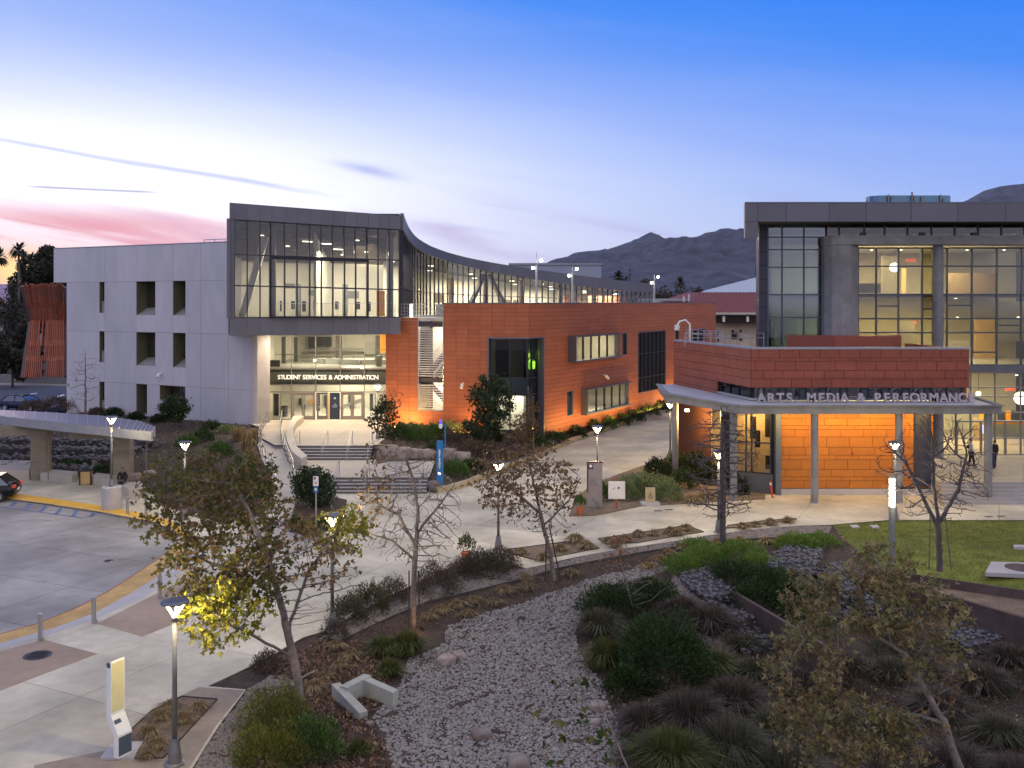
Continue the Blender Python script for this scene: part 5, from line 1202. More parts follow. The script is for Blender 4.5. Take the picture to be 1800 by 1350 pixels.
for x, y, z, e in ((19, 67, 15.6, 160), (24.5, 69, V(434), 1200), (31, 69, V(434), 1200), (24.5, 69, V(526), 1100), (31, 69, V(526), 1100), (19.4, 68, V(526), 260), (19.4, 67, 15.0, 120), (28, 69, 6.3, 1100), (34, 69, 6.3, 1100)):
    lamp_light('ceiling_area_light', 'AREA', (x, y, z), e, (1.0, .81, .50), 4.0, amp, size2=3)
lamp_light('spot_downlight', 'SPOT', (D(1406, 560, 65).x, 65.2, 10.4), 140, (1, .75, .45), .1, amp)
# rooftop plant
t = thing('roof_tank', D(1600, 352, 66), 'low blue steel rooftop tank with vent pipes above the grey fascia', 'tank')
tx = D(1600, 357, 66); mb = MB(); base = [(tx.x - 2.2 + .8 * math.cos(a), 66 + .9 * math.sin(a)) for a in np.linspace(math.pi / 2, 3 * math.pi / 2, 9)] + [(tx.x + 2.2 + .4 * math.cos(a), 66 + .9 * math.sin(a)) for a in np.linspace(-math.pi / 2, math.pi / 2, 9)]
mb.prism(base, zf1, D(0, 346, 66).z); mb.build('tank_shell', mat('blue_tank_steel', (.13, .24, .34), .4, metal=.5, stretch=(6, 6, .1), var=.15), t)
for px, py in ((1559, 343), (1564, 346), (1600, 338), (1604, 345), (1617, 346), (1650, 343), (1655, 350), (1521, 352)):
    q = D(px, py, 65.3); mb = MB(); mb.tube([(q.x, 65.0, zf1), (q.x, 65.0, q.z)], .06, 6); mb.build('vent_pipe', pole_grey, t)
# platform, steps
patio = mat('patio_concrete', (.40, .335, .26), .7, var=.08, scale=3, dirt=.15, rand=.05)
paved('entrance_platform', [(24.4, 54.9), (26.0, 54.1), (40, 54.1), (40, 63.4), (24.6, 63.4)], .9, 3.2, 0.0, patio, joint, gap=.01)
mass([(24.42, 54.95), (26.0, 54.12), (40, 54.12), (40, 63.4), (24.6, 63.4)], 0, .805, 'platform_base')
t = thing('entrance_steps', (30, 53, 0), 'broad pale concrete steps up to the arts building doors at the right edge', 'steps')
for k in range(6):
    mb = MB(); mb.prism([(23.6 + k * .12, 52.25 + k * .34), (40, 52.25 + k * .34), (40, 54.35), (24.2, 54.9)], k * .15, (k + 1) * .15 - .001 * (k == 5)); mb.build('step', nose, t)
for k, (x, w) in enumerate(((25.0, 'left rail'), (29.2, 'right rail, next to the frame edge'))):
    t = thing('handrail', (x, 52.2, 0), f'steel handrail on the arts building steps, {w}', 'handrail', 'handrails on the arts building steps')
    mb = MB(); mb.tube([(x - .2, 51.9, 0), (x - .2, 51.9, .95), (x, 54.0, 1.8), (x, 54.5, 1.85), (x, 54.5, .9)], .026, 6); mb.tube([(x - .1, 52.95, .4), (x - .1, 52.95, 1.38)], .02, 5); mb.build('rail', steel, t)
# ================================================================== BACKGROUND
mtn = mat('mountain_chaparral', (.055, .056, .075), .95, var=.6, scale=.018, dirt=.35, bump=0)
def ridge(name, prof, Y, depth, seed, m, base=-20, rough=26, label=None):
    rs = np.random.RandomState(seed); pxs = np.arange(prof[0][0], prof[-1][0], 7.0); n = len(pxs); rows_ = 60
    ys = np.interp(pxs, [p[0] for p in prof], [p[1] for p in prof]); X = (pxs - 900) / F * Y; H = CZ + (HY - ys) / F * Y
    V_ = []; import mathutils.noise as mn
    for r in range(rows_):
        t_ = r / (rows_ - 1); yy = Y - depth * t_
        for i in range(n):
            hgt = H[i] * (1 - t_) ** 1.1 * (1 if r == 0 else 1)
            k = math.sin(math.pi * min(1, t_ * 1.6)) if t_ < .62 else .35
            nn = mn.fractal(Vector((X[i] * .0030, yy * .0011, seed)), .9, 2.2, 5) * .6 + (1 - abs(mn.noise(Vector((X[i] * .0045, yy * .0016, seed + 3))))) * .5 - .3
            V_.append((X[i] * (1 - .18 * t_ * 0), yy, max(base, hgt + (nn * .5 + .16 * mn.fractal(Vector((X[i] * .012, yy * .005, seed)), .8, 2.2, 5)) * k * H[i] * .9)))
    I = (np.arange(rows_ - 1)[:, None] * n + np.arange(n - 1)[None]).ravel()
    o = tri_mesh(name, np.array(V_), np.stack([I, I + 1, I + n + 1, I + n], 1), m, smooth=True); return tag(o, kind='structure')
ridge('mountain', [(700, 520), (850, 505), (930, 482), (970, 466), (1010, 444), (1035, 441), (1062, 440), (1100, 428), (1140, 417), (1158, 421), (1200, 422), (1222, 419), (1240, 409), (1270, 405), (1310, 403), (1400, 398), (1500, 392), (1600, 388), (1700, 352), (1730, 335), (1760, 327), (1800, 323), (1900, 315), (2100, 330), (2400, 380)], 5200, 3300, 4, mtn)
ridge('hill', [(-700, 505), (-300, 492), (-100, 500), (0, 501), (25, 498), (60, 503), (110, 497), (200, 505), (420, 515), (700, 522)], 7000, 2500, 9, mat('far_hill', (.3, .2, .28), .95, var=.2, scale=.002))
# building with white pyramid roof and red tiles
tb = thing('tile_roof_building', (24, 125, 0), 'cream building with red tile roof and pale pyramid skylight behind the arts building', 'building')
tile = mat('red_roof_tile', (.20, .06, .055), .8, var=.15, scale=3)
Yb = 125
def q2(px, py, Y): return tuple(D(px, py, Y))
mb = MB(); a = D(1258, 570, Yb); b = D(1350, 640, Yb); mb.prism([(a.x, Yb), (b.x + 8, Yb), (b.x + 8, Yb + 20), (a.x, Yb + 20)], 0, D(0, 556, Yb).z); mb.build('wall', mat('cream_stucco', (.55, .47, .38), .85), tb)
mb = MB(); mb.add([q2(1205, 553, Yb - 1), q2(1420, 553, Yb - 1), q2(1420, 514, Yb + 10), q2(1231, 514, Yb + 10), q2(1185, 545, Yb + 22)], [(0, 1, 2, 3), (0, 3, 4)]); mb.build('tile_roof', tile, tb)
for k in range(30):
    t_ = k / 30; p0 = Vector(q2(1205 + t_ * 215, 553, Yb - 1.05)); p1 = Vector(q2(1231 + t_ * 189, 514, Yb + 9.9)); mb = MB(); mb.tube([p0, p1], .1, 5); mb.build('tile_ridge', tile, tb)
mb = MB(); ap = D(1335, 486, Yb + 16); mb.add([q2(1231, 514, Yb + 9.8), q2(1440, 514, Yb + 9.8), q2(1440, 510, Yb + 26), q2(1240, 510, Yb + 26), tuple(ap)], [(0, 1, 4), (1, 2, 4), (2, 3, 4), (3, 0, 4)]); mb.build('pyramid_roof', mat('pale_metal_roof', (.42, .46, .5), .5, metal=.2, stretch=(2, 2, .1)), tb)
mb = MB(); mb.tube([tuple(ap - Vector((.6, 0, .3))), tuple(ap + Vector((-.6, 0, 1.6)))], .06, 5); mb.build('finial', black_m, tb)
mb = MB(); a = D(1256, 562, Yb - 1.3); b = D(1345, 568, Yb - 1.3); mb.box(((a.x + b.x) / 2 + 2, Yb - 1.2, a.z), (b.x - a.x + 4, 1.2, .9)); mb.build('dark_eave', mat('dark_brown', (.03, .02, .015), .8), tb)  # dark brown strip under the eave board
mb = MB(); mb.box(((a.x + b.x) / 2 + 2, Yb - 1.7, a.z + .8), (b.x - a.x + 5, 1.4, .25)); mb.build('eave_board', mat('cream_stucco', (.55, .47, .38), .85), tb)
for px, py, w_ in ((1258, 589, .55), (1292, 590, .9), (1261, 583, .3), (1288, 582, .3), (1302, 582, .3), (1262, 598, .3), (1302, 597, .3)):
    q = D(px, py, Yb - .05); mb = MB(); mb.box((q.x, Yb - .05, q.z), (w_, .1, w_)); mb.build('window', black_m, tb)
for px in (1272, 1314): q = D(px, 561, Yb - 2); mb = MB(); mb.box(tuple(q), (.3, .3, .7)); mb.build('eave_lamp', white_paint, tb)
lb2 = thing('low_building', (22, 150, 0), 'low pale roofed building with red tiled gable left of the pyramid roof', 'building')
mb = MB(); a = D(1152, 532, 140); b = D(1215, 532, 140); mb.prism([(a.x, 140), (b.x, 140), (b.x, 160), (a.x, 160)], 0, a.z + .6); mb.build('wall', mat('pale_wall', (.4, .4, .44), .8), lb2)
mb = MB(); mb.add([q2(1160, 530, 139), q2(1228, 530, 139), q2(1228, 514, 150), q2(1205, 514, 150)], [(0, 1, 2, 3)]); mb.build('tile_roof', tile, lb2)
for px, y0 in ((1202, 520), (1211, 517)): mb = MB(); q = D(px, 531, 138); mb.tube([q, (q.x, 138, D(px, y0, 138).z)], .12, 6); mb.build('pipe', white_paint, lb2)
wb = thing('warehouse', (5, 170, 0), 'plain pale blue grey flat building behind the curved roof below the mountain', 'building')
a = D(895, 466, 170); b = D(1057, 468, 170); mb = MB(); mb.prism([(a.x, 170), (b.x, 170), (b.x + 2, 195), (a.x, 195)], 0, a.z); mb.build('wall', mat('blue_grey_wall', (.30, .33, .40), .7, var=.04, scale=.3), wb)
mb = MB(); mb.prism([(a.x - .1, 169.8), (b.x + .2, 169.8), (b.x + 2.2, 195.2), (a.x - .1, 195.2)], a.z + .01, a.z + .35); mb.build('roof', mat('cap_metal', (.3, .29, .32), .5), wb)
# roof lamp masts on the orange wing
for px, yb, yt, Y, zb_, lab in ((943, 531, 444, 84, 10.1, 'leftmost of three tall white lamp masts on the orange wing roof'), (1006, 533, 470, 90, 10.1, 'middle of three white lamp masts on the orange wing roof'), (1150, 535, 483, 106, 10.0, 'rightmost white lamp mast, at the far end of the orange wing roof')):
    q = D(px, yt, Y); t = thing('lamp_mast', (q.x, Y, zb_), lab, 'lamp mast', 'lamp masts on the orange wing roof'); mb = MB(); zt_ = D(px, yt + 22 if px == 943 else yt + 10, Y).z; mb.tube([(q.x, Y, zb_), (q.x, Y, zt_)], [.13, .08], 10); mb.tube([(q.x, Y, zt_), (q.x, Y, q.z)], .03, 5); mb.build('mast', mat('galvanised', (.45, .45, .46), .4, metal=.4), t)
    mb = MB(); mb.tube([(q.x - .3, Y, zt_ - .3), (q.x + .35, Y, zt_ + .35)], .03, 5); mb.build('lamp_arm', MATS['galvanised'], t)
    for sx, dz in ((-.32, -.25), (.42, .4)):
        mb = MB(); mb.tube_prof((q.x + sx, Y - .1, zt_ + dz), [(.13 * math.sin(a), -.13 * math.cos(a)) for a in np.linspace(.1, 3.04, 7)], 12); mb.build('lamp_head', mat('bright_lamp', (1, 1, 1), .4, emit=(1, .97, .9), estr=14), t)
# palms and utility poles far away
# ================================================================== VEGETATION
def leafmat(name, c1, c2, rand=.3, tr=.25): return mat(name, c1, .6, var=.15, scale=3, col2=c2, rand=rand, trans=tr, spec=.3)
L_syc = leafmat('olive_autumn_leaf', (.105, .125, .03), (.15, .115, .03))
L_syc2 = leafmat('brown_autumn_leaf', (.15, .095, .04), (.22, .13, .05))
L_pale = leafmat('pale_olive_leaf', (.17, .18, .06), (.26, .18, .08))
L_dark = leafmat('dark_green_leaf', (.015, .028, .010), (.035, .055, .016), .4, .1)
L_deep = leafmat('deep_green_leaf', (.02, .042, .010), (.045, .075, .018), .4, .15)
L_mid = leafmat('mid_green_leaf', (.05, .10, .02), (.09, .15, .03), .4)
L_bright = leafmat('bright_green_leaf', (.10, .19, .025), (.16, .24, .04), .35)
L_sage = leafmat('sage_leaf', (.13, .18, .07), (.20, .24, .10), .35)
L_grey = leafmat('grey_green_leaf', (.062, .062, .032), (.12, .11, .065), .35)
L_purp = leafmat('purple_brown_blade', (.06, .045, .034), (.12, .09, .065), .4)
L_tan = leafmat('straw_blade', (.20, .15, .08), (.32, .235, .12), .35)
L_gold = leafmat('gold_grass_blade', (.27, .185, .085), (.38, .27, .13), .35)
L_olive = leafmat('olive_grass_blade', (.07, .085, .02), (.12, .125, .035), .35)
L_red = leafmat('rust_leaf', (.22, .07, .03), (.28, .13, .05))
def ortho(d, rs):
    r = rs.normal(size=d.shape); r -= (r * d).sum(1, keepdims=True) * d; return r / np.maximum(np.linalg.norm(r, axis=1, keepdims=True), 1e-6)
def leaf_quads(pos, dirs, size, rs, width=.42, lobes=1, fold=.0):
    n = len(pos); d = dirs / np.maximum(np.linalg.norm(dirs, axis=1, keepdims=True), 1e-6); s = ortho(d, rs); sz = (size * rs.uniform(.65, 1.25, n))[:, None]
    V_ = []; 
    for k in range(lobes):
        a = (k - (lobes - 1) / 2) * .95; dd = d * math.cos(a) + s * math.sin(a); ss = s * math.cos(a) - d * math.sin(a); L_ = sz * (1.0 if k == (lobes - 1) // 2 else .8)
        V_.append(np.stack([pos, pos + dd * L_ * .45 + ss * L_ * width * .5, pos + dd * L_, pos + dd * L_ * .45 - ss * L_ * width * .5], 1))
    V_ = np.concatenate(V_, 0).reshape(-1, 3); return V_, np.arange(len(V_)).reshape(-1, 4)
def rdir(n, rs, bias=(0, 0, 0)):
    d = rs.normal(size=(n, 3)) + np.array(bias); return d / np.linalg.norm(d, axis=1, keepdims=True)
class Veg:
    def __init__(s): s.v = []; s.f = []; s.k = 0
    def add(s, v, f): s.v.append(v); s.f.append(f + s.k); s.k += len(v)
    def build(s, name, m, parent=None): return tri_mesh(name, np.concatenate(s.v), np.concatenate(s.f), m, parent)
def mound_v(c, r, h, n, size, seed, width=.3, up=.7, lump=.25, lobes=1):
    rs = np.random.RandomState(seed); th = rs.uniform(0, 2 * math.pi, n); ct = rs.uniform(0, 1, n) ** .8; st = np.sqrt(1 - ct ** 2)
    lob = 1 + lump * (np.sin(th * 3 + seed) * .5 + np.sin(th * 5 + 2 * seed + ct * 5) * .4 + rs.normal(0, .22, n)); rad = lob * (1 - .45 * rs.uniform(0, 1, n) ** 2.2)
    nx, ny = np.cos(th) * st, np.sin(th) * st
    pos = np.stack([c[0] + nx * r * rad, c[1] + ny * r * rad, c[2] + ct * h * rad], 1)
    return leaf_quads(pos, np.stack([nx, ny, ct + up], 1) + rs.normal(0, .45, (n, 3)), size, rs, width, lobes)
def blades_v(c, r, h, n, seed, w=.02, droop=.5, spread=1.0, base_r=.25):
    rs = np.random.RandomState(seed); th = rs.uniform(0, 2 * math.pi, n); lean = np.abs(rs.normal(0, .55, n)).clip(0, 1.4) * spread; ln = h * rs.uniform(.6, 1.15, n)
    b = np.stack([c[0] + np.cos(th) * r * base_r * rs.uniform(0, 1, n), c[1] + np.sin(th) * r * base_r * rs.uniform(0, 1, n), np.full(n, c[2])], 1)
    out = np.stack([np.cos(th), np.sin(th), np.zeros(n)], 1); up = np.array([0, 0, 1.0]); rr = (r * lean)[:, None]
    p1 = b + out * rr * .4 + up * (ln * .62)[:, None]; p2 = b + out * rr + up * (ln * (1 - droop * lean.clip(0, 1)))[:, None]
    sd = np.stack([-np.sin(th + rs.normal(0, .6, n)), np.cos(th), np.zeros(n)], 1) * w
    V_ = np.stack([b - sd, b + sd, p1 + sd * .8, p1 - sd * .8, p1 - sd * .8, p1 + sd * .8, p2 + sd * .15, p2 - sd * .15], 1).reshape(-1, 3)
    return V_, np.arange(len(V_)).reshape(-1, 4)
def HS(px, py, f, z=.7):
    for _ in range(12):
        p = P(px, py, z); z = .5 * z + .5 * float(f(np.array([p.x]), np.array([p.y]))[0])
    return P(px, py, z)
_seed = [100]
def nseed(): _seed[0] += 1; return _seed[0]
def shrub(p, r, h, kind, label, name='shrub', cat='shrub', group=None, dens=1.0):
    """p base point; r, h metres; kind picks foliage"""
    sd = nseed(); dist = p.y; px = F / dist; A = (r * px) * (max(h, r * .6) * px)
    v = Veg()
    if kind in ('tuft', 'goldtuft'):
        n = int(np.clip(A * 1.5 * dens, 260, 1600)); v.add(*blades_v((p.x, p.y, p.z - .02), r, h, n, sd, w=max(.009, .8 / px), droop=.8, spread=1.5, base_r=.5)); v.add(*mound_v((p.x, p.y, p.z - .02), r * .8, h * .75, n // 2, 5 / px, sd, width=.16, up=.6, lump=.1)); m = L_tan if kind == 'tuft' else L_gold
    elif kind in ('fountain', 'olivegrass', 'greygrass', 'tallgrass'):
        n = int(np.clip(A * .8 * dens, 400, 6500)); m = {'fountain': L_purp, 'olivegrass': L_olive, 'greygrass': L_grey, 'tallgrass': L_gold}[kind]
        v.add(*blades_v((p.x, p.y, p.z - .05), r, h, n, sd, w=max(.008, .7 / px), droop=.55, base_r=.45))
        if kind != 'tallgrass': v.add(*mound_v((p.x, p.y, p.z - .05), r * .75, h * .6, n // 3, .22, sd, width=.12, up=.9))
    else:
        m, size, wd_, up = {'green': (L_mid, .12, .3, .6), 'deep': (L_deep, .13, .3, .5), 'dark': (L_dark, .13, .42, .2), 'bright': (L_bright, .11, .28, .8), 'sage': (L_sage, .10, .3, .8), 'grey': (L_grey, .11, .25, .7),
                        'brown': (leafmat('brown_twig_leaf', (.085, .06, .045), (.14, .10, .07), .4), .10, .2, .6), 'yellowgreen': (leafmat('yellow_green_leaf', (.11, .12, .02), (.17, .17, .03), .4), .09, .25, .8)}[kind]
        size = max(size * .6, min(size, 8.0 / px)); size = max(size, 4.6 / px)
        n = int(np.clip(A * 30.0 * dens / (size * px) ** 1.5, 900, 16000)); v.add(*mound_v((p.x, p.y, p.z - .05), r, h, n, size, sd, wd_, up))
    o = v.build(name, m)
    # put the origin at the base
    me = o.data; co = np.empty(len(me.vertices) * 3, np.float32); me.vertices.foreach_get('co', co); co = co.reshape(-1, 3) - np.array(p, dtype=np.float32); me.vertices.foreach_set('co', co.ravel()); o.location = p
    return tag(o, label, cat, group)

# ---- trees by space colonisation
def grow(trunk, crowns, n_attr, step, di, dk, seed, extra=(), iters=90, tropism=(0, 0, .12)):
    rs = np.random.RandomState(seed); att = []
    wts = np.array([np.prod(c[1]) ** .8 for c in crowns]); wts = wts / wts.sum()
    for (c, r), w in zip(crowns, wts):
        k = int(n_attr * w); d = rs.normal(size=(k, 3)); d /= np.linalg.norm(d, axis=1, keepdims=True); att.append(np.array(c) + d * np.array(r) * (rs.uniform(.05, 1, k) ** .42)[:, None])
    att = np.concatenate(att); nodes = []; par = []
    def addpath(path, parent):
        path = [np.array(p, float) for p in path]; cur = parent
        for a, b in zip(path, path[1:]):
            L_ = np.linalg.norm(b - a); k = max(1, int(L_ / step))
            for i in range(k + (cur == -1)):
                t = (i + (cur != -1)) / k if cur != -1 else i / k
                q = a + (b - a) * ((i + 1) / k if cur != -1 else 0)
                q = q + rs.normal(0, step * .06, 3) * (cur != -1); nodes.append(q); par.append(cur); cur = len(nodes) - 1
                if cur == 0: break
            if len(nodes) == 1:
                for i in range(k): nodes.append(a + (b - a) * (i + 1) / k + rs.normal(0, step * .06, 3)); par.append(cur); cur = len(nodes) - 1
        return cur
    addpath(trunk, -1)
    for path in extra:
        A = np.array(nodes); j = int(np.argmin(np.linalg.norm(A - np.array(path[0]), axis=1))); addpath([nodes[j]] + list(path[1:]), j)
    nt = len(nodes); near_d = np.full(len(att), 1e9); near_i = np.zeros(len(att), int); start = 0; alive = np.ones(len(att), bool); start = 0
    for it in range(iters):
        A = np.array(nodes[start:]);
        if len(A) == 0: break
        for k in range(0, len(A), 400):
            d = np.linalg.norm(att[:, None] - A[None, k:k + 400], axis=2); j = d.argmin(1); dm = d[np.arange(len(att)), j]; b = dm < near_d; near_d[b] = dm[b]; near_i[b] = j[b] + start + k
        alive &= near_d > dk; start = len(nodes); act = alive & (near_d < di)
        if not act.any(): break
        acc_ = {}
        for a_i in np.nonzero(act)[0]:
            acc_.setdefault(near_i[a_i], []).append(a_i)
        N_ = np.array(nodes)
        for j, lst in acc_.items():
            d = att[lst] - N_[j]; d = (d / np.linalg.norm(d, axis=1, keepdims=True)).sum(0) + np.array(tropism) + rs.normal(0, .22, 3); L_ = np.linalg.norm(d)
            if L_ < 1e-3: continue
            q = N_[j] + d / L_ * step; nodes.append(q); par.append(int(j))
    return np.array(nodes), np.array(par)
def skin(nodes, par, r_tip, r_base, p_=2.4, sides=5):
    n = len(nodes); ch = np.zeros(n); w = np.zeros(n)
    for i in range(n - 1, 0, -1):
        if w[i] == 0: w[i] = 1
        w[par[i]] += w[i]
    w[0] = max(w[0], 1); w[w == 0] = 1
    rad = r_tip * w ** (1 / p_); k = (r_base / rad[0]); kk = np.where(True, 1 + (k - 1) * np.clip((w / w[0]) ** .45, 0, 1), 1); rad = rad * kk
    d = np.zeros((n, 3)); d[1:] = nodes[1:] - nodes[par[1:]]; d[0] = d[1] if n > 1 else (0, 0, 1); d /= np.maximum(np.linalg.norm(d, axis=1, keepdims=True), 1e-6)
    ref = np.tile(np.array([[.3, .9, .1]]), (n, 1)); s = np.cross(d, ref); s /= np.maximum(np.linalg.norm(s, axis=1, keepdims=True), 1e-6); t = np.cross(d, s)
    a = np.arange(sides) * 2 * math.pi / sides; V_ = nodes[:, None] + rad[:, None, None] * (np.cos(a)[None, :, None] * s[:, None] + np.sin(a)[None, :, None] * t[:, None])
    i = np.arange(1, n)[:, None]; pp = par[1:][:, None]; j = np.arange(sides)[None]; j2 = (j + 1) % sides
    fc = np.stack([pp * sides + j, pp * sides + j2, i * sides + j2, i * sides + j], 2).reshape(-1, 4)
    return V_.reshape(-1, 3), fc, rad
def tree(name, label, base, trunk, crowns, n_attr=500, step=.22, di=3, dk=.35, seed=1, r_tip=.008, r_base=.13, bark_m=None, leaves=None, extra=(), group=None, tropism=(0, 0, .12), cat='tree', iters=90):
    nodes, par = grow(trunk, crowns, n_attr, step, di, dk, seed, extra, iters, tropism); v, f, rad = skin(nodes, par, r_tip, r_base)
    t = thing(name, base, label, cat, group)
    tri_mesh('trunk', v, f, bark_m or bark, t, smooth=True)
    for (m, n, size, regions, wd_, lobes) in (leaves or []):
        rs = np.random.RandomState(seed + 5 + n); tips = nodes[rad < r_tip * 2.2]
        if regions is not None:
            k = np.zeros(len(tips), bool)
            for c, r in regions: k |= (((tips - np.array(c)) / np.array(r)) ** 2).sum(1) < 1
            tips = tips[k]
        if len(tips) == 0: continue
        pos = tips[rs.randint(0, len(tips), n)] + rs.normal(0, size * .8, (n, 3)); d = rdir(n, rs, (0, 0, -.5))
        vv, ff = leaf_quads(pos, d, size, rs, wd_, lobes); tri_mesh('crown', vv, ff, m, t)
    return t
def E(px, py, Y, rx, ry, rz=None):             # a crown ellipsoid given by its place and radii in photo pixels at depth Y
    k = Y / F; return (tuple(D(px, py, Y)), (rx * k, (rz or rx) * k, ry * k))
def TP(Y, *pts): return [tuple(D(a, b, Y + (c[0] if c else 0))) for a, b, *c in pts]
# 1 the big sycamore by the near lamp
b1 = G(530, 1272); Y1 = b1.y
c1 = [E(335, 885, Y1, 105, 105, 90), E(430, 860, Y1 + 1, 75, 75, 60), E(380, 1000, Y1, 110, 85, 80), E(385, 1085, Y1 - 1.9, 85, 62, 60), E(600, 930, Y1 + 4.6, 66, 50, 60), E(540, 1010, Y1, 110, 90, 80), E(500, 930, Y1 + .5, 70, 60, 60)]
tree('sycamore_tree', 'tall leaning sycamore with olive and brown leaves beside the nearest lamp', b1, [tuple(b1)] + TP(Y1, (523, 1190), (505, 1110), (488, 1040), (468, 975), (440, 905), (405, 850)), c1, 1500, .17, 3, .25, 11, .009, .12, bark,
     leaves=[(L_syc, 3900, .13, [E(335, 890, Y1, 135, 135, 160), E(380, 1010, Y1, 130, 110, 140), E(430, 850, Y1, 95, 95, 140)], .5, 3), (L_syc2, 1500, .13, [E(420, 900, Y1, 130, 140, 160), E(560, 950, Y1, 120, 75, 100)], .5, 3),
             (leafmat('yellow_green_lit_leaf', (.22, .25, .02), (.30, .24, .03)), 1700, .125, [E(385, 1085, Y1 - 1.9, 112, 82, 100), E(600, 930, Y1 + 4.4, 85, 66, 110)], .5, 3)],  # yellower leaf copy: lamp light painted into the leaves around two lamp heads
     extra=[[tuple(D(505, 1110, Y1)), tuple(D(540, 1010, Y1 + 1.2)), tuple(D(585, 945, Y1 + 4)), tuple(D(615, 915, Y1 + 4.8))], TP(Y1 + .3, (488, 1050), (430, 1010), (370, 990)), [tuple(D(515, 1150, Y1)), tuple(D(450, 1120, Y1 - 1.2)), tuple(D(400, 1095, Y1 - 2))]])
# 2 bare sycamore in the middle
b2 = G(727, 1102); Y2 = b2.y
tree('sycamore_tree', 'almost bare young sycamore with a lit trunk base and two stakes in the middle', b2, [tuple(b2)] + TP(Y2, (726, 1040), (731, 960), (735, 900), (728, 850), (715, 810)), [E(715, 905, Y2, 105, 85), E(700, 830, Y2, 80, 50), E(740, 960, Y2, 75, 40)], 1700, .15, 3, .19, 21, .009, .10, bark,
     leaves=[(L_syc2, 180, .15, [E(635, 850, Y2, 60, 90, 120)], .5, 3)], extra=[TP(Y2, (731, 960), (700, 905), (650, 880)), TP(Y2, (735, 940), (770, 890), (800, 850)), TP(Y2, (728, 980), (690, 950), (655, 940))])
# 3 brown leaved sycamore
b3 = G(974, 1020); Y3 = b3.y
tree('sycamore_tree', 'young sycamore with brown leaves, staked in the soil behind the river stones', b3, [tuple(b3)] + TP(Y3, (968, 975), (955, 925), (945, 880), (935, 835), (925, 800)), [E(925, 850, Y3, 95, 75), E(870, 840, Y3, 45, 60), E(960, 910, Y3, 60, 35)], 1300, .17, 3, .23, 31, .009, .09, bark,
     leaves=[(L_syc2, 1100, .14, [E(870, 850, Y3, 60, 70, 110), E(925, 815, Y3, 80, 50, 110), E(985, 840, Y3, 50, 60, 100)], .5, 3), (leafmat('dull_brown_leaf', (.11, .07, .035), (.17, .10, .045)), 420, .14, None, .5, 3)], extra=[TP(Y3, (955, 925), (1000, 880), (1020, 840)), TP(Y3, (950, 900), (900, 860), (862, 850))])
# 4 dark bare tree in front of the arts building
b4 = G(1271, 972); Y4 = b4.y
tree('bare_tree', 'dark bare tree with a straight trunk in front of the lit corner window', b4, [tuple(b4)] + TP(Y4, (1271, 900), (1272, 820), (1270, 760), (1268, 715)), [E(1270, 800, Y4, 72, 95), E(1268, 880, Y4, 62, 35)], 1500, .15, 2.5, .21, 41, .014, .15, dark_bark, tropism=(0, 0, -.02))
# 5 vase shaped bare tree on the lawn
b5 = P(1652, 1004, -.05); Y5 = b5.y
tree('bare_tree', 'bare vase shaped tree with two stakes at the edge of the lawn', b5, [tuple(b5)] + TP(Y5, (1651, 960), (1650, 928), (1650, 905)), [E(1642, 845, Y5, 100, 80), E(1590, 810, Y5, 55, 55), E(1690, 800, Y5, 50, 65), E(1650, 760, Y5, 70, 40)], 1100, .18, 3, .26, 51, .014, .13, dark_bark, tropism=(0, 0, .35),
     extra=[TP(Y5, (1650, 925), (1620, 870), (1590, 810)), TP(Y5, (1650, 922), (1685, 860), (1700, 800)), TP(Y5, (1650, 915), (1640, 850), (1640, 790))])
# 6 low sycamore in the right foreground
Y6 = 21.0; z6 = ground_z(17.0, Y6)
b6 = D(1690, 1350, Y6); b6 = Vector((b6.x + .5, Y6, z6))
c6 = [E(1470, 1060, Y6, 105, 75, 100), E(1420, 1180, Y6 - 1, 85, 90, 90), E(1560, 1000, Y6 + 1, 80, 55, 80), E(1460, 1280, Y6 - 1, 125, 80, 90), E(1620, 1080, Y6, 95, 60, 80), E(1660, 1180, Y6, 70, 70, 70), E(1600, 1290, Y6 - 1, 90, 70, 70)]
tree('sycamore_tree', 'low spreading sycamore with pale olive and rust leaves in the right foreground', b6, [tuple(b6)] + TP(Y6, (1690, 1360), (1660, 1270), (1626, 1214), (1612, 1180), (1590, 1150), (1565, 1130)), c6, 900, .17, 3, .3, 61, .006, .10, bark,
     leaves=[(L_pale, 4000, .13, [E(1460, 1070, Y6, 125, 95, 160), E(1420, 1190, Y6, 105, 110, 160), E(1460, 1290, Y6, 145, 95, 160), E(1570, 1000, Y6, 90, 70, 130)], .38, 3), (L_syc2, 800, .13, None, .38, 3), (L_pale, 700, .14, [E(1640, 1100, Y6, 120, 80, 160)], .38, 3)],
     extra=[TP(Y6, (1590, 1150), (1520, 1105), (1450, 1075)), TP(Y6, (1600, 1165), (1640, 1110), (1690, 1080)), TP(Y6, (1660, 1265), (1560, 1250), (1470, 1230)), TP(Y6, (1565, 1130), (1560, 1060), (1560, 1000))])
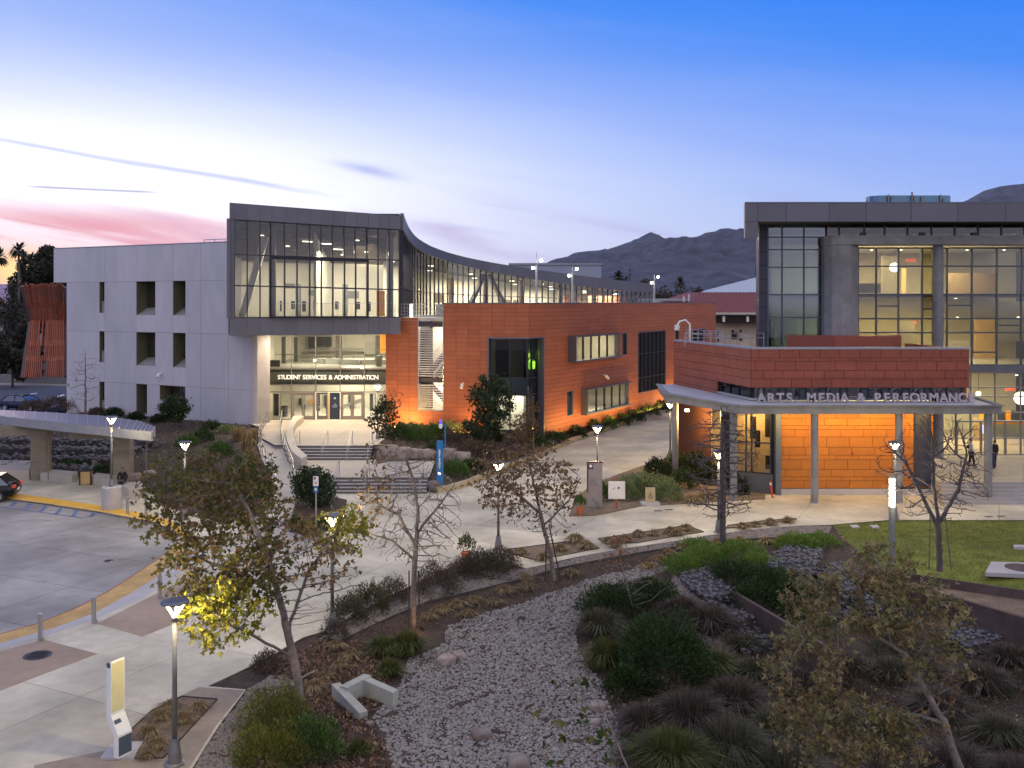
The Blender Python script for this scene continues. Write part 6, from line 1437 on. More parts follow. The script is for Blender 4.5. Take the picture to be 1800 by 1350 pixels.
# smaller trees near the buildings
def small(name, label, px, py, Y, z, trunk, crowns, n, step, dk, seed, rt, rb, bm, leaves, cat='tree'):
    base = D(px, py, Y); base = Vector((base.x, Y, z)); return tree(name, label, base, [tuple(base)] + TP(Y, *trunk), crowns, n, step, 4, dk, seed, rt, rb, bm, leaves, cat=cat)
small('bare_tree', 'slender bare tree standing against the white hall at the left', 150, 724, 79, 1.2, [(150, 690), (150, 650), (150, 615)], [E(150, 665, 79, 34, 55), E(150, 690, 79, 28, 25)], 420, .3, .5, 71, .012, .09, bark, None)
small('round_tree', 'small round dark green tree before the white hall', 308, 755, 73, 1.1, [(308, 738), (307, 722)], [E(307, 716, 73, 29, 23)], 200, .2, .4, 72, .01, .07, dark_bark, [(L_dark, 3800, .22, None, .5, 1)])
small('evergreen_tree', 'dark evergreen tree hiding the lower part of the corner window', 857, 772, 67, .9, [(857, 740), (860, 710), (862, 680)], [E(862, 705, 67, 40, 52), E(850, 745, 67, 42, 24), E(880, 700, 67, 28, 40)], 420, .22, .45, 73, .01, .12, dark_bark, [(L_dark, 7500, .21, None, .5, 1)])
small('broadleaf_shrub', 'dark green many stemmed shrub beside the small parking sign', 550, 895, 51.5, .1, [(550, 875), (548, 855)], [E(535, 850, 51.5, 28, 34), E(566, 862, 51.5, 30, 30), E(550, 840, 51.5, 35, 22)], 360, .15, .3, 74, .008, .06, dark_bark, [(L_dark, 4200, .17, None, .5, 1), (L_deep, 700, .15, None, .5, 1)], cat='shrub')
small('young_tree', 'sparse young tree with rusty leaves left of the boulders by the entrance', 676, 780, 63.5, 1.1, [(676, 750), (678, 720), (680, 695)], [E(672, 735, 63.5, 24, 38), E(690, 710, 63.5, 26, 32)], 240, .2, .4, 75, .008, .05, bark, [(L_dark, 500, .2, [E(668, 740, 63.5, 30, 45, 60)], .5, 3), (L_red, 120, .18, None, .5, 3)])
small('young_tree', 'sparse young tree with small leaves before the bright lower corner window', 938, 785, 66, .8, [(938, 750), (936, 715)], [E(935, 735, 66, 18, 38), E(910, 750, 66, 20, 25)], 240, .2, .4, 76, .008, .04, bark, [(leafmat('dull_brown_leaf', (.11, .07, .035), (.17, .10, .045)), 700, .15, None, .5, 3)])
small('bare_tree', 'thin bare tree behind the shelter between its two piers', 87 + 170, 800, 58, .3, [(257, 770), (257, 750)], [E(257, 765, 58, 22, 22)], 130, .25, .4, 77, .009, .04, bark, None)
small('bare_tree', 'thin bare sapling behind the shelter close to the left pier', 85, 800, 58, .3, [(85, 770), (86, 752)], [E(88, 765, 58, 18, 20)], 110, .25, .4, 78, .009, .04, bark, None)
# foreground saplings
b = G(1118, 1088); tree('young_tree', 'thin leafless sapling rising among dark shrubs beside the river stones', b, [tuple(b)] + TP(b.y, (1105, 1040), (1092, 990), (1083, 945)), [E(1085, 985, b.y, 45, 45), E(1120, 1030, b.y, 60, 35)], 220, .16, 3, .3, 81, .006, .03, bark, [(L_red, 60, .14, [E(1080, 960, b.y, 50, 40, 60)], .5, 3)])
b = Vector((1.75, 13.0, ground_z(1.75, 13.0)))
tree('young_tree', 'slender foreground sapling with orange and green leaves over the river stones', b, [tuple(b)] + TP(13.0, (1120, 1400), (1095, 1330), (1065, 1260), (1035, 1200)), [E(1010, 1230, 13, 70, 90), E(960, 1300, 13, 60, 60), E(1070, 1320, 13, 50, 40)], 60, .13, 3, .28, 82, .004, .016, bark, [(L_red, 22, .12, None, .5, 3), (L_mid, 22, .12, None, .5, 3), (L_syc, 24, .12, None, .5, 3)])
# background trees at the left, pine group, palms
def bigleafy(name, label, px, ytop, ybot, w_, Y, z, m, n, size, seed, group=None, trunk=True):
    h = CZ + (HY - ytop) / F * Y - z; base = Vector(((px - 900) / F * Y, Y, z)); r = w_ / 2 * Y / F; t = thing(name, base, label, 'tree', group); mb = MB(); mb.tube([base, base + Vector((0, 0, h * .6))], [r * .09, r * .05], 7); mb.build('trunk', dark_bark, t, smooth=True)
    rs = np.random.RandomState(seed); v = Veg(); nb = 7
    for k in range(nb):
        c = (base.x + rs.uniform(-.55, .55) * r, Y + rs.uniform(-.5, .5) * r, z + h * rs.uniform(.35, .86)); rr = r * rs.uniform(.38, .6); q = rs.normal(size=(n // nb, 3)); q /= np.linalg.norm(q, axis=1, keepdims=True)
        pos = np.array(c) + q * np.array([rr, rr, min(rr, h * .22)]) * (rs.uniform(.3, 1, n // nb) ** .5)[:, None]; v.add(*leaf_quads(pos, rdir(len(pos), rs), size, rs, .55))
    v.build('crown', m, t); return t
far = leafmat('far_dark_leaf', (.025, .03, .018), (.05, .045, .03), .4, .1); fard = leafmat('far_olive_leaf', (.05, .045, .03), (.08, .065, .045), .4, .1)
for px, yt, w_, lab in ((62, 424, 52, 'left crown of the tall pines standing dark against the sunset'), (92, 415, 46, 'right crown of the tall pines, touching the white hall corner'), (78, 452, 60, 'lower middle crown of the dark sunset pines')):
    bigleafy('pine_tree', lab, px, yt, 600, w_ * 1.6, 190, 0, far, 8000, .8, nseed(), 'dark pines against the sunset')
for px, yt, w_, Y, lab in ((-40, 520, 90, 150, 'broad dark tree at the left frame edge, upper'), (8, 508, 50, 170, 'tall brown tree left of the slatted screen'), (30, 530, 60, 140, 'olive tree behind the road wall'), (-10, 575, 80, 120, 'dark low tree beside the road at the left edge'), (22, 600, 60, 112, 'dark bush like tree above the grey road wall'), (100, 490, 40, 165, 'tree behind the slatted screen'), (45, 560, 40, 125, 'small tree left of the slatted screen'), (60, 590, 50, 118, 'rounded tree behind the lower slatted screen')):
    bigleafy('street_tree', lab, px, yt, 650, w_, Y, 0, fard if 'brown' in lab or 'olive' in lab else far, 2600, .7, nseed(), 'trees beyond the road')
t = thing('cypress_tree', D(22, 640, 135) - Vector((0, 0, 1)), 'narrow dark cypress left of the slatted screen', 'tree'); v = Veg(); rs = np.random.RandomState(5); n = 1500; hh_ = rs.uniform(0, 1, n); c0_ = D(22, 600, 135); top_ = D(22, 502, 135).z
pos = np.stack([c0_.x + rs.normal(0, 1, n) * .7 * np.sin(np.pi * (.12 + .85 * hh_)), 135 + rs.normal(0, .7, n), 1 + hh_ * (top_ - 1)], 1); v.add(*leaf_quads(pos, rdir(n, rs, (0, 0, 1.5)), .6, rs, .4)); v.build('crown', far, t)
def palm(px, yt, Y, label, s=1.0):
    top = D(px, yt, Y); base = Vector((top.x, Y, 0)); t = thing('palm_tree', base, label, 'palm', 'palms against the sunset'); mb = MB(); mb.tube([base, top], [.3 * s, .2 * s], 7); mb.build('trunk', dark_bark, t, smooth=True)
    rs = np.random.RandomState(int(px) % 97 + 3); v = Veg()
    for k in range(46):
        a = rs.uniform(0, 6.28); e = rs.uniform(-.9, 1.2); L_ = 2.1 * s; d = np.array([math.cos(a) * math.cos(e), math.sin(a) * math.cos(e), math.sin(e)]); p0 = np.array(top); p1 = p0 + d * L_ * .6; p2 = p0 + d * L_ + np.array([0, 0, -.45 * L_ * (1 - abs(math.sin(e)))]); sd = np.cross(d, [0, 0, 1.0]); sd = sd / max(np.linalg.norm(sd), .1) * .3 * s
        v.add(np.array([p0 - sd * .3, p0 + sd * .3, p1 + sd, p1 - sd, p1 - sd, p1 + sd, p2 + sd * .1, p2 - sd * .1]), np.array([[0, 1, 2, 3], [4, 5, 6, 7]]))
    v.build('crown', far, t)
palm(33, 440, 180, 'fan palm left of the dark pines'); palm(-3, 452, 170, 'fan palm cut by the left frame edge'); palm(1134 + 62, 497, 420, 'far palm right of the orange wing roof, below the mountain', 1.6); palm(1088, 488, 300, 'far palm above the curved roof at its right end', 1.3); palm(1100, 494, 330, 'small far palm beside the utility pole', 1.1)
for px, yt, w_, Y in ((1140, 488, 60, 300), (1215, 500, 60, 260), (1180, 505, 70, 280), (1248, 496, 45, 320), (1120, 494, 40, 340), (1275, 492, 40, 330)):
    bigleafy('distant_tree', {1140: 'nearest', 1215: 'fifth', 1180: 'third', 1248: 'sixth', 1120: 'second', 1275: 'last'}[px] + ' far tree in the row under the mountain right of the curved roof', px, yt, 520, w_, Y, 0, fard, 1300, 1.1, nseed(), 'far trees under the mountain')
for px, yt, Y, lab in ((1107, 470, 330, 'wooden utility pole with cross arms below the mountain'), (1188, 492, 330, 'short far utility pole by the far palm')):
    q = D(px, yt, Y); t = thing('utility_pole', (q.x, Y, 0), lab, 'utility pole'); mb = MB(); mb.tube([(q.x, Y, 0), tuple(q)], .22, 6); mb.build('pole', dark_bark, t); mb = MB(); mb.box((q.x, Y, q.z - 1), (2.6, .25, .25)); mb.box((q.x, Y, q.z - 2.6), (2.2, .25, .25)); mb.build('cross_arm', dark_bark, t)


# ---- shrubs: (px, py of the base, radius px, height px, kind, words)
def sh(px, py, rp, hp, kind, label, where=None, **k):
    p = G(px, py) if where is None else (HS(px, py, where) if where != 0 else P(px, py, .05)); s = p.y / F; return shrub(p, rp * s, hp * s, kind, label, name={'tuft': 'grass_tuft', 'goldtuft': 'grass_tuft', 'fountain': 'fountain_grass', 'olivegrass': 'grass_clump', 'greygrass': 'grass_clump', 'tallgrass': 'tall_grass'}.get(kind, 'shrub'), cat={'tuft': 'grass tuft', 'goldtuft': 'grass tuft', 'fountain': 'fountain grass', 'olivegrass': 'grass clump', 'greygrass': 'grass clump', 'tallgrass': 'tall grass'}.get(kind, 'shrub'), **k)
sh(485, 1300, 62, 88, 'yellowgreen', 'large yellow green mounded shrub left of the leaning sycamore trunk, upper half', dens=.8); sh(470, 1345, 66, 66, 'yellowgreen', 'large olive mounded shrub at the bottom frame edge under the sycamore', dens=.8); sh(548, 1330, 52, 66, 'green', 'green brown mounded shrub right of the sycamore trunk at the bottom edge', dens=.7)
sh(630, 1325, 24, 30, 'olivegrass', 'small bright grass clump in leaf litter below the concrete outlet')
for px, py, r, h, kd, w in ((470, 1178, 26, 34, 'brown', 'brown twiggy shrub at the pavement corner left of the sycamore'), (612, 1090, 34, 42, 'grey', 'grey green shrub right of the lamp base behind the sycamore'), (650, 1072, 36, 44, 'grey', 'second grey green shrub along the pavement edge, left of the bare tree'), (690, 1056, 30, 40, 'brown', 'brown shrub just left of the bare sycamore'), (768, 1040, 40, 50, 'brown', 'purple brown shrub right of the bare sycamore trunk'),
        (815, 1014, 30, 34, 'brown', 'brown shrub below the large terracotta pot'), (850, 1008, 42, 40, 'grey', 'grey shrub between the pot and the lamp base'), (882, 998, 32, 34, 'brown', 'brown shrub right below the lamp base beside the path corner'), (590, 1120, 24, 30, 'brown', 'low brown shrub under the lamp behind the sycamore')):
    sh(px, py, r, h, kd, w, group='grey and brown shrubs along the pavement edge')
sh(715, 1148, 38, 42, 'olivegrass', 'large olive grass clump below the bare sycamore, right one'); sh(672, 1150, 34, 34, 'olivegrass', 'olive grass clump below the bare sycamore, left one'); sh(685, 1188, 28, 34, 'olivegrass', 'olive grass clump directly above the concrete outlet wing')
grp = 'tan clipped grass tufts in the soil beds'
tt = [(596, 1172, 'third tuft up from the concrete outlet'), (572, 1190, 'second tuft up from the concrete outlet'), (553, 1212, 'tuft nearest the sycamore trunk beside the outlet'), (618, 1155, 'fourth tuft up from the outlet'), (590, 1138, 'tuft left of the olive grass clumps'), (752, 1086, 'tuft right of the bare sycamore trunk'), (803, 1066, 'tuft right and below the bare sycamore'),
      (832, 1058, 'tuft above the river stones, left of a pair'), (868, 1061, 'tuft above the river stones, right of a pair'), (822, 1083, 'tuft on the river stone edge'), (925, 1019, 'upper of two brown tufts left of the staked sycamore'), (925, 1034, 'lower of two brown tufts left of the staked sycamore'), (775, 1075, 'low tuft below the brown shrub'), (1003, 1010, 'tuft right of the staked sycamore'), (888, 1040, 'tuft between two pairs above the stones')]
ti = [(915, 972, 'first island bed, left end'), (1012, 952, 'first island bed, large upper tuft'), (1030, 962, 'first island bed, right end'), (955, 983, 'first island bed, bottom corner'), (985, 966, 'first island bed, middle'), (1070, 953, 'second island bed, left end'), (1082, 960, 'second island bed, second from left'), (1098, 950, 'second island bed, third from left'), (1122, 941, 'second island bed, fourth from left'), (1150, 939, 'second island bed, middle right'), (1178, 935, 'second island bed, second from right'), (1206, 931, 'second island bed, right end'), (1190, 940, 'second island bed, lower right'),
      (1306, 928, 'third island bed, left end'), (1327, 924, 'third island bed, second'), (1355, 921, 'third island bed, third'), (1385, 917, 'third island bed, right end'), (281, 1262, 'corner bed by the pylon, middle left'), (322, 1266, 'corner bed by the pylon, right of the lamp pole'), (350, 1244, 'corner bed by the pylon, top right'), (262, 1290, 'corner bed by the pylon, left edge'), (275, 1312, 'corner bed by the pylon, lower'), (258, 1330, 'corner bed by the pylon, bottom left'), (300, 1242, 'corner bed by the pylon, top')]
tr_ = [(1158, 986, 'soil strip above the green cover, left end'), (1176, 974, 'soil strip above the green cover, second'), (1203, 966, 'soil strip above the green cover, third'), (1237, 961, 'soil strip above the green cover, left of the dark tree'), (1262, 956, 'soil strip above the green cover, behind the dark tree'), (1300, 952, 'soil strip right of the dark tree'), (1345, 955, 'soil strip near the lawn corner'), (1140, 999, 'river stone end, low tuft'), (1375, 950, 'soil strip beside the lawn corner')]
for L_, rr, w0, kd in ((tt, 15, 'tan grass tuft, ', 'tuft'), (ti, 13, 'tan grass tuft in the ', 'tuft'), (tr_, 12, 'golden grass tuft in the ', 'goldtuft')):
    for px, py, w in L_:
        r = rr * (1.25 if py > 1200 else 1.0) * (.8 if py < 950 else 1); r = r * (1.3 if 'large' in w else rnd.uniform(.85, 1.15)); sh(px, py, r, r * .95, kd, w0 + w, group=grp, where=(None if L_ is not ti else 0))
# green cover and dark shrubs at the right
for px, py, r, h, kd, w in ((1205, 1006, 38, 30, 'bright', 'bright green mat left of the dark tree, lower'), (1240, 990, 42, 30, 'bright', 'bright green mat behind the stone steps'), (1300, 978, 46, 26, 'bright', 'bright green mat right of the dark tree trunk'), (1330, 998, 40, 24, 'bright', 'bright green mat right of the trunk, lower'), (1400, 962, 42, 22, 'bright', 'bright green mat by the lawn corner'), (1440, 956, 36, 18, 'bright', 'bright green mat touching the lawn'), (1225, 965, 30, 18, 'bright', 'small bright green mat behind the dark tree'),
        (1290, 1020, 44, 32, 'deep', 'dark green mat above the steel plate, upper left'), (1350, 1035, 52, 38, 'deep', 'dark green mat above the steel plate, middle'), (1395, 1060, 48, 40, 'deep', 'dark green mat above the steel plate, right'), (1330, 1060, 44, 36, 'deep', 'dark green mat hugging the steel plate'), (1420, 1090, 46, 36, 'deep', 'dark green mat at the lower end of the steel plate')):
    sh(px, py, r, h, kd, w, group='green cover plants around the stone steps')
sh(1082, 1078, 58, 48, 'deep', 'dark green shrub at the head of the river stones'); sh(1165, 1195, 84, 104, 'deep', 'large round dark green shrub in the middle of the swale planting'); sh(1150, 1060, 44, 40, 'deep', 'dark shrub left of the uppermost stone step')
sh(1055, 1115, 46, 48, 'greygrass', 'grey spiky grass clump beside the river stones, upper'); sh(1065, 1175, 42, 55, 'olivegrass', 'olive grass clump beside the river stones below the spiky one'); sh(1105, 1215, 40, 44, 'deep', 'dark low shrub left below the large round shrub'); sh(1200, 1090, 46, 44, 'fountain', 'purple grass beside the rubble slope')
fg = [(1290, 1250, 80, 84), (1370, 1300, 72, 66), (1215, 1290, 72, 70), (1130, 1290, 60, 62), (1280, 1335, 85, 74), (1180, 1350, 72, 66), (1110, 1345, 56, 50), (1380, 1380, 80, 80), (1250, 1180, 62, 64), (1245, 1110, 50, 46), (1330, 1190, 62, 56), (1400, 1220, 56, 56), (1480, 1385, 80, 70), (1560, 1300, 70, 56), (1650, 1250, 70, 50), (1730, 1210, 66, 46), (1760, 1300, 74, 56), (1680, 1360, 78, 60), (1790, 1390, 78, 66), (1560, 1190, 56, 40), (1780, 1165, 50, 34), (1500, 1180, 52, 40), (1300, 1140, 46, 36)]
wd_ = ['tallest, in the centre of the swale', 'right of the tallest one', 'left of the tallest one', 'beside the river stones lower down', 'at the bottom edge right of centre', 'at the bottom edge, middle', 'at the bottom edge beside the river stones', 'at the bottom edge under the right sycamore', 'right of the large round shrub', 'below the rubble slope', 'below the lowest stone step', 'under the left side of the right sycamore', 'bottom edge, under the right sycamore centre', 'under the right sycamore trunk fork', 'right of the right sycamore trunk', 'at the foot of the dark steel wall', 'at the right frame edge, middle', 'bottom edge right of the sycamore trunk', 'bottom right corner', 'behind the right sycamore fork', 'at the right frame edge under the steel wall', 'between steel plate and right sycamore', 'between the round shrub and the stone steps']
for k, ((px, py, r, h), w) in enumerate(zip(fg, wd_)):
    q_ = rnd.uniform(.72, 1.12); sh(px + rnd.uniform(-8, 8), py, r * q_, h * q_ * rnd.uniform(.8, 1.1), ['fountain', 'greygrass', 'fountain'][k % 3] if k not in (5, 8) else 'olivegrass', 'purple grey fountain grass ' + w if k % 3 != 1 else 'grey green arching grass ' + w, group='arching grasses in the swale', dens=rnd.uniform(.45, .9))
# beds by the arts building
for px, py, r, h, kd, w in ((1095, 876, 26, 34, 'sage', 'pale green shrub right behind the white sign'), (1125, 868, 34, 34, 'sage', 'pale green shrub behind the accessible sign, left'), (1172, 878, 26, 34, 'sage', 'pale green shrub right of the accessible sign'), (1062, 878, 16, 30, 'green', 'green shrub between the tall sign and the white sign'), (1140, 862, 36, 26, 'sage', 'pale green shrub at the back of the sign bed'),
        (1155, 838, 24, 30, 'dark', 'round dark clipped shrub at the back left of the arts bed'), (1190, 832, 22, 36, 'deep', 'deep green shrub behind the far canopy column'), (1225, 838, 26, 40, 'dark', 'dark shrub under the orange side wall'), (1250, 848, 24, 34, 'dark', 'dark shrub left of the bay window'), (1200, 856, 24, 28, 'deep', 'deep green shrub in the middle of the arts bed'), (1300, 868, 14, 30, 'dark', 'small dark shrub at the foot of the bay window'), (1215, 880, 16, 12, 'goldtuft', 'low yellow tuft left of the front lamp'), (1240, 876, 14, 12, 'goldtuft', 'low yellow tuft right beside the front lamp')):
    sh(px, py, r, h, kd, w, where=0, group=None)
# beds before the student building (right slope)
ev = [(700, 770, 28, 24, 'deep', 'low dark shrub above the boulders, left'), (735, 775, 26, 26, 'green', 'green shrub above the boulders, middle'), (765, 770, 26, 24, 'green', 'green shrub left of the phone tower top'), (800, 780, 26, 28, 'brown', 'brown shrub right of the phone tower top'), (830, 800, 26, 26, 'brown', 'brown shrub under the evergreen, left'), (870, 805, 30, 26, 'brown', 'brown shrub under the evergreen, right'), (800, 835, 26, 24, 'green', 'bright leaved shrub right of the phone tower'), (830, 828, 22, 20, 'deep', 'low shrub right of the phone tower near the kerb'),
      (905, 795, 28, 24, 'brown', 'brown shrub before the bright corner window'), (940, 785, 24, 20, 'deep', 'dark shrub at the building corner'), (975, 775, 22, 16, 'deep', 'low dark shrub under the orange wall, first from the corner'), (1010, 766, 20, 16, 'dark', 'low dark shrub under the orange wall, second'), (1040, 758, 22, 20, 'deep', 'dark shrub under the orange wall, third'), (1065, 752, 20, 20, 'green', 'green shrub under the orange wall, fourth'), (1090, 745, 20, 18, 'deep', 'dark shrub under the orange wall, fifth'), (1115, 738, 18, 16, 'dark', 'dark shrub under the orange wall, sixth'), (1140, 730, 18, 16, 'deep', 'dark shrub under the orange wall, seventh'), (1165, 722, 18, 16, 'dark', 'dark shrub under the orange wall, last before the canopy'),
      (860, 775, 26, 22, 'dark', 'dark shrub at the evergreen trunk'), (720, 760, 26, 16, 'sage', 'pale shrub against the orange wall, left'), (790, 758, 26, 16, 'sage', 'pale shrub against the orange wall, right'), (765, 800, 20, 20, 'deep', 'dark shrub behind the phone tower'), (860, 830, 20, 14, 'brown', 'low brown shrub near the kerb')]
for px, py, r, h, kd, w in ev: sh(px, py, r, h, kd, w, where=fb)
# left slope
el_ = [(435, 800, 18, 44, 'tallgrass', 'tall straw grass left of the ramp, upper'), (445, 830, 16, 42, 'tallgrass', 'tall straw grass left of the ramp, middle'), (420, 775, 20, 28, 'tallgrass', 'tall straw grass below the white wall corner'), (450, 775, 14, 24, 'tallgrass', 'short straw grass at the ramp top'), (425, 855, 26, 50, 'deep', 'dark green shrub left of the ramp bend'), (455, 880, 22, 40, 'deep', 'dark green shrub inside the ramp curve'), (450, 920, 22, 34, 'brown', 'brown shrub at the ramp foot'), (385, 800, 24, 22, 'green', 'green shrub on the left slope, middle'), (355, 775, 22, 18, 'deep', 'dark shrub right of the round tree'), (330, 782, 22, 16, 'green', 'green shrub below the round tree'), (400, 760, 18, 12, 'sage', 'small pale shrub near the white wall'), (370, 755, 16, 14, 'deep', 'small dark shrub near the white wall'),
       (280, 742, 14, 12, 'dark', 'small dark shrub left of the round tree'), (240, 738, 14, 12, 'dark', 'small dark shrub under the white hall door'), (200, 732, 16, 14, 'dark', 'small dark shrub near the slot window'), (170, 728, 14, 10, 'brown', 'low brown shrub right of the bare tree'), (130, 722, 20, 18, 'brown', 'brown shrub left of the bare tree'), (100, 718, 24, 20, 'brown', 'brown shrub behind the shelter roof'), (60, 722, 24, 18, 'brown', 'brown shrub before the dark parked car'), (350, 830, 26, 22, 'brown', 'brown shrub above the shelter end'), (320, 860, 24, 20, 'deep', 'dark shrub right of the sitting person'), (385, 860, 24, 24, 'brown', 'brown shrub behind the big sycamore crown'), (130, 822, 34, 12, 'deep', 'low green strip between the shelter piers'), (180, 828, 26, 10, 'deep', 'low green strip behind the litter bin'), (20, 815, 24, 14, 'dark', 'dark shrub behind the left bench')]
for px, py, r, h, kd, w in el_: sh(px, py, r, h, kd, w, where=fa)
for px, py, r, h, kd, w in ((520, 930, 20, 30, 'olivegrass', 'green strap leaved clump left of the small sign post'), (540, 938, 22, 28, 'olivegrass', 'green strap leaved clump at the sign post foot'), (575, 925, 20, 22, 'green', 'low green shrub right of the small sign post')): sh(px, py, r, h, kd, w, where=0)
# lawn blades, leaf litter, ground twigs
lawn_in = [(x, y) for x, y in lawn_poly]
gpt_ = scatter(lawn_in, 52000, lambda x, y: near_z(x, y), 31); rs = np.random.RandomState(4); n = len(gpt_); d = rdir(n, rs, (0, 0, 2.2)); vv, ff = leaf_quads(gpt_, d, .07, rs, .3)
tag(tri_mesh('lawn_grass', vv, ff, grass_green), kind='stuff')
lit_px = [(440, 1175), (560, 1130), (640, 1130), (700, 1165), (650, 1262), (690, 1350), (690, 1480), (400, 1480), (420, 1350), (455, 1270), (520, 1200)]
lp = scatter(gpoly(lit_px), 5200, near, 41, .02); lp2 = scatter(gpoly([(1020, 1110), (1200, 1100), (1500, 1150), (1800, 1150), (1900, 1480), (1140, 1480), (1060, 1200)]), 6500, near, 42, .02); lp = np.concatenate([lp, lp2]); rs = np.random.RandomState(6)
vv, ff = leaf_quads(lp, rdir(len(lp), rs, (0, 0, .4)), .13, rs, .5, 2); tag(tri_mesh('fallen_leaves', vv, ff, leafmat('fallen_brown_leaf', (.15, .085, .05), (.26, .16, .10), .4, .1)), kind='stuff')
lp = scatter(gpoly([(560, 1130), (751, 1064), (938, 1018), (1067, 985), (1180, 975), (1060, 1010), (900, 1065), (780, 1100), (640, 1140)]), 4200, near, 43, .01); vv, ff = leaf_quads(lp, rdir(len(lp), rs, (0, 0, .4)), .07, rs, .4); tag(tri_mesh('bark_chips', vv, ff, leafmat('bark_chip', (.13, .085, .055), (.20, .14, .09), .4, .0)), kind='stuff')
for nm, poly, f_, k_ in (('bark_chips', poly_a, fa, 9000), ('bark_chips', poly_b, fb, 7000)):
    lp = scatter(poly, k_, f_, 44, .02); vv, ff = leaf_quads(lp, rdir(len(lp), rs, (0, 0, .3)), .16, rs, .5); tag(tri_mesh(nm, vv, ff, leafmat('slope_chip', (.12, .085, .065), (.24, .18, .14), .4, .0)), kind='stuff')

# low tangled cover between the clumps
rs = np.random.RandomState(77); cov = scatter(gpoly([(1110, 1040), (1260, 1150), (1450, 1160), (1560, 1130), (1780, 1160), (1950, 1480), (1150, 1480), (1075, 1230), (1040, 1150), (1040, 1080)]), 230, near, 78); v1, v2 = Veg(), Veg()
for k, p_ in enumerate(cov): (v1 if k % 3 else v2).add(*mound_v(p_, rs.uniform(.25, .7), rs.uniform(.12, .42), 230, rs.uniform(.09, .16), 300 + k, .2, rs.uniform(.3, 1.2), .4))
tag(v1.build('ground_cover', leafmat('dry_cover_leaf', (.055, .045, .03), (.11, .085, .05), .5)), kind='stuff'); tag(v2.build('ground_cover', leafmat('dark_cover_leaf', (.025, .04, .012), (.06, .07, .025), .5)), kind='stuff')
lp = scatter(gravel_poly, 700, near, 45, .06); lp = lp[(rs.rand(700) < .35) | (lp[:, 0] > lp[:, 0].mean())]; vv, ff = leaf_quads(lp, rdir(len(lp), rs, (0, 0, .3)), .11, rs, .5, 2); tag(tri_mesh('fallen_leaves', vv, ff, MATS['fallen_brown_leaf']), kind='stuff')
# ================================================================== LAMPS AND STREET FURNITURE
lamp_pole = mat('lamp_pole_paint', (.20, .195, .185), .4, metal=.5, var=.06)
lamp_cap = mat('lamp_cap_metal', (.17, .17, .20), .35, metal=.5)
def make_lamp(loc, label, energy=120, base=True, pole_m=lamp_pole):
    t = thing('street_lamp', (0, 0, 0), label, 'street lamp', 'plaza lamps with round flat caps')
    if base:
        mb = MB(); mb.lathe((0, 0, 0), [(.24, 0), (.24, .03), (.17, .06), (.15, .3), (.105, .55), (.10, .62)], 18); mb.build('base', pole_m, t, smooth=False)
    mb = MB(); mb.lathe((0, 0, .6 if base else 0), [(.062, 0), (.055, 2.85 if base else 3.4)], 12); mb.build('pole', pole_m, t, smooth=True)
    mb = MB(); mb.lathe((0, 0, 3.42), [(.07, 0), (.075, .10), (.05, .14)], 12); mb.build('collar', lamp_cap, t)
    for k in range(5):
        a = 2 * math.pi * k / 5 + .4; mb = MB(); mb.tube([(.03 * math.cos(a), .03 * math.sin(a), 3.54), (.24 * math.cos(a), .24 * math.sin(a), 3.86)], .022, 6); mb.build('lamp_tube', led, t)
    mb = MB(); mb.lathe((0, 0, 3.87), [(.33, 0), (.345, .03), (.30, .075), (.12, .10)], 28); mb.build('cap', lamp_cap, t)
    l = lamp_light('lamp_glow', 'POINT', (0, 0, 3.68), energy, (1.0, .82, .48), .10, t)
    t.location = loc; return t
l0 = make_lamp(P(307, 1343), 'nearest lamp, grey pole with flared base in the corner bed by the pylon', 340)
tl_ = tree_of(l0)
for px, py, lab in ((584, 1109, 'lamp behind the leaning sycamore, its head glowing in yellow leaves'), (876, 966, 'pale lamp pole rising behind the brown leaved sycamore'), (1263, 936, 'lamp standing directly behind the dark bare tree trunk'), (1573, 912, 'lamp behind the bare vase shaped tree at the lawn edge'),
                    (1178, 805, 'lamp touching the far left tip of the concrete canopy'), (1050, 869, 'lamp behind the tall wayfinding sign in the middle'), (325, 912, 'lamp almost hidden in the big sycamore crown')):
    copy_thing(l0, tl_, P(px, py), rnd.uniform(0, 1), lab)
q = D(664, 690, 67); copy_thing(l0, tl_, (q.x, 67, 1.35), .3, 'lamp in front of the glass entrance beside the sparse young tree')
pb = P(196, 894)
copy_thing(l0, tl_, (pb.x, pb.y, 1.0), .2, 'lamp on a tall concrete drum beside the shelter')
t = thing('concrete_pedestal', pb, 'tall round concrete drum carrying the lamp beside the yellow paving', 'pedestal'); mb = MB(); mb.lathe(tuple(pb), [(.5, 0), (.5, 1.16), (.46, 1.2)], 28); mb.build('drum', concrete, t, smooth=False)
mb = MB()
for k in range(4): a = k * 1.57 + .7; mb.tube([(pb.x + .3 * math.cos(a), pb.y + .3 * math.sin(a), 1.2), (pb.x + .3 * math.cos(a), pb.y + .3 * math.sin(a), 1.3)], .03, 6)
mb.build('anchor_bolts', steel, t)
# glowing column light on the lawn edge
p = P(1568, 992, -.05); t = thing('column_light', p, 'slim steel column light with a bright white upper tube before the lawn', 'column light')
mb = MB(); mb.lathe(tuple(p), [(.13, 0), (.13, 2.45)], 18); mb.build('shaft', pole_grey, t, smooth=False); mb = MB(); mb.lathe((p.x, p.y, p.z + 2.46), [(.115, 0), (.115, 1.2)], 18); mb.build('light_tube', mat('column_light_tube', (1, 1, 1), .4, emit=(1, .93, .78), estr=5), t, smooth=False)
mb = MB(); mb.lathe((p.x, p.y, p.z + 3.66), [(.13, 0), (.13, .08)], 18); mb.build('cap', pole_grey, t); lamp_light('column_glow', 'POINT', (p.x, p.y - .25, p.z + 3.0), 130, (1, .93, .78), .3, t)
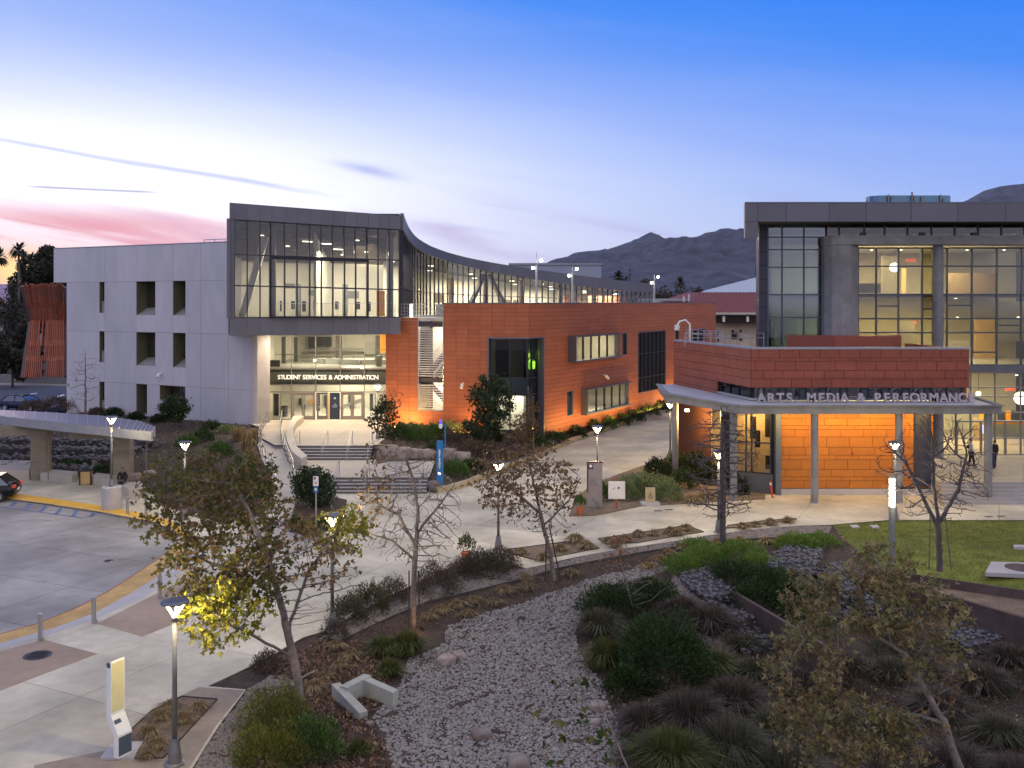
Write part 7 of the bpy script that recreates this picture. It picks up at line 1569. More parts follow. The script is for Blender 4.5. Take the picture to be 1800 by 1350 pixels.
# bollards
def bollard(px, py, label, h=.9):
    p = P(px, py); t = thing('bollard', p, label, 'bollard', 'round steel bollards along the turning lot'); mb = MB(); mb.lathe(tuple(p), [(.075, 0), (.075, h - .02), (.06, h)], 16); mb.build('post', steel, t, smooth=False); mb = MB(); mb.box((p.x + .09, p.y - .02, .06), (.05, .08, .12)); mb.build('hinge', steel, t)
for a in ((71, 1126, 'steel bollard nearest the left edge, beside the manhole cover'), (165, 1095, 'steel bollard right of the manhole, on the amber paving line'), (224, 903, 'steel bollard right of the concrete lamp drum'), (257, 910, 'steel bollard at the end of the concrete bench block'), (281, 1052, 'steel bollard half hidden under the sycamore crown')): bollard(*a)
# pylon sign near the corner bed
p = P(212, 1330); t = thing('pylon_sign', p, 'bent white pylon sign with a lit pale yellow face on a concrete pad', 'sign')
mb = MB(); mb.prism([(P(a, b).x, P(a, b).y) for a, b in ((176, 1336), (197, 1309), (251, 1307), (236, 1335))], 0, .06); mb.build('pad', concrete, t)
ang = R(62); ux, uy = math.cos(ang), math.sin(ang)
def slab(mb, prof, w, c, th):         # profile in (along view axis offset, z), extruded across u
    pass
u_ = Vector((ux, uy, 0)); n_ = Vector((-uy, ux, 0)); o_ = Vector((p.x, p.y, .06))
prof = [(-.09, 0), (.09, 0), (.09, .55), (-.12, .95), (-.12, 2.45), (-.30, 2.25), (-.30, .95), (-.10, .5)]
prof = [(0, 0), (.16, 0), (.16, .55), (-.10, .98), (-.10, 2.3), (-.26, 2.19), (-.26, .92), (0, .52)]
mb = MB(); k = len(prof); wv = .40
vs = [o_ + n_ * (a * -1) + u_ * (-wv / 2) + Vector((0, 0, z)) for a, z in prof] + [o_ + n_ * (a * -1) + u_ * (wv / 2) + Vector((0, 0, z)) for a, z in prof]
mb.add(vs, [tuple(range(k)), tuple(range(2 * k - 1, k - 1, -1))] + [(i, k + i, k + (i + 1) % k, (i + 1) % k) for i in range(k)]); mb.build('pylon_body', white_paint, t)
mb = MB(); f0 = o_ - n_ * (-.10 + .006) + Vector((0, 0, 1.05)); 
mb.add([f0 - u_ * .18, f0 + u_ * .18, f0 + u_ * .18 + Vector((0, 0, 1.19)), f0 - u_ * .18 + Vector((0, 0, 1.19))], [(0, 1, 2, 3)]); mb.build('lit_face', mat('lit_yellow_face', (.48, .43, .24), .5, emit=(1, .88, .45), estr=.08), t)  # faint glow added to the face; the near lamp is what lights it
mb = MB(); f1 = o_ - n_ * (.166); mb.add([f1 - u_ * .19 + Vector((0, 0, .05)), f1 + u_ * .19 + Vector((0, 0, .05)), f1 + u_ * .19 + Vector((0, 0, .5)), f1 - u_ * .19 + Vector((0, 0, .5))], [(0, 1, 2, 3)]); mb.build('dark_print', mat('slate_print', (.07, .10, .12), .5), t)
mb = MB(); a0 = o_ - n_ * .02 + Vector((0, 0, .80)); mb.add([a0 - u_ * .17 + n_ * -.04 + Vector((0, 0, -.12)), a0 + u_ * .05 + n_ * -.04 + Vector((0, 0, -.12)), a0 - u_ * .0 + n_ * .04 + Vector((0, 0, .08)), a0 - u_ * .18 + n_ * .04 + Vector((0, 0, .08))], [(0, 1, 2, 3)]); mb.build('round_emblem', MATS['slate_print'], t)
mb = MB(); e0 = o_ + n_ * .18 - u_ * (wv / 2 + .004) + Vector((0, 0, 2.2)); mb.tube([e0, e0 - u_ * .006], .07, 16); mb.build('small_emblem', mat('slate_print', (.07, .10, .12), .5), t)
# tall wayfinding sign
def panel_thing(name, label, px, py, wpx, hpx, m, th=.12, rz=0.0, cat='sign', z=0.0):
    p = P(px, py, z); s = p.y / F; t = thing(name, p, label, cat); w, h = wpx * s, hpx * s; return t, p, w, h
t, p, w, h = panel_thing('wayfinding_sign', 'tall narrow taupe wayfinding sign with a dark red top and left edge', 1046, 893, 25, 80, None)
mb = MB(); mb.box((p.x, p.y, h / 2), (w, .16, h)); mb.build('sign_body', mat('taupe_sign', (.30, .26, .24), .55, metal=.2), t)
mrn = mat('maroon_edge', (.10, .02, .025), .5); mb = MB(); mb.box((p.x - w / 2 - .02, p.y, h * .68), (.06, .2, h * .66)); mb.box((p.x + .0, p.y, h + .03), (w + .1, .2, .07)); mb.build('maroon_edge', mrn, t)
pw = mat('sign_emblem_white', (.7, .68, .66), .6); mb = MB(); mb.box((p.x - w / 2 + .14, p.y - .085, h - .2), (.26, .012, .3)); mb.build('emblem_square', mat('plum_print', (.09, .04, .07), .5), t)
mb = MB(); mb.tube([(p.x - w / 2 + .14, p.y - .092, h - .17), (p.x - w / 2 + .14, p.y - .1, h - .17)], .085, 14); mb.build('emblem', pw, t)
mb = MB()
for k, (a, b) in enumerate(((.1, .3), (.1, .32), (.1, .45))): mb.box((p.x - w / 2 + a + b / 2, p.y - .085, h * .62 - k * .13), (b, .006, .035))
mb.build('print_lines', mat('grey_print', (.14, .13, .13), .6), t)
mb = MB(); 
for a, b in ((.28, .52), (.33, .44), (.45, .34), (.52, .26), (.6, .16), (.52, .1), (.64, .08)): mb.box((p.x - w / 2 + a * w * 1.2, p.y - .085, b), (.05, .006, .09), .3)
mb.build('leaf_mark_print', mat('grey_print', (.14, .13, .13), .6), t)  # small tilted grey marks low on the sign face
t, p, w, h = panel_thing('notice_board', 'square white notice board on a rusty red post in the sage shrubs', 1084, 896, 29.5, 31, None)
s = p.y / F; zb_ = 19 * s; mb = MB(); mb.box((p.x, p.y, zb_ + h / 2), (w, .05, h)); mb.build('board', mat('board_white', (.72, .69, .62), .5), t); mb = MB(); mb.box((p.x, p.y + .06, (zb_ + h + .25) / 2), (.12, .07, zb_ + h + .25)); mb.build('post', mat('rusty_post', (.30, .09, .04), .7), t)
mb = MB(); mb.add([(p.x - .22, p.y - .03, zb_ + h * .60), (p.x - .17, p.y - .03, zb_ + h * .52), (p.x - .08, p.y - .03, zb_ + h * .68), (p.x - .17, p.y - .03, zb_ + h * .58)], [(0, 1, 2, 3)]); mb.build('tick_mark', black_m, t); mb = MB(); mb.tube([(p.x + .1, p.y - .03, zb_ + h * .63), (p.x + .1, p.y - .036, zb_ + h * .63)], .055, 12); mb.build('dot_mark', black_m, t)
t, p, w, h = panel_thing('access_sign', 'low tan sign block with a wheelchair symbol on a concrete pad', 1143, 886, 17, 25, None, z=.05)
mb = MB(); mb.prism([(p.x - .5, p.y - .3), (p.x + .5, p.y - .3), (p.x + .45, p.y + .25), (p.x - .55, p.y + .25)], .0, .16); mb.build('pad', concrete, t); mb = MB(); mb.box((p.x, p.y, .16 + h / 2), (w, .14, h)); mb.build('sign_block', mat('tan_sign', (.46, .36, .20), .6), t)
mb = MB(); c_ = Vector((p.x, p.y - .075, .16 + h * .42)); ring = [c_ + Vector((.085 * math.cos(a), -.004, .085 * math.sin(a) - .03)) for a in np.linspace(math.pi * .75, math.pi * 2.1, 12)]; mb.tube(ring, .013, 5); mb.tube([c_ + Vector((-.02, -.004, .16)), c_ + Vector((-.02, -.004, .03)), c_ + Vector((.07, -.004, .03)), c_ + Vector((.10, -.004, -.07)), c_ + Vector((.14, -.004, -.05))], .015, 5); mb.tube([c_ + Vector((-.02, -.004, .20)), c_ + Vector((-.02, -.01, .20))], .028, 10); mb.tube([c_ + Vector((-.02, -.004, .1)), c_ + Vector((.06, -.004, .1))], .011, 5); mb.build('wheelchair_symbol', mat('dark_brown', (.03, .02, .015), .8), t)
p = P(555.5, 937, .05); s = p.y / F; t = thing('parking_sign', p, 'slim post with a small white and red parking sign over a blue plate', 'sign')
H_ = 102 * s; mb = MB(); mb.tube([tuple(p), (p.x, p.y, H_)], .035, 8); mb.build('post', steel, t); mb = MB(); mb.box((p.x, p.y - .05, H_ - 8.5 * s), (9.5 * s, .02, 17 * s)); mb.build('sign_plate', white_paint, t); mb = MB(); mb.box((p.x, p.y - .05, H_ - 23 * s), (7.5 * s, .02, 11 * s)); mb.build('blue_plate', mat('sign_blue', (.03, .14, .36), .5), t)
rp_ = mat('sign_red', (.55, .04, .03), .5); mb = MB(); mb.tube([(p.x - .05 + .045 * math.cos(a), p.y - .064, H_ - .1 + .045 * math.sin(a)) for a in np.linspace(0, 6.28, 13)], .009, 5); mb.tube([(p.x - .08, p.y - .064, H_ - .07), (p.x - .02, p.y - .064, H_ - .13)], .009, 5); mb.box((p.x, p.y - .063, H_ - .28), (.16, .006, .025)); mb.box((p.x, p.y - .063, H_ - .34), (.14, .006, .025)); mb.build('red_print', rp_, t); glyph('P', .11, .006, black_m, t, (p.x - .05, p.y - .064, H_ - .155)); mb = MB(); mb.box((p.x, p.y - .063, H_ - 23 * s), (.1, .006, .12)); mb.build('white_print', white_paint, t)
# blue emergency phone tower
p = P(773.5, 863); s = p.y / F; H_ = 88 * s; t = thing('emergency_phone_tower', p, 'blue emergency phone tower with camera arm between steps and planted kerb', 'phone tower'); eb = mat('phone_tower_blue', (.015, .17, .42), .45)
mb = MB(); mb.prism([(p.x - .19, p.y - .14), (p.x + .13, p.y - .14), (p.x + .19, p.y + .1), (p.x - .13, p.y + .14)], 0, H_); mb.build('tower_body', eb, t)
for k, c in enumerate('EMERGENCY'): glyph(c, .10, .01, white_paint, t, (p.x - .02, p.y - .15, H_ * .80 - k * .125))
mb = MB(); mb.box((p.x - .03, p.y - .15, H_ * .36), (.16, .02, .14)); mb.build('call_panel', mat('call_panel_light', (.8, .8, .8), .4, emit=(.8, .9, 1), estr=1.2), t)
mb = MB(); mb.tube([(p.x + .3, p.y, H_ - .4), (p.x + .3, p.y, H_ + .86), (p.x + .22, p.y, H_ + .95), (p.x + .05, p.y, H_ + .98)], .035, 8); mb.tube([(p.x + .3, p.y, H_ - .4), (p.x + .14, p.y, H_ - .45)], .03, 6); mb.build('camera_arm', eb, t)
mb = MB(); mb.lathe((p.x + .03, p.y, H_ + .72), [(.06, 0), (.11, .08), (.11, .25), (.08, .28)], 14); mb.build('camera_dome', white_paint, t); mb = MB(); mb.lathe((p.x + .03, p.y, H_ + 1.0), [(.075, 0), (.075, .22)], 12); mb.build('blue_beacon', mat('blue_beacon', (.05, .05, .5), .3, emit=(.08, .05, .9), estr=.8), t)
# plant pots
def pot(px, py, r, h, label, kind):
    p = P(px, py, .0); t = thing('plant_pot', p, label, 'plant pot'); mb = MB(); mb.lathe(tuple(p), [(r * .65, 0), (r * .92, h * .82), (r * 1.05, h * .84), (r * 1.05, h), (r * .9, h), (r * .88, h - .05)], 20); mb.build('pot', mat('terracotta_pot', (.42, .12, .04), .75, var=.15), t); v = Veg(); v.add(*mound_v((p.x, p.y, h + .1), r * 1.5, r * 2.4, 420, .13, 9, .35, .9)); v.build('plant', L_mid if kind else L_olive, t)
pot(820, 992, .24, .52, 'terracotta pot with a leafy green plant at the pavement edge, the larger pot', 0); pot(1019, 906, .2, .42, 'small terracotta pot with a plant left of the tall wayfinding sign', 1)
# leaning red delineator
p = P(1358, 875); t = thing('delineator_post', p, 'leaning red post with a white top band before the bay window', 'post'); mb = MB(); mb.tube([tuple(p), (p.x - .1, p.y, .72)], .055, 8); mb.build('post', mat('delineator_red', (.60, .03, .015), .5), t); mb = MB(); mb.tube([(p.x - .1, p.y, .721), (p.x - .12, p.y, .86)], .055, 8); mb.build('reflective_band', white_paint, t); mb = MB(); mb.tube([(p.x - .12, p.y, .861), (p.x - .13, p.y, .95)], .05, 8); mb.build('post_top', MATS['delineator_red'], t)
# tree stakes
stk = mat('dark_stake', (.05, .04, .035), .8)
def stake(a, b, label, m=stk, r=.028):
    p = Vector(a); q = Vector(b); t = thing('tree_stake', p, label, 'stake', 'stakes tied to the young trees'); mb = MB(); mb.tube([p, q], r, 6); mb.build('pole', m, t); mb = MB(); mid = p.lerp(q, .72); mb.tube([mid - Vector((.06, 0, 0)), mid + Vector((.06, 0, .0))], .02, 5); mb.build('tie', black_m, t)
g = G(719, 1108); stake(g, D(719, 1003, g.y), 'left stake of the middle bare sycamore'); g = G(738, 1106); stake(g, D(735, 1003, g.y), 'right stake of the middle bare sycamore')
g = G(959, 1023); stake(g, D(960, 950, g.y), 'left stake of the brown leaved sycamore'); g = G(986, 1022); stake(g, D(965, 922, g.y), 'leaning right stake of the brown leaved sycamore')
g = P(1633, 1001); stake(g, D(1635, 905, g.y), 'left stake of the vase shaped tree on the lawn', mat('wood_stake', (.16, .12, .09), .8)); g = P(1672, 1001); stake(g, D(1661, 905, g.y), 'leaning right stake of the vase shaped tree on the lawn', MATS['wood_stake'])
g = G(743, 1110); u = thing('ground_spotlight', g, 'small black ground spotlight lighting the middle bare sycamore trunk', 'spotlight'); mb = MB(); mb.tube([g, g + Vector((0, 0, .12))], .02, 6); mb.tube([g + Vector((.02, 0, .1)), g + Vector((-.06, .0, .24))], .05, 10); mb.build('housing', black_m, u); lamp_light('spot_glow', 'POINT', g + Vector((-.12, -.14, .34)), 3.0, (1, .45, .12), .04, u)
# concrete outlet (headwall)
TL, AP, RE, LF = P(583, 1203, .02), P(640, 1181, .05), P(700, 1212, -.2), P(632, 1254, -.32)
hw = thing('stormwater_outlet', Vector((LF.x + .3, LF.y + .8, -.7)), 'v shaped pale concrete stormwater outlet with a dark opening by the river stones', 'outlet'); hm = mat('outlet_concrete', (.40, .40, .34), .75, var=.12, scale=3, dirt=.2, bump=.15)
def wedge(a, b, th, za_, zb_, nm, side=1, z0=-.95):
    d = (b - a); d.z = 0; d.normalize(); n = Vector((-d.y, d.x, 0)) * th * side; mb = MB(); P_ = [a, b, b + n, a + n] if side > 0 else [a + n, b + n, b, a]
    Z_ = [za_, zb_, zb_, za_]; mb.hexa([(q.x, q.y, z0) for q in P_] + [(q.x, q.y, z) for q, z in zip(P_, Z_)]); mb.build(nm, hm, hw)
wedge(LF, TL, .26, -.32, .02, 'left_wing', -1); wedge(TL + Vector((.24, -.06, 0)), AP, .28, .0, .0, 'back_wall', -1); wedge(AP + Vector((-.02, -.1, 0)), RE, .27, .021, -.2, 'right_wing', -1)
mb = MB(); mb.prism([(LF.x + .2, LF.y + .25), (RE.x - .35, RE.y - .1), (AP.x, AP.y - .25), (TL.x + .45, TL.y - .15)], -.95, -.60); mb.build('apron', mat('wet_concrete', (.16, .16, .17), .4), hw)
mb = MB(); m1 = TL.lerp(AP, .55) + Vector((.12, -.36, 0)); mb.box((m1.x, m1.y, -.44), (.5, .06, .3), math.atan2(AP.y - TL.y, AP.x - TL.x)); mb.build('opening', black_m, hw)
# boulders
def boulder(p, r, label, seed, flat=.75, m=boulder_m):
    import mathutils.noise as mn
    bm = bmesh.new(); bmesh.ops.create_icosphere(bm, subdivisions=3, radius=1)
    for v in bm.verts:
        k = 1 + .28 * mn.noise(v.co * 1.3 + Vector((seed * 3.1, 0, 0))) + .10 * mn.noise(v.co * 3.5 + Vector((seed, 2, 0))); c = v.co * k; c.x = max(-.82, min(.82, c.x)); c.y = max(-.85, min(.85, c.y)); c.z = max(-.7, min(.74, c.z)); v.co = c
    me = bpy.data.meshes.new('boulder'); 
    for v in bm.verts: v.co = Vector((v.co.x * r, v.co.y * r * .85, v.co.z * r * flat))
    bm.to_mesh(me); bm.free(); me.materials.append(m); me.polygons.foreach_set('use_smooth', [True] * len(me.polygons)); o = bpy.data.objects.new('boulder', me); COL.objects.link(o); o.location = Vector(p) + Vector((0, 0, r * flat * .45)); o.rotation_euler.z = seed * 1.3; tag(o, label, 'boulder')
for k, (px, py, rp, w) in enumerate(((663, 800, 17, 'upper boulder nearest the upper steps'), (684, 808, 21, 'large boulder at the left end of the row by the steps'), (708, 808, 18, 'second boulder in the row beside the landing'), (731, 807, 15, 'reddish third boulder in the row'), (753, 806, 14, 'fourth boulder in the row, left of the phone tower'), (790, 806, 15, 'boulder just right of the phone tower'), (812, 812, 15, 'last boulder of the row, right of the phone tower'), (765, 860, 13, 'boulder at the foot of the phone tower beside the lower steps'))):
    q = HS(px, py, fb); q.z = max(q.z, .7) if py < 830 else q.z; q = P(px, py, .72 if py < 830 else .1); boulder(q, rp * q.y / F * 1.15, w, k + 1, .85)
for k, (px, py, rp, w) in enumerate(((784, 1168, 19, 'tan boulder on the river stones below the sycamore pair, left one'), (806, 1158, 15, 'pale boulder touching the tan one on the river stones'), (846, 1298, 20, 'grey pink boulder half sunk in the river stones'), (912, 1350, 26, 'tan boulder at the bottom edge on the river stones'), (1052, 1248, 17, 'pale boulder at the right rim of the river stones'), (1046, 1275, 12, 'small boulder below the pale rim boulder'), (650, 1276, 9, 'small round stone before the outlet'))):
    q = G(px, py); boulder(q, rp * q.y / F * 1.0, w, k + 20, .7)
for k, (px, py, rp, w) in enumerate(((28, 818, 15, 'reddish rock behind the left bench block'), (238, 845, 15, 'red brown rock right of the shelter pier'), (262, 838, 13, 'dark red rock beside the big sycamore crown'), (168, 817, 11, 'pink rock behind the litter bin'), (160, 760, 8, 'small rock on the left slope'))):
    q = HS(px, py, fa); boulder(q, rp * q.y / F, w, k + 40, .7)
# dry stone terraces (gabions)
def rock_block(name, label, poly, ztop, h, size, m, seed, n=None, cat='stone terrace', group=None):
    c = sum((Vector((a, b, 0)) for a, b in poly), Vector()) / len(poly); t = thing(name, (c.x, c.y, ztop - h), label, cat, group); mb = MB(); cin = [(c.x + (a - c.x) * .94, c.y + (b - c.y) * .94) for a, b in poly]; mb.prism(cin, ztop - h, ztop - size * .6); mb.build('stone_core', mat('dark_rock_core', (.06, .055, .055), .95), t)
    A = abs(sum(poly[i][0] * poly[(i + 1) % len(poly)][1] - poly[(i + 1) % len(poly)][0] * poly[i][1] for i in range(len(poly)))) / 2; nt = int(A / size ** 2 * .55); pts = [scatter(poly, nt, lambda x, y: x * 0 + ztop - size * .3, seed)]; rs = np.random.RandomState(seed)
    for i in range(len(poly)):
        a, b = poly[i], poly[(i + 1) % len(poly)]; L_ = math.hypot(b[0] - a[0], b[1] - a[1]); k = int(L_ * h / size ** 2 * .6); u = rs.uniform(0, 1, k); pts.append(np.stack([a[0] + (b[0] - a[0]) * u, a[1] + (b[1] - a[1]) * u, rs.uniform(ztop - h, ztop - size * .3, k)], 1))
    pts = np.concatenate(pts); o = stones('stones', pts, rs.uniform(.35, .75, len(pts)) * size, m, .7, .32, seed, t, smooth=False); tag(o, kind='stuff')
for k in range(4):
    y0 = 60.9 + k * 1.75; rock_block('stone_terrace', ['lowest', 'second', 'third', 'highest'][k] + ' long grey stone terrace row behind the shelter', [(-52, y0 + 2.6), (-26 + k * .4, y0 - .2), (-25.6 + k * .4, y0 + .75), (-52, y0 + 3.5)], .62 + .3 * k, .55, .24, grey_rock, 200 + k, group='stone terrace rows behind the shelter')
def pz(px, z): return [(P(a, b, z).x, P(a, b, z).y) for a, b in px]
for k, (px, z, h, w) in enumerate((([(1192, 1006), (1246, 992), (1292, 1040), (1243, 1049)], -.12, .7, 'uppermost stone step left of the steel plate'), ([(1243, 1062), (1294, 1052), (1327, 1083), (1272, 1090)], -.48, .7, 'middle stone step left of the steel plate'), ([(1277, 1104), (1327, 1094), (1360, 1128), (1308, 1138)], -.85, .7, 'lowest stone step left of the steel plate'),
        ([(1345, 978), (1385, 955), (1445, 962), (1425, 1002), (1365, 1004)], .2, .6, 'broad stone block beside the lawn corner'), ([(1425, 1003), (1475, 985), (1535, 1018), (1482, 1038)], -.12, .7, 'stone block behind the right sycamore crown, upper'), ([(1490, 1044), (1548, 1026), (1606, 1062), (1556, 1080)], -.5, .8, 'stone block behind the right sycamore crown, lower'), ([(1640, 1092), (1700, 1080), (1765, 1122), (1700, 1135)], -1.15, .5, 'low stone block at the foot of the steel wall'))):
    rock_block('stone_step', w, pz(px, z), z, h, .15, grey_rock, 220 + k, cat='stone step')
rb = scatter(gpoly([(1185, 1012), (1240, 1055), (1300, 1140), (1280, 1160), (1200, 1110), (1170, 1050)]), 2600, near, 51, .03); tag(stones('rubble', rb, np.random.RandomState(3).uniform(.035, .10, len(rb)), rip_rap, .6, .32, 52, smooth=False), kind='stuff')
rb = scatter(gpoly([(1440, 1010), (1530, 1040), (1620, 1095), (1560, 1120), (1450, 1060)]), 1600, near, 53, .03); tag(stones('rubble', rb, np.random.RandomState(3).uniform(.035, .10, len(rb)), grey_rock, .6, .32, 54, smooth=False), kind='stuff')
# weathered steel plates
def plate(name, label, a, b, z0, z1, th=.08):
    t = thing(name, a, label, 'steel wall'); d = (b - a); d.z = 0; n = Vector((-d.y, d.x, 0)).normalized() * th / 2; k = max(1, int(d.length / 2.2))
    for i in range(k):
        p, q = a + d * (i / k + .001), a + d * ((i + 1) / k - .001); mb = MB(); mb.hexa([(p.x - n.x, p.y - n.y, z0), (q.x - n.x, q.y - n.y, z0), (q.x + n.x, q.y + n.y, z0), (p.x + n.x, p.y + n.y, z0), (p.x - n.x, p.y - n.y, z1), (q.x - n.x, q.y - n.y, z1), (q.x + n.x, q.y + n.y, z1), (p.x + n.x, p.y + n.y, z1)]); mb.build('steel_plate', corten, t)
    return t
plate('steel_retaining_wall', 'rusty brown steel plate running down beside the stone steps', P(1288, 1038, -.08), P(1478, 1150, -.08), -1.9, -.08, .14)
t = plate('steel_retaining_wall', 'long dark steel retaining wall at the right edge, lower front one', P(1588, 1024, -.3), P(1990, 1140, -.3), -1.9, -.3, .12); plate('steel_retaining_wall', 'thin dark steel edging wall bordering the lawn at the right', P(1592, 1008, .0), P(1990, 1066, .0), -.5, .02, .1)
mb = MB(); a, b, c, d = P(1590, 1022, -.3), P(2000, 1138, -.3), P(2000, 1066, -.3), P(1594, 1009, -.3); mb.prism([(v.x, v.y) for v in (a, b, c, d)], -.6, -.34); tag(mb.build('planting_strip', dry_soil), kind='structure')
q = P(1290, 1036, .0); t = thing('pipe_cap', q, 'small dark round pipe cap at the head of the steel plate', 'pipe cap'); mb = MB(); mb.tube_prof((q.x + .05, q.y + .1, -.02), [(.11 * math.sin(a), -.11 * math.cos(a)) for a in np.linspace(.1, 3.04, 7)], 12); mb.build('cap', black_m, t)
# hatch and slabs on the lawn
t = thing('access_hatch', P(1790, 1003), 'concrete frame with a round brown cover set in the lawn at the right edge', 'hatch'); mb = MB(); mb.prism(pz([(1732, 1006), (1742, 987), (1850, 990), (1850, 1012)], .06), -.1, .06); mb.build('frame', concrete, t); q = P(1795, 998, .06); mb = MB(); mb.lathe(tuple(q), [(.62, 0), (.62, .02)], 24); mb.build('cover', corten, t)
t = thing('lawn_slab', P(1800, 964), 'small pale concrete slab on the lawn at the right edge', 'slab'); mb = MB(); mb.prism(pz([(1782, 964), (1782, 960), (1840, 961), (1840, 966)], .05), -.1, .12); mb.build('slab', concrete, t)
for a, w in ((1502, 'left'), (1537, 'right')): t = thing('valve_box', P(a, 925), f'small pale flat box lid in the lawn corner behind the column light, {w} one', 'box lid'); mb = MB(); mb.prism(pz([(a - 9, 923), (a + 4, 922), (a + 10, 926.5), (a - 3, 927.5)], .02), -.05, .02); mb.build('lid', concrete, t)
# ---- shelter
sh_ = thing('shelter', P(67, 846), 'long grey metal roofed shelter on board formed concrete piers at the left', 'shelter')
zr = 3.95
nearE = [(-250, 703), (-120, 716), (0, 731), (90, 741), (179, 749.5), (235, 755.5), (267, 758.6)]; farE = [(-250, 699), (-120, 709.5), (0, 720.5), (90, 725), (179, 731), (244, 740), (272, 750.5)]
NE = [P(a, b, zr) for a, b in nearE]; FE = [P(a, b, zr) for a, b in farE]
seam = mat('seamed_roof_metal', (.21, .19, .22), .45, metal=.4, var=.08, scale=1)
mb = MB(); mb.prism([(v.x, v.y) for v in NE] + [(v.x, v.y) for v in FE[::-1]], zr - .06, zr); mb.build('roof_sheet', seam, sh_)
fas = mat('grey_fascia', (.30, .30, .31), .5, metal=.2); mb = MB()
for a, b in zip(NE, NE[1:]): mb.beam(a + Vector((0, -.02, -.26)), b + Vector((0, -.02, -.26)), .08, .5)
mb.beam(NE[-1] + Vector((0, 0, -.26)), FE[-1] + Vector((0, 0, -.26)), .08, .5)
for a, b in zip(FE, FE[1:]): mb.beam(a + Vector((0, .02, -.1)), b + Vector((0, .02, -.1)), .08, .2)
mb.build('fascia', fas, sh_)
mb = MB(); mb.prism([(v.x, v.y + .3) for v in NE] + [(v.x, v.y - .3) for v in FE[::-1]], zr - .45, zr - .3); mb.build('roof_soffit', dark_ceiling, sh_)
for k in range(30):
    u = k / 29; i = min(int(u * 6), 5); f_ = u * 6 - i; a = NE[i].lerp(NE[i + 1], f_); b = FE[i].lerp(FE[i + 1], f_); mb = MB(); mb.beam(a + Vector((0, 0, .025)), b + Vector((0, 0, .025)), .05, .05); mb.build('roof_seam', mat('pale_seam', (.34, .32, .35), .45, metal=.4), sh_)
for (p0, p1, yb, lab) in ((53.5, 81, 845, ''), (199, 227.5, 851, '')):
    a, b = P(p0, yb), P(p1, yb); b.y = a.y + .2; b.x = (p1 - 900) / F * b.y; mb = MB(); mb.prism([(a.x, a.y), (b.x, b.y), (b.x, b.y + .7), (a.x, a.y + .7)], 0, zr - .5); mb.build('pier', board_concrete, sh_)
    mb = MB(); mb.prism([(a.x - 2.1 - (.3 if p0 > 100 else 0), a.y - .6), (a.x - .005, a.y + .02), (a.x - .005, a.y + .6), (a.x - 2.1, a.y - .05)], zr - 1.15, zr - .5); mb.build('cantilever_beam', board_concrete, sh_)
for k, (px, lab) in enumerate((([(-90, 843), (51, 844), (55, 826), (-90, 824)], 'long pale concrete bench block left of the first pier'), ([(71, 846), (126, 849.5), (137, 843), (84, 838)], 'pale concrete bench block between pier and litter bin'), ([(160, 851), (196, 859), (208, 850), (170, 845)], 'pale concrete bench block right of the litter bin'), ([(214, 868), (227, 877), (257, 874), (246, 860)], 'pale concrete bench block right of the sitting person'))):
    pts = [P(a, b) for a, b in px]; c = sum(pts, Vector()) / 4; t = thing('bench_block', c, lab, 'bench'); mb = MB(); mb.prism([(v.x, v.y) for v in pts], 0.0, .5 if k != 0 else .62); mb.build('block', mat('bench_concrete', (.42, .37, .32), .75, var=.08, dirt=.1), t)
p = P(149, 852); t = thing('litter_bin', p, 'square litter bin with tan panels, black frame and domed lid under the shelter', 'bin'); 
mb = MB(); mb.box((p.x, p.y + .2, .42), (.62, .62, .78), .25); mb.build('tan_panels', mat('tan_bin_panel', (.42, .29, .12), .6), t); mb = MB()
for sx in (-1, 1):
    for sy in (-1, 1): cx = p.x + (sx * math.cos(.25) - sy * math.sin(.25)) * .31; cy = p.y + .2 + (sx * math.sin(.25) + sy * math.cos(.25)) * .31; mb.box((cx, cy, .45), (.07, .07, .9), .25)
mb.build('frame', black_m, t); mb = MB(); mb.box((p.x, p.y + .2, .87), (.74, .74, .1), .25); mb.lathe((p.x, p.y + .2, .92), [(.34, 0), (.28, .1), (.12, .15)], 16); mb.build('lid', black_m, t)
# ---- left background: road, wall, slatted screen
mb = MB(); mb.prism(pz([(-500, 668), (-40, 676), (125, 679), (125, 706), (60, 728), (-500, 760)], .98), .5, .98); tag(mb.build('road', mat('asphalt', (.075, .075, .095), .8, var=.1, scale=3, dirt=.1)), kind='structure')
mb = MB()
for px in ([(52, 692), (64, 690.5), (66, 691.8), (54, 693.5)], [(96, 697), (112, 693), (114, 695), (98, 699)]): q = [P(a, b, .985) for a, b in px]; mb.add([tuple(v) for v in q], [(0, 1, 2, 3)])
tag(mb.build('road_markings', white_paint), kind='structure')
a, b = P(-500, 664, 1.0), P(125, 677, 1.0); t = thing('road_wall', b, 'low grey retaining wall behind the road at the left', 'wall'); mb = MB(); mb.prism([(a.x, a.y), (b.x, b.y), (b.x, b.y + .5), (a.x, a.y + .5)], .5, 2.15); mb.build('wall_face', mat('grey_wall', (.20, .19, .185), .85, var=.15, dirt=.15), t); mb = MB(); mb.prism([(a.x, a.y - .8), (b.x, b.y - .8), (b.x, b.y - .35), (a.x, a.y - .35)], .5, 1.13); mb.build('kerb_base', concrete, t)
a, b = P(-500, 664, 1.0), P(125, 677, 1.0); mb = MB(); mb.prism([(a.x, a.y + .51), (b.x, b.y + .51), (b.x + 5, b.y + 60), (a.x, a.y + 60)], .4, 2.0); tag(mb.build('embankment', soil), kind='structure')
Ys = 104.0; sc_t = thing('slatted_screen', D(80, 665, Ys), 'tall kinked terracotta slatted screen beside the white hall at the left edge', 'screen'); fr_m = mat('plum_frame', (.13, .08, .085), .6); slm = mat('terracotta_slat', (.34, .095, .045), .6, rand=.25, var=.1)
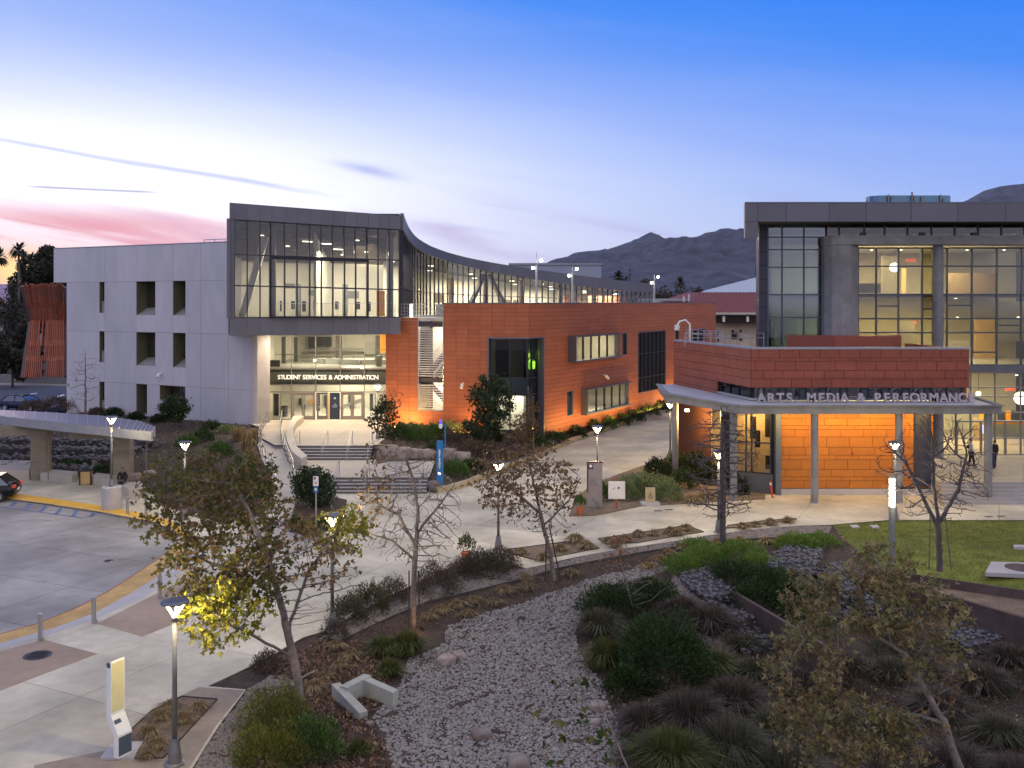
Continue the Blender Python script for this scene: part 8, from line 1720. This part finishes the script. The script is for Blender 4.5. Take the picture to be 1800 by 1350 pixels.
def sx_(y): return np.interp(y, [500, 565, 665], [40, 55, 41])
lev = [507, 535, 562, 578, 606, 632, 657]; back = lambda y: np.interp(y, [500, 565, 665], [0, 2.2, .4])
for y in lev: mb = MB(); mb.beam(D(sx_(y), y + 2, Ys + back(y)), D(119, y + 2, Ys + back(y)), .2, .28); mb.build('rail', fr_m, sc_t)
mb = MB(); mb.tube([D(sx_(500) - 1, 503, Ys), D(sx_(565) - 1, 565, Ys + 2.2), D(sx_(665) - 1, 664, Ys + .4)], .26, 4); mb.build('edge_post', fr_m, sc_t); mb = MB(); mb.tube([D(114, 505, Ys), D(116, 565, Ys + 2.2), D(113, 664, Ys + .4)], .22, 4); mb.build('edge_post', fr_m, sc_t)
for r, (y0, y1) in enumerate(((502, 537), (533, 566), (562, 608), (600, 635), (628, 663))):
    for k in range(20):
        u = (k + .5) / 20; xa = sx_(y0) + (113 - sx_(y0)) * u + (r % 2) * 1.2; xb = sx_(y1) + (113 - sx_(y1)) * u + (r % 2) * 1.2
        if r > 1 and 72 < xa < 82 and k % 1 == 0 and (r + k) % 3: continue
        mb = MB(); mb.beam(D(xa, y0 - rnd.uniform(0, 4), Ys + back(y0) - .25), D(xb, y1 + rnd.uniform(-2, 2), Ys + back(y1) - .25), .13, .16); mb.build('slat', slm, sc_t)
# ---- cars
def car(loc, rz, label, paint, red=False, kind='hatch'):
    t = thing('parked_car', loc, label, 'car', None, rz)
    # stations along x (front +): x, half width, z0, z1 of the lower body
    bm_v = []; prof = [(-2.15, .70, .45, .86), (-2.08, .82, .32, .98), (-1.7, .88, .26, 1.02), (-.8, .90, .24, .98), (.4, .90, .24, .95), (1.2, .89, .25, .90), (1.8, .84, .28, .80), (2.12, .70, .36, .66), (2.2, .55, .42, .58)]
    mb = MB(); n = 10; ring = []
    for x, w, z0, z1 in prof:
        for j in range(n):
            a = 2 * math.pi * (j + .5) / n; cx, cz = math.cos(a), math.sin(a); f = lambda c: math.copysign(abs(c) ** .45, c); mb.v.append((x, f(cx) * w, (z0 + z1) / 2 + f(cz) * (z1 - z0) / 2))
    for i in range(len(prof) - 1):
        for j in range(n): mb.f.append((i * n + j, i * n + (j + 1) % n, (i + 1) * n + (j + 1) % n, (i + 1) * n + j))
    mb.f.append(tuple(range(n))[::-1]); mb.f.append(tuple(range((len(prof) - 1) * n, len(prof) * n)))
    def bld(mb, nm, m, smooth=False, par=t):
        me = bpy.data.meshes.new(nm); me.from_pydata(mb.v, [], mb.f); me.materials.append(m); 
        if smooth: me.polygons.foreach_set('use_smooth', [True] * len(me.polygons))
        o = bpy.data.objects.new(nm, me); COL.objects.link(o); o.parent = par; return o
    body = bld(mb, 'body', paint, True)
    def house(sc, zt, m, nm, inset=0):
        mb = MB(); P0 = [(-1.75, .76), (1.05, .76)]; P1 = [(-1.25, .58), (.25, .58)]
        b0 = [(-1.95 + inset, -.78), (1.15 - inset, -.78), (1.15 - inset, .78), (-1.95 + inset, .78)]; b1 = [(-1.35, -.60), (.22, -.60), (.22, .60), (-1.35, .60)]
        mb.hexa([(x, y * sc, .93) for x, y in b0] + [(x, y * sc, zt) for x, y in b1]); return bld(mb, nm, m)
    gl = house(1.0, 1.42, glass_mat('car_glass', (.05, .06, .07), .35, opaq=.9, body=(.01, .01, .012)), 'windows')
    mb = MB(); mb.prism([(-1.42, -.59), (.26, -.59), (.26, .59), (-1.42, .59)], 1.421, 1.47); bld(mb, 'roof', paint)
    for x0, x1 in ((-1.93, -1.33), (1.13, .24), (-.45, -.5)):
        for sy in (-1, 1): mb = MB(); mb.beam((x0, .785 * sy, .94), (x1, .605 * sy, 1.43), .07, .05); bld(mb, 'pillar', paint)
    for x in (-1.35, 1.38):
        for sy in (-1, 1):
            mb = MB(); mb.tube([(x, sy * .72, .33), (x, sy * .92, .33)], .33, 18); w = bld(mb, 'wheel', black_m); mb = MB(); mb.tube([(x, sy * .921, .33), (x, sy * .935, .33)], .2, 12); bld(mb, 'rim', steel, par=w)
    for sy in (-1, 1):
        mb = MB(); mb.box((-2.08, sy * .6, .84), (.16, .38, .16)); bld(mb, 'tail_light', mat('tail_light_red', (.5, .02, .01), .3, emit=(1, .08, .02), estr=.9 if red else .12))
        mb = MB(); mb.box((2.08, sy * .55, .62), (.18, .3, .12)); bld(mb, 'headlight', mat('headlight_glass', (.5, .5, .55), .2))
        mb = MB(); mb.box((.75, sy * .96, .98), (.14, .16, .11)); bld(mb, 'mirror', paint)
    mb = MB(); mb.box((-2.17, 0, .62), (.03, .45, .12)); bld(mb, 'number_plate', white_paint); return t
navy = mat('navy_car_paint', (.02, .025, .05), .22, metal=.4, var=.02); blackp = mat('black_car_paint', (.012, .012, .014), .18, metal=.3, var=.02)
q = P(43, 722, .98); car((q.x, q.y, .98), R(-14), 'dark navy hatchback parked on the road behind the shelter', navy)
q = P(-22, 880, -.13); car((q.x - .6, q.y, -.13), R(180 + 12), 'black car with a lit red tail light cut by the left frame edge', blackp, True)
# ---- people
skin_c = mat('skin_tone', (.30, .17, .11), .6); 
def skinned(name, verts, edges, radii, m, parent, root=0, sub=2, smooth=True):
    me = bpy.data.meshes.new(name); me.from_pydata(verts, edges, []); o = bpy.data.objects.new(name, me); COL.objects.link(o); md = o.modifiers.new('s', 'SKIN')
    for i, r in enumerate(radii): o.data.skin_vertices[0].data[i].radius = (r if isinstance(r, tuple) else (r, r))
    o.data.skin_vertices[0].data[root].use_root = True; md.use_smooth_shade = True; s2 = o.modifiers.new('u', 'SUBSURF'); s2.levels = sub; s2.render_levels = sub
    me2 = bpy.data.meshes.new_from_object(o.evaluated_get(bpy.context.evaluated_depsgraph_get())); bpy.data.objects.remove(o); me2.name = name; me2.materials.clear(); me2.materials.append(m)
    me2.polygons.foreach_set('use_smooth', [True] * len(me2.polygons)); c = bpy.data.objects.new(name, me2); COL.objects.link(c); c.parent = parent; return c
def person(loc, rz, label, J, top, trou, hair, shoe=black_m, group=None, long_hair=False, extra=None):
    t = thing('person', loc, label, 'person', group, rz)
    V_ = []; E_ = []; Rr = []
    def chain(pts, par=None):
        last = par
        for (p, r) in pts:
            V_.append(p); Rr.append(r)
            if last is not None: E_.append((last, len(V_) - 1))
            last = len(V_) - 1
        return last
    pel = chain([(J['pel'], .12)]); ch_ = chain([(J['mid'], .115), (J['chest'], .14), (J['neckb'], .07)], pel); chest = ch_ - 1; hd = chain([(J['neck'], .05), (J['jaw'], .072), (J['head'], .098), (J['crown'], .075)], ch_)
    nose = chain([(J['nose'], .016)], hd - 1)
    for s in ('l', 'r'):
        w_ = chain([(J['sh' + s], .058), (J['el' + s], .042), (J['wr' + s], .027), (J['pa' + s], .034)], ch_)
        hx = Vector(J['pa' + s]); d = (hx - Vector(J['wr' + s])).normalized(); sd = d.cross(Vector((0, 1, .2))).normalized()
        for f_ in range(4):
            o_ = sd * (f_ - 1.5) * .02; a_ = hx + d * .05 + o_; b_ = a_ + d * (.045 - abs(f_ - 1.3) * .006) + Vector((0, -.012, 0)); chain([(tuple(a_), .009), (tuple(b_), .007)], w_)
        th = hx - sd * .035 + d * .02; chain([(tuple(th), .011), (tuple(th + d * .03 - sd * .012), .008)], w_)
        chain([(J['hip' + s], .088), (J['kn' + s], .058), (J['an' + s], .038), (J['to' + s], .035)], pel)
    skinned('body', V_, E_, Rr, skin_c, t)
    def cloth(nm, keys, rr, m, edges):
        skinned(nm, [J[k] if isinstance(k, str) else k for k in keys], edges, rr, m, t, root=0)
    cloth('jacket', ['mid', 'pel', 'chest', 'neckb', 'shl', 'ell', 'wrl', 'shr', 'elr', 'wrr'], [.14, .135, .165, .085, .08, .062, .045, .08, .062, .045], top, [(0, 1), (0, 2), (2, 3), (3, 4), (4, 5), (5, 6), (3, 7), (7, 8), (8, 9)])
    cloth('trousers', ['pel', 'hipl', 'knl', 'anl', 'hipr', 'knr', 'anr'], [.13, .1, .075, .055, .1, .075, .055], trou, [(0, 1), (1, 2), (2, 3), (0, 4), (4, 5), (5, 6)])
    for s in ('l', 'r'):
        a = Vector(J['an' + s]); b = Vector(J['to' + s]); cloth('shoe', [tuple(a + Vector((0, .03, -.02))), tuple(a.lerp(b, .5) + Vector((0, 0, -.01))), tuple(b)], [.042, .045, .036], shoe, [(0, 1), (1, 2)])
    h = Vector(J['head']); cr = Vector(J['crown']); bk = Vector(J['nose']) - h; bk = -bk.normalized(); pts = [tuple(cr + Vector((0, 0, .015)) - bk * .02), tuple(h + bk * .045 + Vector((0, 0, .03))), tuple(h + bk * .05 - Vector((0, 0, .07)))]; cloth('hair', pts, [.075, .085, .06 if not long_hair else .08], hair, [(0, 1), (1, 2)])
    if extra: extra(t, J)
    return t
def stand_J(stride=.12, armf=.0, s=1.0):
    J = dict(pel=(0, 0, .95), mid=(0, .0, 1.12), chest=(0, .01, 1.32), neckb=(0, .02, 1.46), neck=(0, .015, 1.53), jaw=(0, -.01, 1.60), head=(0, 0, 1.67), crown=(0, .01, 1.73), nose=(0, -.11, 1.65),
             shl=(-.18, .02, 1.42), ell=(-.23, .04, 1.14), wrl=(-.22, -.06 - armf, .90), pal=(-.22, -.08 - armf, .83), shr=(.18, .02, 1.42), elr=(.23, .05, 1.14), wrr=(.22, -.03, .89), par=(.22, -.04, .82),
             hipl=(-.095, 0, .88), knl=(-.10, -.03 - stride * .5, .48), anl=(-.10, -stride, .09), tol=(-.10, -stride - .16, .04), hipr=(.095, 0, .88), knr=(.10, .0, .48), anr=(.10, stride, .09), tor=(.11, stride - .16, .04)); return J
hairm = mat('black_hair', (.015, .012, .012), .6); wh_top = mat('white_shirt', (.62, .62, .64), .8); dk_top = mat('black_hoodie', (.012, .012, .015), .85); jeans = mat('dark_jeans', (.035, .045, .075), .85); dk_tr = mat('dark_trousers', (.02, .018, .022), .85)
def backpack(t, J):
    me = skinned('backpack', [(0, .20, 1.14), (0, .21, 1.26), (0, .19, 1.38)], [(0, 1), (1, 2)], [(.13, .09), (.14, .1), (.1, .07)], black_m, t)
q = P(1707, 821, .9); person((q.x, q.y, .9), R(90), 'person in a white top with a black backpack walking right on the platform', stand_J(.16, .08), wh_top, dk_tr, hairm, extra=backpack)
q = P(1748, 824, .9); person((q.x, q.y, .9), R(200), 'person in dark clothes standing with back turned behind the right canopy column', stand_J(.03), dk_top, jeans, hairm)
Jc = stand_J(); zz = -.42
Js = dict(pel=(0, .12, .56), mid=(0, .13, .73), chest=(0, .1, .93), neckb=(0, .09, 1.07), neck=(0, .075, 1.13), jaw=(0, .035, 1.19), head=(0, .05, 1.26), crown=(0, .06, 1.32), nose=(0, -.06, 1.235), shl=(-.18, .1, 1.03), ell=(-.26, .04, .78), wrl=(-.12, -.16, .68), pal=(-.07, -.2, .67), shr=(.18, .1, 1.03), elr=(.26, .04, .78), wrr=(.12, -.16, .68), par=(.07, -.2, .67),
          hipl=(-.1, .05, .55), knl=(-.13, -.36, .53), anl=(-.12, -.38, .09), tol=(-.13, -.53, .04), hipr=(.1, .05, .55), knr=(.14, -.35, .53), anr=(.13, -.33, .09), tor=(.14, -.48, .04))
q = P(209, 866); t = thing('seat_block', (q.x, q.y + .45, 0), 'pale concrete seat block under the sitting person', 'bench'); mb = MB(); mb.box((q.x + .1, q.y + .65, .22), (.9, .75, .44), .2); mb.build('block', MATS['bench_concrete'], t)
person((q.x, q.y + .45, 0), R(8), 'person in a black hoodie and jeans sitting on a concrete block by the lamp drum', Js, dk_top, jeans, hairm, long_hair=True)

# ---- haze: one even box of air around everything
mb = MB(); mb.hexa([(-6000, -80, -6), (6000, -80, -6), (6000, 8500, -6), (-6000, 8500, -6), (-6000, -80, 760), (6000, -80, 760), (6000, 8500, 760), (-6000, 8500, 760)])
hz = bpy.data.materials.new('haze'); hz.use_nodes = True; nt = hz.node_tree; nt.nodes.clear(); o_m = nt.nodes.new('ShaderNodeOutputMaterial'); pv = nt.nodes.new('ShaderNodeVolumePrincipled')
pv.inputs['Density'].default_value = 2.2e-5; pv.inputs['Color'].default_value = (.72, .76, .95, 1); nt.links.new(pv.outputs[0], o_m.inputs['Volume'])
tag(mb.build('haze', hz), kind='stuff')
